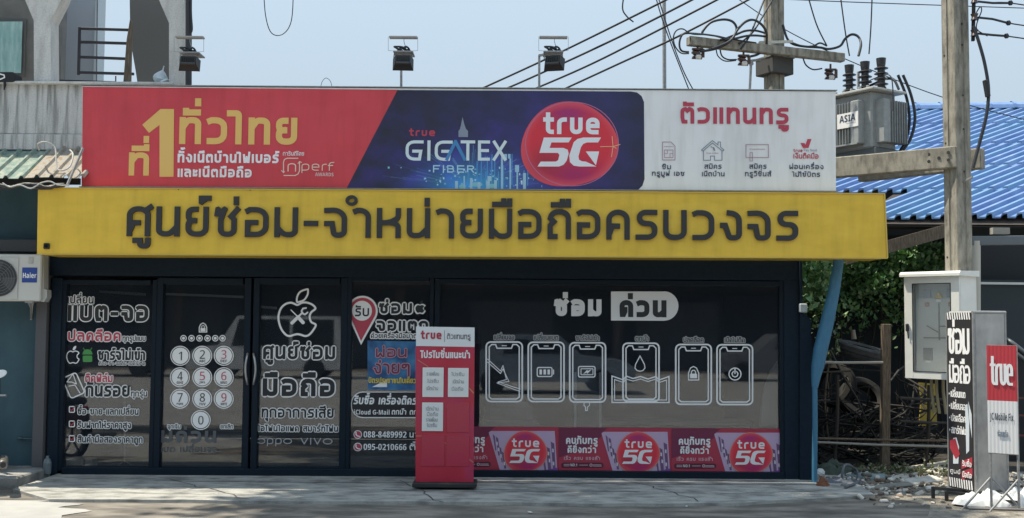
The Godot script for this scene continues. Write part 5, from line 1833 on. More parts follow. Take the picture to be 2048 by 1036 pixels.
func backyard():
	# low house with a blue metal tile roof
	var h := thing("tile_roof_house", "low dark house with a bright blue metal tile roof behind the poles", "house", Vector3(6.5, 0, -5))
	var A := W(1775, 440, -2.5)
	var Bp := W(2310, 213, -6.5)
	var R := Bp - A
	var rows := 5
	var pitch := 30.5 * S(-2.5)
	var Ev := Vector3(pitch, 0.004, 0)
	var step := R / rows
	var up := Vector3(0, 1, 0)
	var mb := MB.new()
	# one tile: flat pan, then a rib; it laps over the tile below it
	var prof := [[0.0, 0.0], [0.44, 0.0], [0.58, 0.055], [0.88, 0.06], [0.91, 0.0], [1.0, 0.0]]
	for i in prof.size() - 1:
		var p: Array = prof[i]
		var q: Array = prof[i + 1]
		var l0: Vector3 = Ev * p[0] + up * (p[1] + 0.028)
		var r0: Vector3 = Ev * q[0] + up * (q[1] + 0.028)
		var l1: Vector3 = Ev * p[0] + step * 1.02 + up * p[1]
		var r1: Vector3 = Ev * q[0] + step * 1.02 + up * q[1]
		mb.quad(l0, r0, r1, l1)
		mb.quad(l0 - up * 0.024, r0 - up * 0.024, r0, l0)
	var tile_mesh := mb.mesh()
	var tones := []
	for k in 4:
		var t0 := noise(50 + k, 0.02, 3, [[0.0, 0.13, 0.22 + 0.014 * k, 0.45], [0.5, 0.175, 0.285 + 0.014 * k, 0.53], [0.8, 0.24, 0.36, 0.60], [1.0, 0.36, 0.46, 0.62]], 128)
		var mt := rough_mat(t0, Vector3(0.7, 0.7, 0.7), 0.35)
		mt.metallic = 0.1
		tones.append(mt)
	var inv := full(h).affine_inverse()
	for r in rows:
		for j in range(-60, 40):
			var at: Vector3 = A + Ev * float(j) + step * float(r)
			var d := lens_basis.inverse() * (at + step * 0.5 - eye)
			var px := 1024.0 + F * d.x / -d.z
			if px < [1740.0, 1600.0, 1620.0, 1650.0, 1650.0][r] or px > 2120.0:
				continue
			var o := MeshInstance3D.new()
			o.name = "roof_tile"
			o.mesh = tile_mesh
			o.material_override = tones[rng.randi() % 4]
			o.transform = inv * Transform3D(Basis.IDENTITY, at + up * rng.randf_range(0.0, 0.004))
			h.add_child(o, true)
	for j in range(-34, 26):
		var at: Vector3 = A + Ev * float(j) + R
		var d := lens_basis.inverse() * (at - eye)
		var px := 1024.0 + F * d.x / -d.z
		if px < 1690.0 or px > 2110.0 or j % 2:
			continue
		var b := MB.new()
		var arc := []
		for k in 7:
			var a := PI * k / 6.0
			arc.append(at + Vector3(0.0, sin(a) * 0.13 - 0.02, 0.16 * cos(a)))
		for k in 6:
			b.quad(arc[k], arc[k] + Ev * 2.06, arc[k + 1] + Ev * 2.06, arc[k + 1])
		for k in 6:
			b.quad(arc[k] + Vector3(-0.01, 0.015, 0), arc[k] + Vector3(0.035, 0.015, 0), arc[k + 1] + Vector3(0.035, 0.015, 0), arc[k + 1] + Vector3(-0.01, 0.015, 0))
		part(h, "ridge_tile", b, tones[0])
	var b := MB.new()
	b.bar(W(1720, 450, -2.7), W(2200, 444, -2.7), 0.05, 0.14)
	part(h, "fascia_board", b, M.dark)
	b = MB.new()
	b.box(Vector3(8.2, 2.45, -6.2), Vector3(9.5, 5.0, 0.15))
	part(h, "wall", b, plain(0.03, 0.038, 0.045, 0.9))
	b = MB.new()
	# underside boarding that keeps the sun out below the tiles
	var c0 := A + Vector3(-0.5, -0.06, 0.05)
	b.quad(c0 + Vector3(9, 0, 0), c0, c0 + Vector3(-2, 0, 0) + R * 0.98, c0 + Vector3(9, 0, 0) + R * 0.98)
	b.quad(c0 + Vector3(9, -0.03, 0) + R * 0.98, c0 + Vector3(-2, -0.03, 0) + R * 0.98, c0 + Vector3(0, -0.03, 0), c0 + Vector3(9, -0.03, 0))
	part(h, "soffit", b, plain(0.06, 0.05, 0.045, 0.9))
	# weathered rafter and plank under the eave
	b = MB.new()
	b.bar(W(1690, 517, -2.3), W(1890, 462, -2.4), 0.05, 0.17)
	single("timber_beam", "weathered timber beam slanting under the blue roof", "beam", b, M.wood)
	b = MB.new()
	b.bar(W(1640, 528, -2.0), W(1700, 512, -2.0), 0.04, 0.08)
	single("timber_beam", "short dark timber stub behind the blue pipe's top", "beam", b, M.wood)
	# lean-to at the right: pale post, steel beam, dark teal wall
	var l := thing("lean_to", "dark lean-to wall with a pale post and steel beam at the right edge", "shed", W(2000, 940, -1.6))
	b = MB.new()
	b.tube([W(1951, 482, -1.45), W(1951, 960, -1.45)], 0.062, 14)
	part(l, "post", b, plain(0.50, 0.48, 0.43, 0.8))
	b = MB.new()
	b.bar(W(1942, 482, -1.45), W(2120, 480, -1.45), 0.1, 0.12, 0.006)
	part(l, "steel_beam", b, plain(0.13, 0.15, 0.17, 0.5))
	b = MB.new()
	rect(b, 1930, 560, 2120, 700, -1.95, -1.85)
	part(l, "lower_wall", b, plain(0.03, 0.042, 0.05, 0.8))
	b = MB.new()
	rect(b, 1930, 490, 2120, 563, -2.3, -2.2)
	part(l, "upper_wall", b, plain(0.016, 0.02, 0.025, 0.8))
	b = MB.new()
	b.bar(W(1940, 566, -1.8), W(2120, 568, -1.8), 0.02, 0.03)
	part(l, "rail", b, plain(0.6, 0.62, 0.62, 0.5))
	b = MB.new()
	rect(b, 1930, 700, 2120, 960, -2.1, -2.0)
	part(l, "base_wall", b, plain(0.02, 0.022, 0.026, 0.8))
	b = MB.new()
	rect(b, 1986, 455, 2020, 468, -1.9, -1.8)
	single("stored_board", "pale offcut board lying on the lean-to's steel beam", "board", b, plain(0.35, 0.33, 0.29, 0.8))
	for k in 2:
		b = MB.new()
		b.tube(curve([W(2014, 679 + k * 18, -0.6), W(2030, 690 + k * 15, -0.5), W(2070, 722 + k * 12, -0.4)], 4), 0.028, 10)
		single("pipe_handrail", ["upper of the two grey handrail pipes", "lower of the two grey handrail pipes"][k] + " beside the box sign at the right edge", "handrail", b, plain(0.07, 0.08, 0.09, 0.4))
	b = MB.new()
	for q in [[795, 800], [830, 834], [870, 874]]:
		b.bar(W(2020, q[0], -0.7), W(2120, q[1], -0.7), 0.03, 0.02)
	single("red_rack", "dark reddish slatted rack behind the right edge sign", "rack", b, plain(0.12, 0.03, 0.025, 0.6))
	# dark sheet on the yard floor, painted in as shade behind the fence
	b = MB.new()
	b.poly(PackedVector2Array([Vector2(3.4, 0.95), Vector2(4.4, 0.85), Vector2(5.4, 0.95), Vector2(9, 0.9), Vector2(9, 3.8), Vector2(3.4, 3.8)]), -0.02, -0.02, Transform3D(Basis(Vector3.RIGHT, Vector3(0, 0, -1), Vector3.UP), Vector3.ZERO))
	struct("yard_shade", b, rough_mat(noise(61, 0.03, 4, [[0.0, 0.015, 0.014, 0.012], [1.0, 0.06, 0.052, 0.042]], 128), Vector3(1.5, 1.5, 1.5), 0.95))
	# back of the yard
	b = MB.new()
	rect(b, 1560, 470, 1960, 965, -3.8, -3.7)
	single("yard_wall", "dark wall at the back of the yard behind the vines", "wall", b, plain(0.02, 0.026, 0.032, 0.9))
	# vines on the yard wall
	var v := thing("climbing_vine", "thick green climbing vine over the yard wall under the blue roof", "vine", W(1740, 900, -3.3))
	var pl := []
	for k in 5200:
		var x := rng.randf_range(1585, 1900)
		var y := 505.0 + absf(rng.randfn()) * 62.0
		if x > 1790: y = 492.0 + absf(rng.randfn()) * 72.0
		if y > 720.0 or (x < 1660 and y > 650.0 and rng.randf() < 0.6): continue
		var bul := 0.22 + 0.30 * (0.5 + 0.5 * sin(x * 0.045 + 1.0) * cos(y * 0.06))
		pl.append(inv_at(v, W(x, y, -3.55 + bul * rng.randf())))
	for k in 700:                                       # a nearer spray beside the black pillar
		pl.append(inv_at(v, W(rng.randf_range(1596, 1668), 522 + absf(rng.randfn()) * 45, rng.randf_range(-2.3, -1.7))))
	leaves(v, "foliage", pl, 0.105, [[0.08, 0.17, 0.065], [0.13, 0.25, 0.09], [0.22, 0.33, 0.15], [0.09, 0.20, 0.08]])
	b = MB.new()
	for k in 14:
		var x := 1600.0 + k * 22.0
		b.tube(curve([W(x, 905, -3.5), W(x + rng.randf_range(-15, 15), 780, -3.45), W(x + rng.randf_range(-20, 20), 640, -3.4), W(x + rng.randf_range(-20, 20), 540, -3.4)], 4), 0.014, 5)
	part(v, "stem", b, plain(0.03, 0.026, 0.02, 0.9))
	# shrub by the tyres
	var sh := thing("small_shrub", "small pale leaved shrub in front of the old tyres", "shrub", W(1668, 700, -2.0))
	pl = []
	for k in 90:
		pl.append(inv_at(sh, W(1655 + rng.randfn() * 16, 680 + rng.randfn() * 26, -1.8 + rng.randf_range(-0.2, 0.2))))
	leaves(sh, "foliage", pl, 0.08, [[0.10, 0.14, 0.06], [0.16, 0.2, 0.09]])
	b = MB.new()
	b.tube(curve([W(1660, 900, -1.8), W(1650, 800, -1.8), W(1662, 700, -1.8)], 4), 0.012, 5)
	part(sh, "stem", b, M.wood)
	# yellow sheet hung at the back
	var ys := thing("yellow_sheet", "yellow patterned plastic sheet hanging behind the meter cabinet", "sheet", W(1865, 870, -2.2))
	b = MB.new()
	flat(b, [[1838, 765], [1872, 768], [1874, 850], [1838, 852], [1842, 800]], -2.22, -2.2)
	part(ys, "sheet", b, plain(0.50, 0.36, 0.06, 0.7))
	b = MB.new()
	for q in [[1838, 808, 1874, 792, 5.0], [1840, 826, 1874, 812, 4.0], [1852, 765, 1848, 800, 4.0], [1862, 775, 1856, 850, 5.0]]:
		line(b, [[q[0], q[1]], [q[2], q[3]]], q[4], -2.195 + q[4] * 0.0005, false, false)
	part(ys, "stripe", b, M.dark)
	# tyres; the two lower ones have shade put into a darker tone
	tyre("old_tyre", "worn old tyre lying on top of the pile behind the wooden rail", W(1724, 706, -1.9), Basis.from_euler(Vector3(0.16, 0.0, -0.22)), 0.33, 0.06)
	tyre("old_tyre", "shade toned old tyre standing under the rail near the wooden post", W(1722, 800, -2.4), Basis.from_euler(Vector3(1.0, 0.5, 0.3)), 0.32, 0.012)
	tyre("old_tyre", "shade toned old tyre standing left in the pile beside the blue pipe", W(1668, 770, -2.5), Basis.from_euler(Vector3(1.3, -0.5, 0.2)), 0.31, 0.012)
	b = MB.new()
	b.tube([W(1708, 678, -1.75), W(1706, 660, -1.75)], [0.035, 0.028], 8)
	single("glass_bottle", "small upturned bottle on the topmost old tyre", "bottle", b, plain(0.22, 0.19, 0.15, 0.3))
	# makeshift fence: post and rails
	var fe := thing("makeshift_fence", "makeshift fence of a squared wooden post with thin rails", "fence", W(1770, 935, -0.9))
	b = MB.new()
	b.bar(W(1772, 648, -0.9), W(1769, 940, -0.9), 0.1, 0.1, 0.006, Vector3.BACK)
	part(fe, "post", b, M.wood)
	for q in [[1600, 723, 1766, 725, 0.017, 2], [1600, 744, 1702, 742, 0.012, 0], [1600, 876, 1990, 882, 0.014, 1], [1590, 801, 1660, 800, 0.012, 0], [1600, 883, 1900, 893, 0.016, 2], [1800, 796, 1905, 799, 0.018, 0], [1800, 842, 1905, 846, 0.016, 0]]:
		b = MB.new()
		b.tube([W(q[0], q[1], -0.85), W((q[0] + q[2]) * 0.5, (q[1] + q[3]) * 0.5 + 1.5, -0.85), W(q[2], q[3], -0.85)], q[4], 7)
		part(fe, "rail", b, [plain(0.05, 0.045, 0.04, 0.9), M.wood, plain(0.36, 0.34, 0.31, 0.7)][q[5]])
	for q in [[1675, 750, 1668, 935], [1858, 770, 1850, 935]]:
		b = MB.new()
		b.tube(curve([W(q[0], q[1], -0.95), W((q[0] + q[2]) * 0.5 + 3, (q[1] + q[3]) * 0.5, -0.95), W(q[2], q[3], -0.95)], 3), 0.022, 7)
		part(fe, "stake", b, plain(0.05, 0.042, 0.035, 0.9))
	# weeds along the fence
	b = MB.new()
	var wd := []
	for k in 900:
		var x := rng.randf_range(3.8, 5.4)
		wd.append(Vector3(x, -0.04 + absf(rng.randfn()) * 0.06, -0.55 + rng.randfn() * 0.13))
	var g := leaves(self, "weeds", wd, 0.06, [[0.09, 0.12, 0.05], [0.14, 0.15, 0.08], [0.2, 0.19, 0.12]])
	g.set_meta("label", "low straggly weeds along the foot of the makeshift fence")
	g.set_meta("category", "weeds")
	g.set_meta("kind", "stuff")
	# tangle of dry branches and scrap behind the fence
	var tg := MultiMesh.new()
	tg.transform_format = MultiMesh.TRANSFORM_3D
	tg.use_colors = true
	var twig := MB.new()
	twig.tube([Vector3(-0.4, 0, 0), Vector3(-0.1, 0.03, 0.02), Vector3(0.15, -0.02, 0), Vector3(0.4, 0.02, 0.03)], [0.012, 0.014, 0.011, 0.006], 5)
	tg.mesh = twig.mesh()
	tg.instance_count = 260
	for i in 260:
		tg.set_instance_transform(i, Transform3D(Basis.from_euler(Vector3(rng.randf() * TAU, rng.randf() * TAU, rng.randfn() * 0.9)).scaled(Vector3.ONE * rng.randf_range(0.4, 1.3)), Vector3(rng.randf_range(3.6, 5.6), absf(rng.randfn()) * 0.45, rng.randf_range(-2.6, -1.3))))
		var tk := rng.randf_range(0.008, 0.04)
		tg.set_instance_color(i, Color(tk, tk * 0.9, tk * 0.8))
	var tn := MultiMeshInstance3D.new()
	tn.name = "brushwood"
	tn.multimesh = tg
	var tm := StandardMaterial3D.new()
	tm.vertex_color_use_as_albedo = true
	tm.roughness = 0.9
	tn.material_override = tm
	add_child(tn, true)
	tag(tn, "dark tangle of dry branches and scrap in the yard behind the fence", "brushwood")
	tn.set_meta("kind", "stuff")
	# rubble
	var mm := MultiMesh.new()
	mm.transform_format = MultiMesh.TRANSFORM_3D
	mm.use_colors = true
	var cb := MB.new()
	cb.box(Vector3.ZERO, Vector3(0.05, 0.018, 0.035), Basis.IDENTITY, 0.005)
	mm.mesh = cb.mesh()
	mm.instance_count = 700
	for i in 700:
		var x := rng.randf_range(3.6, 6.2)
		var zz := rng.randf_range(-0.4, 1.9)
		if zz > 0.9 and rng.randf() < 0.7: zz -= 0.9
		var s := rng.randf_range(0.25, 1.6) * (1.6 if rng.randf() < 0.15 else 0.8)
		mm.set_instance_transform(i, Transform3D(Basis.from_euler(Vector3(rng.randfn() * 0.3, rng.randf() * TAU, rng.randfn() * 0.3)).scaled(Vector3.ONE * s), Vector3(x, -0.015 + (0.05 * rng.randf() if zz < 0.2 else 0.0), zz)))
		var c := [Color(0.5, 0.47, 0.42), Color(0.3, 0.27, 0.23), Color(0.16, 0.14, 0.12), Color(0.6, 0.58, 0.54), Color(0.22, 0.17, 0.13)][rng.randi() % 5] as Color
		mm.set_instance_color(i, c)
	var ru := MultiMeshInstance3D.new()
	ru.name = "rubble"
	ru.multimesh = mm
	var rm := StandardMaterial3D.new()
	rm.vertex_color_use_as_albedo = true
	rm.roughness = 0.95
	ru.material_override = rm
	add_child(ru, true)
	tag(ru, "scattered broken plaster and stones on the bare ground", "rubble")
	ru.set_meta("kind", "stuff")
	# larger debris
	var deb := [
		["broken_slab", "large pale broken plaster slab by the sign's iron stand", "slab", 1845, 962, 0.42, 0.05, 0.2, 0.3, 0.62],
		["broken_slab", "pale plaster slab leaning at the foot of the concrete pole", "slab", 1876, 945, 0.35, 0.07, 0.2, 0.9, 0.6],
		["broken_slab", "small pale plaster slab among the rubble under the fence rails", "slab", 1812, 955, 0.26, 0.05, 0.18, -0.3, 0.55],
		["broken_slab", "greyish flat slab in front of the blue grey cloth", "slab", 1780, 972, 0.5, 0.03, 0.12, 0.15, 0.28]]
	for q in deb:
		b = MB.new()
		var at := G(q[3], q[4], 0.0)
		b.box(at, Vector3(q[5], q[6], q[7]), Basis.from_euler(Vector3(0.12, q[8], 0.08)), 0.012)
		single(q[0], q[1], q[2], b, rough_mat(noise(60, 0.02, 4, [[0.0, q[9] * 0.6, q[9] * 0.57, q[9] * 0.5], [1.0, q[9], q[9] * 0.97, q[9] * 0.9]], 128), Vector3(2, 2, 2), 0.95), "broken plaster slabs")
	b = MB.new()
	b.bar(G(1768, 944, 0.0), G(1900, 924, 0.05), 0.06, 0.04, 0.006)
	single("loose_plank", "pale plank lying on the ground by the weeds", "plank", b, plain(0.42, 0.39, 0.33, 0.85))
	b = MB.new()
	b.bar(G(1690, 935, 0.02), G(1800, 948, 0.0), 0.05, 0.03, 0.006)
	single("loose_plank", "dark plank lying across the debris beside the blue pipe", "plank", b, plain(0.2, 0.18, 0.16, 0.85))
	# crumpled cloths
	cloth("crumpled_tarpaulin", "crumpled dark green tarpaulin heaped behind the blue pipe", "tarpaulin", G(1668, 950, -0.02), Vector2(0.75, 0.34), 0.13, plain(0.055, 0.075, 0.06, 0.8), 3)
	cloth("crumpled_cloth", "crumpled blue grey cloth on the bare ground", "cloth", G(1735, 955, -0.02), Vector2(0.62, 0.24), 0.05, plain(0.20, 0.26, 0.28, 0.8), 5)
	cloth("crumpled_cloth", "crumpled dark grey cloth by the foot of the blue pipe", "cloth", G(1680, 968, -0.02), Vector2(0.55, 0.22), 0.06, plain(0.12, 0.13, 0.155, 0.8), 8)
	cloth("crumpled_bag", "small crumpled orange brown bag at the foot of the blue pipe", "bag", G(1645, 975, -0.02), Vector2(0.15, 0.13), 0.10, plain(0.20, 0.075, 0.035, 0.7), 9)
	b = MB.new()
	b.lathe([Vector2(0.0, -0.05), Vector2(0.045, -0.03), Vector2(0.055, 0.0), Vector2(0.04, 0.035), Vector2(0.0, 0.05)], Transform3D(Basis(Vector3.FORWARD, 0.5), W(1641, 945, 0.1)), 10)
	single("white_bottle", "white plastic bottle lying beside the blue pipe", "bottle", b, plain(0.6, 0.62, 0.62, 0.4))
	b = MB.new()
	b.tube(curve([G(1683, 960, 0.02), W(1690, 930, 0.2), G(1712, 940, 0.06), G(1716, 962, 0.03), G(1690, 974, 0.02)], 6), 0.016, 7)
	single("rubber_hose", "grey rubber hose curling over the dark cloth", "hose", b, plain(0.13, 0.14, 0.16, 0.6))

func inv_at(o: Node3D, p: Vector3) -> Vector3:
	return full(o).affine_inverse() * p

func cloth(called: String, label: String, cat: String, at: Vector3, size: Vector2, high: float, m: Material, sd: int):
	var f := FastNoiseLite.new()
	f.seed = sd
	f.frequency = 1.9
	f.fractal_octaves = 3
	var b := MB.new()
	var n := 20
	var grid := []
	for i in n + 1:
		var row := []
		for j in n + 1:
			var u: float = i / float(n) * 2.0 - 1.0
			var w: float = j / float(n) * 2.0 - 1.0
			# a square of cloth drawn in to an uneven round heap
			var q := Vector2(u * sqrt(1.0 - w * w * 0.5), w * sqrt(1.0 - u * u * 0.5))
			var d := clampf(1.0 - q.length(), 0.0, 1.0)
			var edge := 1.0 + 0.28 * f.get_noise_2d(q.angle() * 0.6 + sd, 9.0) * q.length()
			var k := f.get_noise_2d(q.x * 1.1 + sd, q.y * 1.1)
			row.append(at + Vector3(q.x * size.x * 0.5 * edge, sqrt(d) * (0.8 + 0.9 * k) * high * 1.2, q.y * size.y * 0.5 * edge))
		grid.append(row)
	var no := []
	for i in n + 1:
		var row := []
		for j in n + 1:
			var dx: Vector3 = grid[mini(i + 1, n)][j] - grid[maxi(i - 1, 0)][j]
			var dz: Vector3 = grid[i][mini(j + 1, n)] - grid[i][maxi(j - 1, 0)]
			row.append(dz.cross(dx).normalized())
		no.append(row)
	for i in n:
		for j in n:
			b.tri_s(grid[i][j + 1], grid[i + 1][j + 1], grid[i + 1][j], no[i][j + 1], no[i + 1][j + 1], no[i + 1][j])
			b.tri_s(grid[i][j + 1], grid[i + 1][j], grid[i][j], no[i][j + 1], no[i + 1][j], no[i][j])
	single(called, label, cat, b, m)

func write_at(mb: MB, s: String, x: float, y: float, wide: float, high: float, z: float, wt := 0.17):
	var i := 0
	for p in pens(s, wide, high, wt):
		i += 1
		mb.stroke(p[1], p[3] * wt * high, 0.0, 0.0003 * (i % 6), p[2], false, Transform3D(Basis.IDENTITY, Vector3(x, y, z)))

func concrete_pole(called: String, label: String, at: Vector3, tall: float, w: float, yaw: float, holes: Array) -> Node3D:
	var t := thing(called, label, "utility pole", at, yaw)
	var h := w * 0.5
	var c := w * 0.06
	var g := w * 0.10
	var e := PackedVector2Array()
	for k in 4:
		var r := Transform2D(k * PI * 0.5, Vector2.ZERO)
		for p in [Vector2(-h + c, -h), Vector2(-g, -h), Vector2(-g * 0.7, -h + 0.014), Vector2(g * 0.7, -h + 0.014), Vector2(g, -h), Vector2(h - c, -h), Vector2(h, -h + c)]:
			e.append(r * p)
	var b := MB.new()
	b.poly(e, 0.0, tall, Transform3D(Basis(Vector3.RIGHT, Vector3(0, 0, -1), Vector3.UP), Vector3.ZERO))
	part(t, "shaft", b, M.pole, true)
	for q in holes:
		b = MB.new()
		if q[1] == 0:
			b.lathe([Vector2(0.013, 0.0), Vector2(0.013, 0.003), Vector2(0.0, 0.003)], Transform3D(Basis(Vector3.RIGHT, Vector3(0, 0, 1), Vector3(0, -1, 0)), Vector3(-w * 0.27, q[0], h)), 8)
		else:
			b.lathe([Vector2(0.013, 0.0), Vector2(0.013, 0.003), Vector2(0.0, 0.003)], Transform3D(Basis(Vector3(0, 1, 0), Vector3(1, 0, 0), Vector3(0, 0, -1)), Vector3(h, q[0], w * 0.02)), 8)
		part(t, "bolt_hole", b, M.dark, true)
	return t

func insulator(x: float, y: float, z: float, label: String):
	var t := thing("spool_insulator", label, "insulator", W(x, y, z), 0.0, "spool insulators hanging from the crossarm")
	var b := MB.new()
	var s := S(z)
	b.tube([W(x, y - 20, z), W(x, y - 9, z)], 0.014, 7)
	b.bar(W(x - 11, y - 9, z), W(x + 11, y - 9, z), 0.05, 0.018)
	b.bar(W(x - 11, y + 9, z), W(x + 9, y + 10, z), 0.05, 0.016)
	b.bar(W(x + 11, y - 9, z), W(x + 11, y + 8, z), 0.04, 0.014, 0.0, Vector3.BACK)
	part(t, "clevis", b, plain(0.09, 0.055, 0.045, 0.6))
	for k in 2:
		b = MB.new()
		var r := 9.0 * s
		b.lathe([Vector2(r * 0.3, -0.035), Vector2(r, -0.03), Vector2(r, -0.012), Vector2(r * 0.55, 0.0), Vector2(r, 0.012), Vector2(r, 0.03), Vector2(r * 0.3, 0.035)], Transform3D(Basis(Vector3.FORWARD, 0.15), W(x - 3 + k * 2, y - 4 + k * 9, z)), 12)
		part(t, "spool", b, plain(0.075, 0.04, 0.035, 0.25))
	b = MB.new()
	b.box(W(x + 2, y + 7, z + 0.05), Vector3(0.07, 0.06, 0.03), Basis.IDENTITY, 0.01)
	part(t, "porcelain_cap", b, plain(0.6, 0.58, 0.54, 0.4))

func wire(label: String, pts: Array, r: float, group := "", called := "cable", per := 6):
	var b := MB.new()
	b.tube(curve(pts, per), r, 6)
	single(called, label, called.replace("_", " "), b, M.cable, group)

func power():
	var yaw := -deg_to_rad(62)
	var p1 := W(1548, 100, -1.9)
	concrete_pole("utility_pole", "grey concrete utility pole rising behind the billboard with the crossarm", Vector3(p1.x, -0.03, -1.9), 9.0, 0.205, -deg_to_rad(70), [[5.9, 0], [5.6, 1], [5.2, 0]])
	var p2 := W(1914, 300, -0.1)
	concrete_pole("utility_pole", "tan concrete utility pole in front of the blue roof, behind the meter cabinet", Vector3(p2.x, -0.03, -0.1), 8.0, 0.225, -deg_to_rad(68), [[5.0, 0], [5.1, 1], [4.5, 1], [4.1, 1], [3.95, 0], [2.6, 0], [5.35, 1], [3.6, 1]])
	# patch of older render low on that pole
	# crossarm
	var t := thing("crossarm", "long concrete crossarm with hanging spool insulators on the rear pole", "crossarm", W(1548, 100, -1.65))
	var b := MB.new()
	b.bar(W(1376, 82, -1.25), W(1686, 116, -1.95), 0.11, 0.115, 0.008)
	part(t, "beam", b, M.pole)
	b = MB.new()
	b.bar(W(1518, 85, -1.62), W(1586, 83, -1.62), 0.02, 0.035)
	b.bar(W(1518, 84, -1.6), W(1518, 106, -1.6), 0.02, 0.012, 0.0, Vector3.BACK)
	part(t, "bracket", b, plain(0.5, 0.5, 0.46, 0.5))
	b = MB.new()
	b.lathe([Vector2(0.028, 0.0), Vector2(0.028, 0.004), Vector2(0.0, 0.004)], Transform3D(Basis(Vector3(0, 0, 1), Vector3(-0.9, 0, 0.42), Vector3(0, 1, 0)), W(1381, 79, -1.2)), 8)
	part(t, "bolt_hole", b, M.dark)
	var cl := thing("pole_clamp", "dark steel box clamped to the rear pole below its crossarm", "clamp", W(1549, 150, -1.7))
	b = MB.new()
	b.box(W(1549, 134, -1.9), Vector3(0.36, 0.24, 0.36), Basis(Vector3.UP, yaw), 0.01)
	part(cl, "box", b, plain(0.06, 0.058, 0.055, 0.7))
	b = MB.new()
	b.box(W(1549, 118, -1.9), Vector3(0.38, 0.02, 0.38), Basis(Vector3.UP, yaw))
	part(cl, "lid", b, plain(0.18, 0.18, 0.17, 0.6))
	var br := thing("steel_strut", "pale bent steel strut left of the rear pole", "strut", W(1500, 180, -1.6))
	b = MB.new()
	b.bar(W(1499, 187, -1.6), W(1502, 128, -1.6), 0.03, 0.03, 0.0, Vector3.BACK)
	b.bar(W(1499, 122, -1.6), W(1530, 118, -1.75), 0.03, 0.03)
	b.bar(W(1503, 130, -1.6), W(1501, 121, -1.6), 0.05, 0.05, 0.0, Vector3.BACK)
	part(br, "arm", b, M.galv)
	insulator(1395, 107, -1.3, "leftmost spool insulator, under the crossarm's free end")
	insulator(1487, 120, -1.5, "middle spool insulator, left of the rear pole")
	insulator(1661, 148, -1.9, "rightmost spool insulator, beside the transformer's first bushing")
	# looping cables on the crossarm
	wire("black cable making the large loop left of the rear pole", [W(1400, 103, -1.25), W(1432, 97, -1.3), W(1460, 82, -1.35), W(1473, 60, -1.4), W(1466, 44, -1.4), W(1447, 39, -1.4), W(1422, 45, -1.4), W(1406, 62, -1.4), W(1405, 70, -1.4)], 0.017)
	wire("black cable arching up and over in front of the rear pole", [W(1424, 98, -1.2), W(1460, 82, -1.25), W(1476, 58, -1.3), W(1492, 43, -1.35), W(1508, 40, -1.4), W(1524, 50, -1.45), W(1533, 66, -1.5), W(1534, 92, -1.6), W(1545, 112, -1.65)], 0.017)
	wire("thin black cable looping round the crossarm's free end", [W(1378, 104, -1.2), W(1364, 102, -1.2), W(1359, 92, -1.2), W(1361, 76, -1.2), W(1370, 67, -1.2), W(1400, 68, -1.25), W(1432, 72, -1.3), W(1460, 78, -1.35), W(1512, 86, -1.5)], 0.013)
	wire("outermost thin cable loop left of the crossarm", [W(1378, 107, -1.15), W(1362, 106, -1.15), W(1350, 92, -1.15), W(1347, 74, -1.15), W(1353, 61, -1.15), W(1366, 58, -1.15), W(1384, 68, -1.2), W(1420, 70, -1.25), W(1450, 78, -1.3)], 0.009)
	wire("upper of two cables bowing over the crossarm into the rear pole", [W(1446, 79, -1.35), W(1470, 70, -1.4), W(1490, 62, -1.45), W(1510, 61, -1.5), W(1530, 66, -1.6)], 0.015)
	wire("lower of two cables bowing over the crossarm into the rear pole", [W(1440, 80, -1.3), W(1466, 78, -1.35), W(1492, 72, -1.4), W(1512, 71, -1.45), W(1530, 73, -1.55)], 0.015)
	wire("cable drooping to the middle spool insulator", [W(1440, 98, -1.45), W(1444, 112, -1.45), W(1456, 119, -1.45), W(1473, 119, -1.5)], 0.010)
	wire("thinner cable drooping beside the middle spool insulator", [W(1432, 97, -1.4), W(1436, 112, -1.4), W(1450, 122, -1.4), W(1472, 121, -1.45)], 0.008)
	wire("cable from the middle spool insulator up behind the rear pole", [W(1495, 114, -1.5), W(1515, 109, -1.55), W(1528, 98, -1.6)], 0.016)
	wire("left of two steep cables crossing down to the crossarm", [W(1540, -30, -1.9), W(1516, 30, -1.6), W(1500, 70, -1.5), W(1482, 98, -1.4)], 0.012)
	wire("right of two steep cables crossing down to the crossarm", [W(1556, -20, -1.9), W(1526, 32, -1.6), W(1504, 66, -1.5), W(1478, 88, -1.4)], 0.013)
	wire("black cable lying along the crossarm right of the rear pole", [W(1566, 50, -1.8), W(1574, 76, -1.75), W(1586, 88, -1.75), W(1610, 93, -1.75), W(1640, 95, -1.75), W(1658, 98, -1.75), W(1680, 92, -1.7), W(1690, 78, -1.7), W(1703, 69, -1.65), W(1716, 73, -1.6), W(1722, 88, -1.5), W(1717, 112, -1.45)], 0.017)
	wire("second cable bowed over the crossarm right of the rear pole", [W(1576, 82, -1.7), W(1604, 92, -1.7), W(1626, 92, -1.7), W(1640, 86, -1.7), W(1654, 92, -1.7)], 0.012)
	wire("cable drooping to the rightmost spool insulator", [W(1606, 116, -1.8), W(1612, 130, -1.8), W(1626, 139, -1.8), W(1644, 137, -1.85)], 0.010)
	# overhead lines
	var g := "diagonal overhead power lines"
	wire("highest of the four diagonal power lines", [W(935, 190, -4), W(1105, 112, -3), W(1300, 16, -2), W(1420, -45, -1.4)], 0.016, g, "power_line")
	wire("second from the top of the four diagonal power lines", [W(975, 192, -4), W(1052, 160, -3.6), W(1240, 73, -2.3), W(1470, -45, -1.2)], 0.016, g, "power_line")
	wire("third from the top of the four diagonal power lines", [W(1040, 190, -4), W(1170, 134, -3), W(1300, 69, -2.2), W(1520, -45, -1.2)], 0.016, g, "power_line")
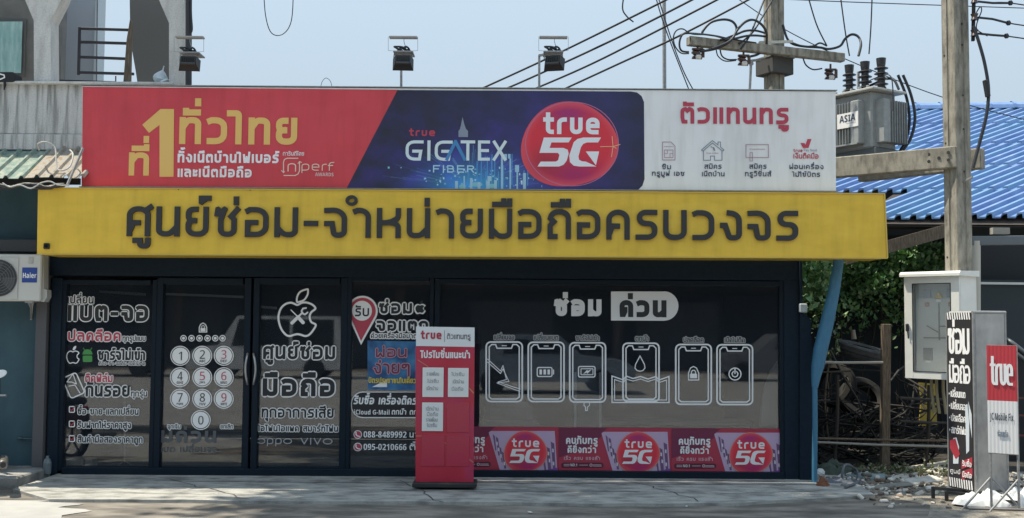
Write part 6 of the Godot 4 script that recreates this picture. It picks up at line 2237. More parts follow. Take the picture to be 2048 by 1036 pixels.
	wire("lowest of the four diagonal power lines", [W(1098, 192, -4), W(1240, 126.5, -2.8), W(1370, 66, -2.0), W(1580, -45, -1.2)], 0.016, g, "power_line")
	wire("short hanging wire end above the billboard's middle", [W(1252, -30, -2), W(1245, 14, -2), W(1253, 32, -2), W(1267, 44, -2)], 0.010, "", "loose_wire")
	wire("thin drooping wire loop above the red part of the billboard", [W(527, -30, -1), W(531, 30, -1), W(543, 66, -1), W(566, 68, -1), W(583, 40, -1), W(587, -30, -1)], 0.006, "", "loose_wire")
	wire("tiny wire loop on the billboard's top edge", [W(641, 178, 0.5), W(644, 164, 0.5), W(652, 156, 0.5), W(661, 163, 0.5), W(665, 180, 0.5)], 0.003, "", "loose_wire")
	wire("left of two thin wires slanting down to the billboard", [W(1305, -30, -2), W(1330, 55, -2), W(1380, 185, -2)], 0.008, "", "loose_wire")
	wire("right of two thin wires slanting down to the billboard", [W(1309, -30, -2), W(1340, 70, -2), W(1366, 140, -2), W(1390, 186, -2)], 0.008, "", "loose_wire")
	wire("thin wire slanting past the rear pole to the blue roof", [W(1465, -10, -2.2), W(1568, 58, -2.2), W(1700, 122, -2.2), W(1890, 196, -2.3), W(2100, 252, -2.4)], 0.007, "", "loose_wire")
	wire("thin level wire along the photograph's top right edge", [W(1480, -6, -2.2), W(1700, 4, -2.2), W(2100, 18, -2.2)], 0.007, "", "loose_wire")
	var gp := MB.new()
	gp.tube([W(1329, 190, -3), W(1328, -40, -3)], 0.028, 8)
	single("antenna_mast", "thin grey mast standing behind the white part of the billboard", "mast", gp, M.galv)
	# drop wires to the bushings
	wire("leftmost thin drop wire to the transformer's first bushing", [W(1610, -30, -1.2), W(1632, 46, -1.3), W(1654, 92, -1.4)], 0.009, "", "drop_wire")
	wire("middle thin drop wire to the transformer's second bushing", [W(1678, -30, -1.3), W(1690, 60, -1.35), W(1699, 112, -1.4)], 0.009, "", "drop_wire")
	wire("rightmost thin drop wire to the transformer's third bushing", [W(1745, -30, -1.3), W(1742, 50, -1.35), W(1738, 108, -1.4)], 0.009, "", "drop_wire")
	transformer()
	# twin concrete beams that carry the transformer
	var tb := thing("concrete_beam", "tan concrete beam under the transformer, with bolt holes at its end", "beam", W(1790, 335, -0.6), 0.0)
	b = MB.new()
	b.bar(W(1600, 342, -1.35), W(1917, 314, 0.02), 0.13, 0.255, 0.012)
	part(tb, "beam", b, M.pole)
	for q in [[1838, 311], [1838, 325], [1864, 309], [1864, 323], [1903, 305], [1903, 320], [1884, 316]]:
		var k: float = (q[0] - 1600.0) / 317.0
		var zb := lerpf(-1.35, 0.02, k)
		var hole := MB.new()
		hole.lathe([Vector2(0.02, 0.0), Vector2(0.02, 0.006), Vector2(0.0, 0.006)], Transform3D(Basis(Vector3(0, 1, 0), Vector3(-0.73, 0, 0.68), Vector3(0.68, 0, 0.73)), W(q[0] - 6, q[1], zb + 0.055) + Vector3(-0.0, 0, 0)), 9)
		part(tb, "bolt_hole", hole, M.dark)
	var tb2 := thing("concrete_beam", "second tan concrete beam whose end shows right of the front pole", "beam", W(1960, 318, -0.4))
	b = MB.new()
	b.bar(W(1720, 345, -1.5), W(1966, 317, -0.35), 0.13, 0.25, 0.012)
	part(tb2, "beam", b, M.pole)
	b = MB.new()
	b.bar(W(1906, 374, -0.2), W(1945, 354, 0.2), 0.02, 0.02)
	single("tie_rod", "thin steel tie on the front pole below the beam", "rod", b, M.galv)
	# rack and cables at the front pole's right side
	var rk := thing("cable_rack", "black insulator rack on the front pole's right side", "rack", W(1950, 60, 0.05))
	b = MB.new()
	b.bar(W(1948, -20, 0.05), W(1946, 82, 0.05), 0.03, 0.04, 0.0, Vector3.BACK)
	part(rk, "bar", b, M.dark)
	for y in [34.0, 66.0, 0.0]:
		b = MB.new()
		b.lathe([Vector2(0.02, -0.04), Vector2(0.045, -0.035), Vector2(0.03, 0.0), Vector2(0.045, 0.035), Vector2(0.02, 0.04)], Transform3D(Basis.IDENTITY, W(1949, y, 0.1)), 10)
		part(rk, "spool", b, M.porcelain)
	for q in [[2, 6, 2020], [34, 46, 2016], [66, 72, 2012]]:
		var nm: String = {2: "highest", 34: "middle", 66: "lowest"}[q[0]]
		wire(nm + " of three wires running right from the front pole", [W(1950, q[0], 0.1), W(1980, q[0] + 3, 0.1), W(q[2], q[1], 0.1), W(2110, q[1] + 14, 0.0)], 0.008, "wires at the front pole", "service_wire")
		b = MB.new()
		b.tube([W(1956, q[0] + 1, 0.1), W(1985, q[0] + 4, 0.1), W(q[2], q[1], 0.1)], 0.014, 6)
		b.lathe([Vector2(0.0, -0.03), Vector2(0.03, -0.01), Vector2(0.03, 0.02), Vector2(0.0, 0.04)], Transform3D(Basis(Vector3.FORWARD, 1.4), W(q[2], q[1], 0.1)), 7)
		single("wire_clamp", "black preformed grip on the " + nm + " wire right of the front pole", "clamp", b, M.cable, "grips on the wires at the front pole")
	wire("small curled wire between the front pole's wires", [W(1950, 30, 0.12), W(1960, 14, 0.12), W(1963, 22, 0.12), W(1954, 46, 0.12), W(1955, 60, 0.12), W(1975, 72, 0.12)], 0.007, "", "loose_wire")
	wire("thick black cable hanging down the front pole's right side", [W(1947, 52, 0.12), W(1958, 85, 0.14), W(1970, 130, 0.15), W(1977, 180, 0.15), W(1973, 230, 0.15), W(1958, 290, 0.12), W(1946, 335, 0.12)], 0.021)
	b = MB.new()
	b.bar(W(1970, 160, 0.17), W(1976, 194, 0.17), 0.05, 0.055, 0.008, Vector3.BACK)
	single("cable_splice", "black splice sleeve on the thick hanging cable", "splice", b, M.dark)
	wire("outer thick cable curving behind the transformer", [W(1806, 150, -1.2), W(1822, 190, -1.2), W(1830, 235, -1.2), W(1822, 275, -1.2), W(1806, 300, -1.2)], 0.02)
	wire("inner thick cable curving behind the transformer", [W(1796, 150, -1.25), W(1813, 195, -1.25), W(1819, 240, -1.25), W(1812, 280, -1.25), W(1800, 302, -1.25)], 0.02)

func transformer():
	var yaw := -deg_to_rad(58)
	var nl := Vector3(sin(yaw), 0, cos(yaw))
	var nr := Vector3(cos(yaw), 0, -sin(yaw))
	var wd := 0.95
	var dp := 0.62
	var corner := W(1747, 292, -0.85)
	var base := corner - nl * dp * 0.5 - nr * wd * 0.5
	var t := thing("transformer", "grey pole mounted transformer with cooling fins and three dark bushings", "transformer", base, yaw)
	var hh := 117.0 * S(-0.85)
	var b := MB.new()
	b.box(Vector3(0, hh * 0.5, 0), Vector3(wd - 0.18, hh, dp - 0.16), Basis.IDENTITY, 0.02)
	part(t, "tank", b, M.trafo, true)
	b = MB.new()
	b.box(Vector3(0, hh + 0.015, 0), Vector3(wd + 0.02, 0.03, dp + 0.02), Basis.IDENTITY, 0.006)
	part(t, "lid", b, plain(0.40, 0.41, 0.41, 0.5), true)
	b = MB.new()
	b.box(Vector3(0, -0.05, 0), Vector3(wd - 0.1, 0.10, dp - 0.2), Basis.IDENTITY, 0.005)
	b.box(Vector3(0, -0.13, 0.14), Vector3(wd, 0.07, 0.08), Basis.IDENTITY, 0.005)
	b.box(Vector3(0, -0.13, -0.14), Vector3(wd, 0.07, 0.08), Basis.IDENTITY, 0.005)
	part(t, "skid", b, plain(0.10, 0.11, 0.12, 0.6), true)
	# cooling fins: front radiator and end radiator, each fin a thin plate
	for k in 15:
		b = MB.new()
		b.box(Vector3(-wd * 0.5 + 0.02 + k * 0.046, hh * 0.47, dp * 0.5 - 0.035), Vector3(0.012, hh * 0.74, 0.13), Basis.IDENTITY, 0.003)
		part(t, "cooling_fin", b, M.trafo, true)
	for k in 9:
		b = MB.new()
		b.box(Vector3(wd * 0.5 - 0.03, hh * 0.47, -dp * 0.5 + 0.03 + k * 0.046), Vector3(0.15, hh * 0.74, 0.012), Basis.IDENTITY, 0.003)
		part(t, "cooling_fin", b, M.trafo, true)
	b = MB.new()
	b.box(Vector3(wd * 0.5 - 0.27, hh * 0.47, dp * 0.5 - 0.04), Vector3(0.13, hh * 0.76, 0.14), Basis.IDENTITY, 0.008)
	b.box(Vector3(wd * 0.5 - 0.03, hh * 0.47, dp * 0.5 - 0.21), Vector3(0.15, hh * 0.76, 0.11), Basis.IDENTITY, 0.008)
	b.box(Vector3(-0.12, hh * 0.09, dp * 0.5 - 0.035), Vector3(0.72, 0.02, 0.14), Basis.IDENTITY)
	part(t, "radiator_panel", b, M.trafo, true)
	b = MB.new()
	b.box(Vector3(0.10, hh * 0.52, dp * 0.5 + 0.036), Vector3(0.34, 0.19, 0.006), Basis.IDENTITY)
	var pl := part(t, "name_plate", b, plain(0.75, 0.75, 0.75, 0.5), true)
	var lx := Transform3D(Basis.IDENTITY, Vector3(0.10, hh * 0.52, dp * 0.5 + 0.042))
	latin(pl, "ASIA", -0.13, 0.13, -0.02, 0.07, 0.0, M.navy_ink, true, "Droid Sans", lx, true)
	latin(pl, "TRADING", -0.02, 0.13, -0.035, -0.045, 0.0, M.grey_line, true, "Droid Sans", lx, true)
	# bushings
	for q in [[1677, 165, 116], [1709, 163, 108], [1738, 158, 104]]:
		var i: int = [1677, 1709, 1738].find(q[0])
		var foot: Vector3 = base + nr * (-0.08 + 0.24 * i) + nl * (0.10 - 0.02 * i) + Vector3(0, hh + 0.03, 0)
		var h: float = 0.40
		b = MB.new()
		var pr := [Vector2(0.06, 0.0), Vector2(0.06, 0.03), Vector2(0.045, 0.04)]
		for k in 4:
			var y0 := 0.05 + k * h * 0.17
			pr.append_array([Vector2(0.046, y0), Vector2(0.088, y0 + 0.012), Vector2(0.086, y0 + 0.02), Vector2(0.048, y0 + 0.035)])
		pr.append_array([Vector2(0.055, h * 0.8), Vector2(0.062, h), Vector2(0.0, h)])
		b.lathe(pr, Transform3D(Basis.IDENTITY, foot), 14)
		part(t, "bushing", b, plain(0.035, 0.035, 0.038, 0.35))
	b = MB.new()
	b.tube([base + nr * 0.05 + nl * 0.08 + Vector3(0, hh, 0), base + nr * 0.05 + nl * 0.08 + Vector3(0, hh + 0.32, 0)], 0.018, 8)
	b.tube([base + nr * 0.28 - nl * 0.1 + Vector3(0, hh, 0), base + nr * 0.28 - nl * 0.1 + Vector3(0, hh + 0.08, 0)], 0.03, 8)
	for k in 7:
		b.box(base + nr * (-0.4 + 0.13 * k) + nl * (dp * 0.5 - 0.02) + Vector3(0, hh + 0.045, 0), Vector3(0.035, 0.03, 0.035), Basis(Vector3.UP, yaw), 0.006)
	part(t, "lid_fitting", b, plain(0.28, 0.29, 0.30, 0.5))
	b = MB.new()
	var c0 := base + nr * 0.12 + nl * 0.0 + Vector3(0, hh + 0.12, 0)
	b.tube(curve([c0, c0 + nr * 0.12 + Vector3(0, 0.02, 0), c0 + nr * 0.28 + Vector3(0, 0.05, 0), c0 + nr * 0.42 + Vector3(0, 0.02, 0), c0 + nr * 0.5 + Vector3(0, -0.12, 0)], 5), 0.018, 6)
	part(t, "lead_cable", b, M.cable)
	b = MB.new()
	b.tube(curve([c0 + nl * 0.1, c0 + nr * 0.2 + nl * 0.1 + Vector3(0, 0.06, 0), c0 + nr * 0.46 + nl * 0.1 + Vector3(0, 0.04, 0), c0 + nr * 0.49 + nl * 0.1 + Vector3(0, -0.4, 0)], 5), 0.008, 6)
	part(t, "lead_cable", b, M.cable)

func foreground():
	# electricity meter cabinet, on the front pole
	var yaw := -deg_to_rad(47)
	var nl := Vector3(sin(yaw), 0, cos(yaw))
	var nr := Vector3(cos(yaw), 0, -sin(yaw))
	var wd := 0.66
	var dp := 0.42
	var hh := 209.0 * S(0.45)
	var corner := W(1922, 761, 0.45)
	var base := corner - nl * dp * 0.5 - nr * wd * 0.5
	var t := thing("meter_cabinet", "pale grey electric meter cabinet with a glazed door on the front pole", "cabinet", base, yaw)
	var b := MB.new()
	var th := 0.02
	b.box(Vector3(0, hh * 0.5, -dp * 0.5 + th * 0.5), Vector3(wd, hh, th))
	b.box(Vector3(-wd * 0.5 + th * 0.5, hh * 0.5, 0.0), Vector3(th, hh, dp - 0.045))
	b.box(Vector3(wd * 0.5 - th * 0.5, hh * 0.5, 0.0), Vector3(th, hh, dp - 0.045))
	b.box(Vector3(0, th * 0.5, 0), Vector3(wd - 0.042, th, dp - 0.045))
	b.box(Vector3(0, hh - th * 0.5, 0), Vector3(wd - 0.042, th, dp - 0.045))
	part(t, "casing", b, M.cabinet, true)
	b = MB.new()
	b.poly(PackedVector2Array([Vector2(-dp * 0.5 - 0.02, 0), Vector2(dp * 0.5 + 0.06, 0), Vector2(dp * 0.5 + 0.06, 0.03), Vector2(dp * 0.5 + 0.03, 0.055), Vector2(-dp * 0.5 - 0.02, 0.07)]), -wd * 0.5 - 0.03, wd * 0.5 + 0.03, Transform3D(Basis(Vector3(0, 0, 1), Vector3(0, 1, 0), Vector3(-1, 0, 0)), Vector3(0, hh, 0)))
	part(t, "rain_roof", b, M.cabinet, true)
	b = MB.new()
	var fr := 0.10
	var zf := dp * 0.5 - 0.005
	b.box(Vector3(-wd * 0.5 + fr * 0.5, hh * 0.5, zf), Vector3(fr, hh, 0.03), Basis.IDENTITY, 0.004)
	b.box(Vector3(wd * 0.5 - fr * 0.5, hh * 0.5, zf), Vector3(fr, hh, 0.03), Basis.IDENTITY, 0.004)
	b.box(Vector3(0, fr * 0.4, zf), Vector3(wd - fr * 2, fr * 0.8, 0.028), Basis.IDENTITY, 0.003)
	b.box(Vector3(0, hh - fr * 0.4, zf), Vector3(wd - fr * 2, fr * 0.8, 0.028), Basis.IDENTITY, 0.003)
	var door := part(t, "door", b, M.cabinet, true)
	b = MB.new()
	b.box(Vector3(0, hh * 0.5, zf - 0.005), Vector3(wd - fr * 2 + 0.02, hh - fr * 1.6 + 0.02, 0.003))
	part(door, "pane", b, M.clear, true)
	b = MB.new()
	for s in [-1, 1]:
		b.box(Vector3(s * (wd * 0.5 - fr - 0.003), hh * 0.5, zf + 0.012), Vector3(0.008, hh - fr * 1.6, 0.012))
		b.box(Vector3(0, hh * 0.5 + s * (hh * 0.5 - fr * 0.8 - 0.003), zf + 0.0125), Vector3(wd - fr * 2 - 0.016, 0.008, 0.012))
	part(door, "gasket", b, M.dark, true)
	b = MB.new()
	b.box(Vector3(-wd * 0.5 + fr * 0.42, hh * 0.5, zf + 0.03), Vector3(0.035, 0.09, 0.03), Basis.IDENTITY, 0.008)
	b.box(Vector3(-wd * 0.5 + fr * 0.5, hh * 0.5 - 0.08, zf + 0.03), Vector3(0.014, 0.10, 0.012), Basis(Vector3.BACK, 0.1), 0.004)
	part(door, "handle", b, M.dark, true)
	b = MB.new()
	b.box(Vector3(0, hh * 0.5, 0.02), Vector3(wd - 0.08, hh - 0.06, 0.01))
	part(t, "mounting_plate", b, M.cabinet_in, true)
	var zi := 0.035
	for s in [-1, 1]:
		b = MB.new()
		b.box(Vector3(s * 0.14, hh * 0.84, zi), Vector3(0.09, 0.10, 0.02), Basis.IDENTITY, 0.004)
		part(t, "meter", b, plain(0.30, 0.33, 0.36, 0.4), true)
		b = MB.new()
		b.box(Vector3(s * 0.14, hh * 0.73, zi + 0.005), Vector3(0.05, 0.05, 0.04), Basis.IDENTITY, 0.01)
		part(t, "lamp_holder", b, plain(0.30, 0.08, 0.05, 0.5), true)
		b = MB.new()
		b.box(Vector3(s * 0.14, hh * 0.24, zi), Vector3(0.11, 0.14, 0.02), Basis.IDENTITY, 0.003)
		part(t, "breaker", b, plain(0.03, 0.035, 0.04, 0.4), true)
		b = MB.new()
		b.box(Vector3(s * 0.14, hh * 0.165, zi), Vector3(0.06, 0.02, 0.012))
		part(t, "tag", b, M.paper, true)
	b = MB.new()
	b.poly(PackedVector2Array([Vector2(-0.05, 0), Vector2(0.05, 0), Vector2(0, 0.09)]), zi, zi + 0.004, Transform3D(Basis.IDENTITY, Vector3(0, hh * 0.79, 0)))
	part(t, "warning_triangle", b, plain(0.62, 0.42, 0.03, 0.5), true)
	b = MB.new()
	b.poly(PackedVector2Array([Vector2(-0.004, 0.02), Vector2(0.008, 0.045), Vector2(-0.002, 0.045), Vector2(0.006, 0.07), Vector2(-0.012, 0.038), Vector2(0.0, 0.038)]), zi + 0.006, zi + 0.006, Transform3D(Basis.IDENTITY, Vector3(0, hh * 0.79, 0)))
	b.box(Vector3(0, hh * 0.765, zi), Vector3(0.06, 0.03, 0.008))
	part(t, "warning_sign", b, M.paper, true)
	b = MB.new()
	b.box(Vector3(0, hh * 0.56, zi), Vector3(0.012, hh * 0.36, 0.012))
	b.box(Vector3(0.11, hh * 0.515, zi), Vector3(0.20, 0.012, 0.012))
	b.box(Vector3(0.0, hh * 0.40, zi), Vector3(0.38, 0.012, 0.012))
	b.bar(Vector3(-0.15, hh * 0.52, zi), Vector3(-0.01, hh * 0.455, zi), 0.012, 0.012)
	part(t, "bus_bar", b, M.dark, true)
	b = MB.new()
	for s in [-0.12, -0.06, 0.02]:
		b.tube([Vector3(s, 0, 0), Vector3(s + 0.01, -0.14, 0.02), Vector3(s + 0.03, -0.4, 0.0)], 0.018, 8)
	part(t, "conduit", b, plain(0.30, 0.26, 0.16, 0.6), true)
	# tall box sign
	yaw = -deg_to_rad(72)
	nl = Vector3(sin(yaw), 0, cos(yaw))
	nr = Vector3(cos(yaw), 0, -sin(yaw))
	var zc := 1.62
	var k := S(zc)
	wd = 0.415
	hh = 362.0 * k
	corner = W(1952, 988, zc)
	base = corner - nl * wd * 0.5 - nr * wd * 0.5
	t = thing("box_sign", "tall metal box sign with a black phone repair face", "sign", base, yaw)
	b = MB.new()
	b.box(Vector3(0, hh * 0.5, 0), Vector3(wd, hh, wd), Basis.IDENTITY, 0.03)
	var bt := rough_mat(noise(70, 0.01, 4, [[0.0, 0.24, 0.235, 0.235], [0.45, 0.36, 0.355, 0.35], [1.0, 0.46, 0.46, 0.45]], 256), Vector3(1.4, 0.8, 1.4), 0.42)
	bt.metallic = 0.45
	part(t, "casing", b, bt, true)
	b = MB.new()
	for s in [-1, 1]:
		b.tube([Vector3(wd * 0.5 - 0.012, 0.02, s * (wd * 0.5 - 0.012)), Vector3(wd * 0.5 - 0.012, hh - 0.02, s * (wd * 0.5 - 0.012))], 0.016, 8)
		b.tube([Vector3(-wd * 0.5 + 0.012, 0.02, s * (wd * 0.5 - 0.012)), Vector3(-wd * 0.5 + 0.012, hh - 0.02, s * (wd * 0.5 - 0.012))], 0.016, 8)
	b.tube([Vector3(wd * 0.5 - 0.012, hh - 0.012, -wd * 0.5), Vector3(wd * 0.5 - 0.012, hh - 0.012, wd * 0.5)], 0.016, 8)
	part(t, "corner_trim", b, M.galv, true)
	var zf2 := wd * 0.5 + 0.004
	b = MB.new()
	b.box(Vector3(0, hh * 0.5, zf2 - 0.001), Vector3(wd - 0.05, hh - 0.03, 0.006))
	part(t, "black_face", b, plain(0.035, 0.034, 0.036, 0.35), true)
	var yy := func(py): return (988.0 - py) * k
	var zt := zf2 + 0.004
	var x0 := -wd * 0.5 + 0.03
	var ww := wd - 0.06
	b = MB.new()
	for i in 10:
		var xa := x0 + ww * i / 10.0
		b.poly(PackedVector2Array([Vector2(xa + 0.012, yy.call(643)), Vector2(xa + 0.03, yy.call(643)), Vector2(xa + 0.018, yy.call(629)), Vector2(xa, yy.call(629))]), zt, zt)
		b.poly(PackedVector2Array([Vector2(xa + 0.012, yy.call(982)), Vector2(xa + 0.03, yy.call(982)), Vector2(xa + 0.018, yy.call(964)), Vector2(xa, yy.call(964))]), zt, zt)
	write_at(b, "ซ่อม", x0 + ww * 0.03, yy.call(713), ww * 0.92, 52 * k, zt, 0.135)
	write_at(b, "มือถือ", x0 + ww * 0.06, yy.call(772), ww * 0.9, 37 * k, zt, 0.135)
	var li := ["เปลี่ยนแบต", "เปลี่ยนจอ", "ปลดล็อค", "สมาร์ทโฟน"]
	for i in 4:
		write_at(b, li[i], x0 + ww * 0.12, yy.call(801.0 + i * 24.5), ww * 0.62, 12 * k, zt, 0.15)
		b.poly(PackedVector2Array([Vector2(x0 + ww * 0.04, yy.call(797.0 + i * 24.5)), Vector2(x0 + ww * 0.09, yy.call(794.5 + i * 24.5)), Vector2(x0 + ww * 0.04, yy.call(792.0 + i * 24.5))]), zt, zt)
	write_at(b, "ศูนย์", x0 + ww * 0.05, yy.call(955), ww * 0.42, 7 * k, zt, 0.17)
	part(t, "lettering", b, M.vinyl, true)
	b = MB.new()
	b.poly(PackedVector2Array([Vector2(x0 + ww * 0.74, yy.call(912)), Vector2(x0 + ww * 0.72, yy.call(815)), Vector2(x0 + ww * 0.82, yy.call(812)), Vector2(x0 + ww * 0.88, yy.call(850)), Vector2(x0 + ww * 0.86, yy.call(905))]), zt, zt)
	b.poly(PackedVector2Array([Vector2(x0 + ww * 0.88, yy.call(840)), Vector2(x0 + ww * 0.86, yy.call(806)), Vector2(x0 + ww * 0.99, yy.call(832)), Vector2(x0 + ww * 0.99, yy.call(880))]), zt + 0.001, zt + 0.001)
	b.poly(PackedVector2Array([Vector2(x0 + ww * 0.18, yy.call(936)), Vector2(x0 + ww * 0.40, yy.call(934)), Vector2(x0 + ww * 0.44, yy.call(900)), Vector2(x0 + ww * 0.34, yy.call(882)), Vector2(x0 + ww * 0.2, yy.call(884))]), zt, zt)
	part(t, "white_print", b, plain(0.6, 0.66, 0.72, 0.5), true)
	b = MB.new()
	b.poly(PackedVector2Array([Vector2(x0 + ww * 0.06, yy.call(905)), Vector2(x0 + ww * 0.06, yy.call(890)), Vector2(x0 + ww * 0.3, yy.call(884)), Vector2(x0 + ww * 0.48, yy.call(915)), Vector2(x0 + ww * 0.3, yy.call(926))]), zt + 0.002, zt + 0.002)
	for i in 2:
		b.poly(PackedVector2Array([Vector2(x0 + ww * 0.54, yy.call(944 + i * 21)), Vector2(x0 + ww * 0.54, yy.call(928 + i * 21)), Vector2(x0 + ww * 0.99, yy.call(916 + i * 21)), Vector2(x0 + ww * 0.99, yy.call(932 + i * 21))]), zt + 0.002, zt + 0.002)
	part(t, "red_print", b, plain(0.40, 0.04, 0.06, 0.5), true)
	b = MB.new()
	write_at(b, "รับซื้อ", x0 + ww * 0.58, yy.call(937), ww * 0.38, 9 * k, zt + 0.004, 0.18)
	write_at(b, "มือถือ", x0 + ww * 0.58, yy.call(959), ww * 0.38, 9 * k, zt + 0.004, 0.18)
	part(t, "lettering", b, M.vinyl, true)
	# its low black iron stand
	var fs := thing("iron_stand", "low black angle iron stand under the box sign", "stand", G(1930, 1000, -0.03))
	b = MB.new()
	var ir := []
	for q in [[1866, 976], [1893, 985], [1918, 994]]:
		var a := W(q[0], q[1], 1.25 + (q[0] - 1866) * 0.006)
		b.bar(a, a + nr * 0.1 + Vector3(0.42, 0, 0.22), 0.03, 0.03)
		b.bar(a + Vector3(0, 0.012, 0), Vector3(a.x, -0.03, a.z), 0.03, 0.03, 0.0, Vector3.BACK)
	b.bar(W(1866, 999, 1.2), W(1935, 1004, 1.55), 0.04, 0.02)
	part(fs, "frame", b, M.dark)
	# small corrugated plastic sign on a steel A stand
	var o := W(1976.5, 905, 1.92)
	var e := W(2037, 909, 2.08)
	var ang := -atan2(e.z - o.z, e.x - o.x)
	var sw := Vector2(e.x - o.x, e.z - o.z).length()
	var shh := 213.0 * S(1.95)
	t = thing("standing_sign", "red and white corrugated plastic sign on a thin steel stand", "sign", o, ang)
	b = MB.new()
	var flutes := 16
	for i in flutes:
		var xa := sw * i / flutes
		var xb := sw * (i + 1) / flutes
		var za := 0.0011 * (1.0 if i % 2 else -1.0)
		b.quad(Vector3(xa, 0, za), Vector3(xb, 0, -za), Vector3(xb, shh * 0.485, -za), Vector3(xa, shh * 0.485, za))
		b.quad(Vector3(xb, 0, -za - 0.006), Vector3(xa, 0, za - 0.006), Vector3(xa, shh, za - 0.006), Vector3(xb, shh, -za - 0.006))
	part(t, "white_panel", b, plain(0.70, 0.70, 0.71, 0.5), true)
	b = MB.new()
	for i in flutes:
		var xa := sw * i / flutes
		var xb := sw * (i + 1) / flutes
		var za := 0.0011 * (1.0 if i % 2 else -1.0)
		b.quad(Vector3(xa, shh * 0.485, za), Vector3(xb, shh * 0.485, -za), Vector3(xb, shh, -za), Vector3(xa, shh, za))
	part(t, "red_panel", b, plain(0.46, 0.035, 0.05, 0.5), true)
	b = MB.new()
	write_at(b, "true", sw * 0.12, shh * 0.63, sw * 0.76, shh * 0.20, 0.007, 0.125)
	part(t, "lettering", b, plain(0.78, 0.78, 0.8, 0.5), true)
	latin(t, "JC Mobile Fix", sw * 0.08, sw * 0.86, shh * 0.285, shh * 0.375, 0.0, M.navy_ink, true, "Droid Sans", Transform3D(Basis.IDENTITY, Vector3(0, 0, 0.007)), true)
	b = MB.new()
	write_at(b, "ซ่อมเก่ง", sw * 0.32, shh * 0.155, sw * 0.36, shh * 0.045, 0.007, 0.18)
	part(t, "lettering", b, M.grey_line, true)
	b = MB.new()
	for s in [0.06, 0.97]:
		b.tube([Vector3(sw * s, shh, -0.022), Vector3(sw * s, -0.52, -0.022)], 0.013, 8)
		b.tube([Vector3(sw * s, -0.24, -0.022), Vector3(sw * s - 0.24, -0.56, 0.12)], 0.011, 7)
		b.tube([Vector3(sw * s, -0.24, -0.022), Vector3(sw * s + 0.2, -0.5, -0.15)], 0.011, 7)
	b.tube([Vector3(0, shh - 0.01, -0.022), Vector3(sw, shh - 0.01, -0.022)], 0.011, 7)
	b.tube([Vector3(0, 0.0, -0.022), Vector3(sw, 0.0, -0.022)], 0.011, 7)
	part(t, "stand", b, M.galv, true)
	b = MB.new()
	b.box(G(2010, 1013, -0.015) + Vector3(0.1, 0, 0), Vector3(1.0, 0.02, 0.42), Basis(Vector3.UP, -0.1), 0.006)
	single("base_plate", "flat grey steel plate under the small plastic sign's stand", "plate", b, plain(0.16, 0.15, 0.145, 0.5))
	cloth("sandbag", "white sandbag weighing down the small sign's stand, left one", "sandbag", G(1972, 1008, -0.005), Vector2(0.62, 0.34), 0.12, plain(0.66, 0.66, 0.66, 0.7), 12)
	cloth("sandbag", "white sandbag weighing down the small sign's stand, right one at the edge", "sandbag", G(2048, 1008, -0.005), Vector2(0.56, 0.34), 0.15, plain(0.66, 0.66, 0.66, 0.7), 14)
	# promotion stand before the shop
	var z := 1.0
	t = thing("promotion_stand", "tall red promotion stand with paper sheets before the shop window", "stand", W(888, 975, z))
	b = MB.new()
	flat(b, [[831, 693], [949, 694], [947, 969], [831, 967]], z - 0.03, z)
	var red := rough_mat(noise(71, 0.006, 3, [[0.0, 0.45, 0.022, 0.050], [0.5, 0.50, 0.030, 0.060], [1.0, 0.44, 0.036, 0.10]], 256), Vector3(0.9, 0.5, 0.9), 0.3)
	part(t, "red_panel", b, red)
	b = MB.new()
	flat(b, [[832, 653], [949, 655], [949, 694], [832, 692]], z - 0.03, z + 0.002)
	part(t, "header_panel", b, plain(0.72, 0.73, 0.74, 0.4))
	b = MB.new()
	rect(b, 824, 967, 953, 976, z - 0.25, z + 0.12, 0.008)
	part(t, "base", b, M.dark)
	b = MB.new()
	write(b, "true", 842, 883, 665, 678, z + 0.005, 0.27)
	part(t, "lettering", b, plain(0.42, 0.03, 0.06, 0.5))
	b = MB.new()
	write(b, "ตัวแทนทรู", 894, 941, 669, 678, z + 0.005, 0.15)
	line(b, [[889, 661], [889, 684]], 0.8, z + 0.005)
	part(t, "lettering", b, plain(0.10, 0.10, 0.11, 0.5))
	b = MB.new()
	write(b, "โปรโมชั่นแนะนำ", 842, 940, 704, 716, z + 0.003, 0.22)
	part(t, "lettering", b, plain(0.78, 0.74, 0.76, 0.5))
	b = MB.new()
	line(b, [[832, 872], [850, 872], [880, 880], [910, 897], [947, 925]], 1.5, z + 0.0035)
	line(b, [[836, 720], [850, 729], [860, 736]], 1.3, z + 0.0035)
	line(b, [[938, 776], [947, 786]], 2.2, z + 0.0035)
	part(t, "gold_streak", b, plain(0.58, 0.24, 0.12, 0.5))
	for q in [[845, 735, 887, 794, 1], [896, 736, 937, 794, 1], [844, 805, 886, 862, 1], [895, 806, 937, 863, 0], [844, 873, 887, 931, 0], [894, 873, 937, 931, 0]]:
		b = MB.new()
		rect(b, q[0] - 1.5, q[1] - 1.5, q[2] + 1.5, q[3] + 1.5, z + 0.004, z + 0.006, 0.001)
		var pk := part(t, "sheet_pocket", b, plain(0.45, 0.034, 0.07, 0.25))
		if q[4]:
			b = MB.new()
			rect(b, q[0], q[1], q[2], q[3], z + 0.0065, z + 0.008)
			part(pk, "paper_sheet", b, M.paper)
			b = MB.new()
			var mid: float = (q[0] + q[2]) * 0.5
			var lines := 3 if q[0] != 844 else 4
			var words := ["โปรซิม", "เน็ตบ้าน", "มือถือ", "รายเดือน"]
			for i in lines:
				var yl: float = q[1] + 10.0 + i * (44.0 / lines)
				write(b, words[(i + int(q[1])) % 4], mid - 13 + 2 * (i % 2), mid + 12 - i, yl, yl + 6.0, z + 0.010, 0.14)
			part(pk, "print", b, plain(0.30, 0.30, 0.32, 0.7))

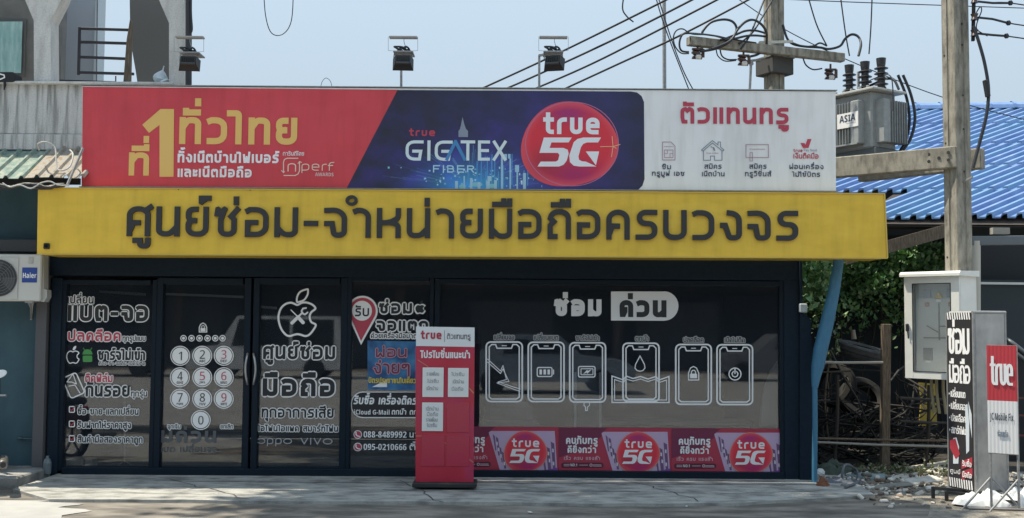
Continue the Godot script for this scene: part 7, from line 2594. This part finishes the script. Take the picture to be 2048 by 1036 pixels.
func tree(called: String, label: String, root: Vector3, crown: Array, n: int, sd: int):
	rng.seed = sd
	var t := thing(called, label, "tree", root)
	var b := MB.new()
	var fork := root + Vector3(0.1, 6.4, -0.3)
	b.tube(curve([root, root + Vector3(0.05, 3.0, 0.0), fork], 4), [0.42, 0.38, 0.36, 0.34, 0.33, 0.32, 0.31, 0.3, 0.28], 12)
	part(t, "trunk", b, M.wood)
	var pl := []
	for c in crown:
		b = MB.new()
		var e: Vector3 = c[0]
		b.tube(curve([fork, fork.lerp(e, 0.45) + Vector3(0, 0.7, 0), e], 5), [0.2, 0.19, 0.17, 0.15, 0.13, 0.11, 0.1, 0.08, 0.07, 0.05, 0.03], 8)
		part(t, "limb", b, M.wood)
		var clumps := []
		for k in 16:
			clumps.append(e + Vector3(rng.randf_range(-1, 1) * c[1], rng.randf_range(-0.35, 0.35) * c[1] * 0.6, rng.randf_range(-1, 1) * c[1] * 0.8))
		for k in n:
			pl.append(inv_at(t, clumps[rng.randi() % 16] + Vector3(rng.randfn(), rng.randfn() * 0.5, rng.randfn()) * 0.42))
	leaves(t, "crown", pl, 0.26, [[0.04, 0.09, 0.025], [0.06, 0.12, 0.035], [0.03, 0.07, 0.02]], 0.7)

func car(label: String, at: Vector3, turn: float, paint: Material, van: bool, long := 4.4):
	var t := thing("parked_car", label, "car", at, turn, "cars parked across the street")
	var w := 1.75
	var side := PackedVector2Array()
	var top := 1.95 if van else 1.48
	var h := long * 0.5
	for p in ([[-h, 0.3], [h, 0.3], [h, 0.75], [h * 0.86, 0.98], [h * 0.60, 1.04], [h * 0.36, top], [-h * 0.92, top], [-h, 1.0]] if van else [[-h, 0.32], [h, 0.32], [h, 0.68], [h * 0.9, 0.84], [h * 0.42, 0.96], [h * 0.14, top], [-h * 0.5, top], [-h * 0.8, 1.0], [-h, 0.92]]):
		side.append(Vector2(p[0], p[1]))
	var b := MB.new()
	b.poly(side, -w * 0.5, w * 0.5)
	part(t, "body", b, paint, true)
	var dark := plain(0.02, 0.025, 0.03, 0.08)
	for s in [-1, 1]:
		for q in ([[-0.86, -0.34], [-0.3, 0.12], [0.16, 0.38]] if van else [[-0.5, -0.2], [-0.17, 0.14]]):
			b = MB.new()
			var z: float = s * (w * 0.5 + 0.004)
			var f := Transform3D(Basis.IDENTITY, Vector3(0, 0, z))
			b.poly(PackedVector2Array([Vector2(q[0] * h, 1.02), Vector2(q[1] * h + (0.12 if q[1] > 0.13 else 0.0), 1.02), Vector2(q[1] * h - (0.1 if q[1] > 0.13 else 0.0), top - 0.1), Vector2(q[0] * h, top - 0.1)]), -0.003, 0.003, f)
			part(t, "window", b, dark, true)
		for x in [-0.62, 0.62]:
			b = MB.new()
			b.lathe([Vector2(0.2, -0.1), Vector2(0.32, -0.1), Vector2(0.33, 0.0), Vector2(0.32, 0.1), Vector2(0.2, 0.1), Vector2(0.0, 0.09)], Transform3D(Basis(Vector3.RIGHT, Vector3(0, 0, s), Vector3(0, -s, 0)), Vector3(x * h, 0.32, s * (w * 0.5 - 0.06))), 18)
			part(t, "wheel", b, M.rubber, true)

func opposite():
	car("silver blue hatchback parked facing the shop window, seen only in the glass", Vector3(0.9, -0.03, 15.9), 0.0, plain(0.30, 0.36, 0.44, 0.25, 0.3), false)
	car("white van across the street, seen only in the glass of the doors", Vector3(-7.6, -0.03, 22.5), PI, plain(0.72, 0.74, 0.76, 0.3), true, 4.9)
	car("dark car across the street beside the white van, seen only in the glass", Vector3(-13.0, -0.03, 23.0), 0.0, plain(0.04, 0.045, 0.06, 0.25), false)
	car("grey car across the street far right of the van, seen only in the glass", Vector3(8.6, -0.03, 22.8), PI, plain(0.22, 0.23, 0.25, 0.25, 0.2), false)
	# what the glass reflects and what shades the road: the other side of the street
	tree("rain_tree", "tall spreading roadside tree that shades the road before the shop", Vector3(-11.0, -0.03, 5.8), [
		[Vector3(-7.4, 12.6, 1.0), 1.0], [Vector3(-6.6, 13.0, 0.6), 1.4], [Vector3(-6.4, 12.8, 2.8), 1.5], [Vector3(-4.9, 13.2, 1.0), 1.4], [Vector3(-4.6, 12.8, 3.0), 1.4], [Vector3(-7.4, 12.4, 3.0), 1.0], [Vector3(-3.4, 13.3, 0.6), 1.0], [Vector3(-3.3, 13.0, 2.0), 1.0], [Vector3(-5.5, 13.4, 1.8), 1.5], [Vector3(-6.4, 13.5, 0.7), 1.2], [Vector3(-4.2, 13.5, 0.5), 1.1]], 1700, 21)
	var b := MB.new()
	b.box(Vector3(0, 2.4, 33), Vector3(70, 5.0, 4))
	var h := thing("shophouse_row", "dark shophouse row across the street, seen only in the glass", "building", Vector3(0, 0, 33))
	part(h, "wall", b, plain(0.05, 0.05, 0.055, 0.9))
	b = MB.new()
	b.box(Vector3(0, 3.1, 30.2), Vector3(70, 0.15, 2.2), Basis(Vector3.RIGHT, 0.12))
	part(h, "awning", b, plain(0.06, 0.05, 0.045, 0.9))
	b = MB.new()
	for k in 9:
		b.box(Vector3(-26 + k * 6.5, 1.3, 30.95), Vector3(3.2, 2.6, 0.08))
	part(h, "shutter", b, plain(0.12, 0.12, 0.13, 0.7))
	b = MB.new()
	rng.seed = 5
	var t := thing("roadside_hedge", "dark trees along the far side of the street, seen only in the glass", "tree", Vector3(0, 0, 31))
	var pl := []
	for k in 3000:
		pl.append(inv_at(t, Vector3(rng.randf_range(-34, 34), 3.5 + absf(rng.randfn()) * 4.5, 30.5 + rng.randfn() * 1.0)))
	leaves(t, "crown", pl, 1.1, [[0.03, 0.06, 0.02], [0.045, 0.08, 0.03]], 0.7)
	for k in 8:
		b = MB.new()
		b.tube([Vector3(-30 + k * 8.5, -0.03, 30.2), Vector3(-29.6 + k * 8.5, 6.0, 30.4)], 0.2, 8)
		part(t, "trunk", b, M.wood)
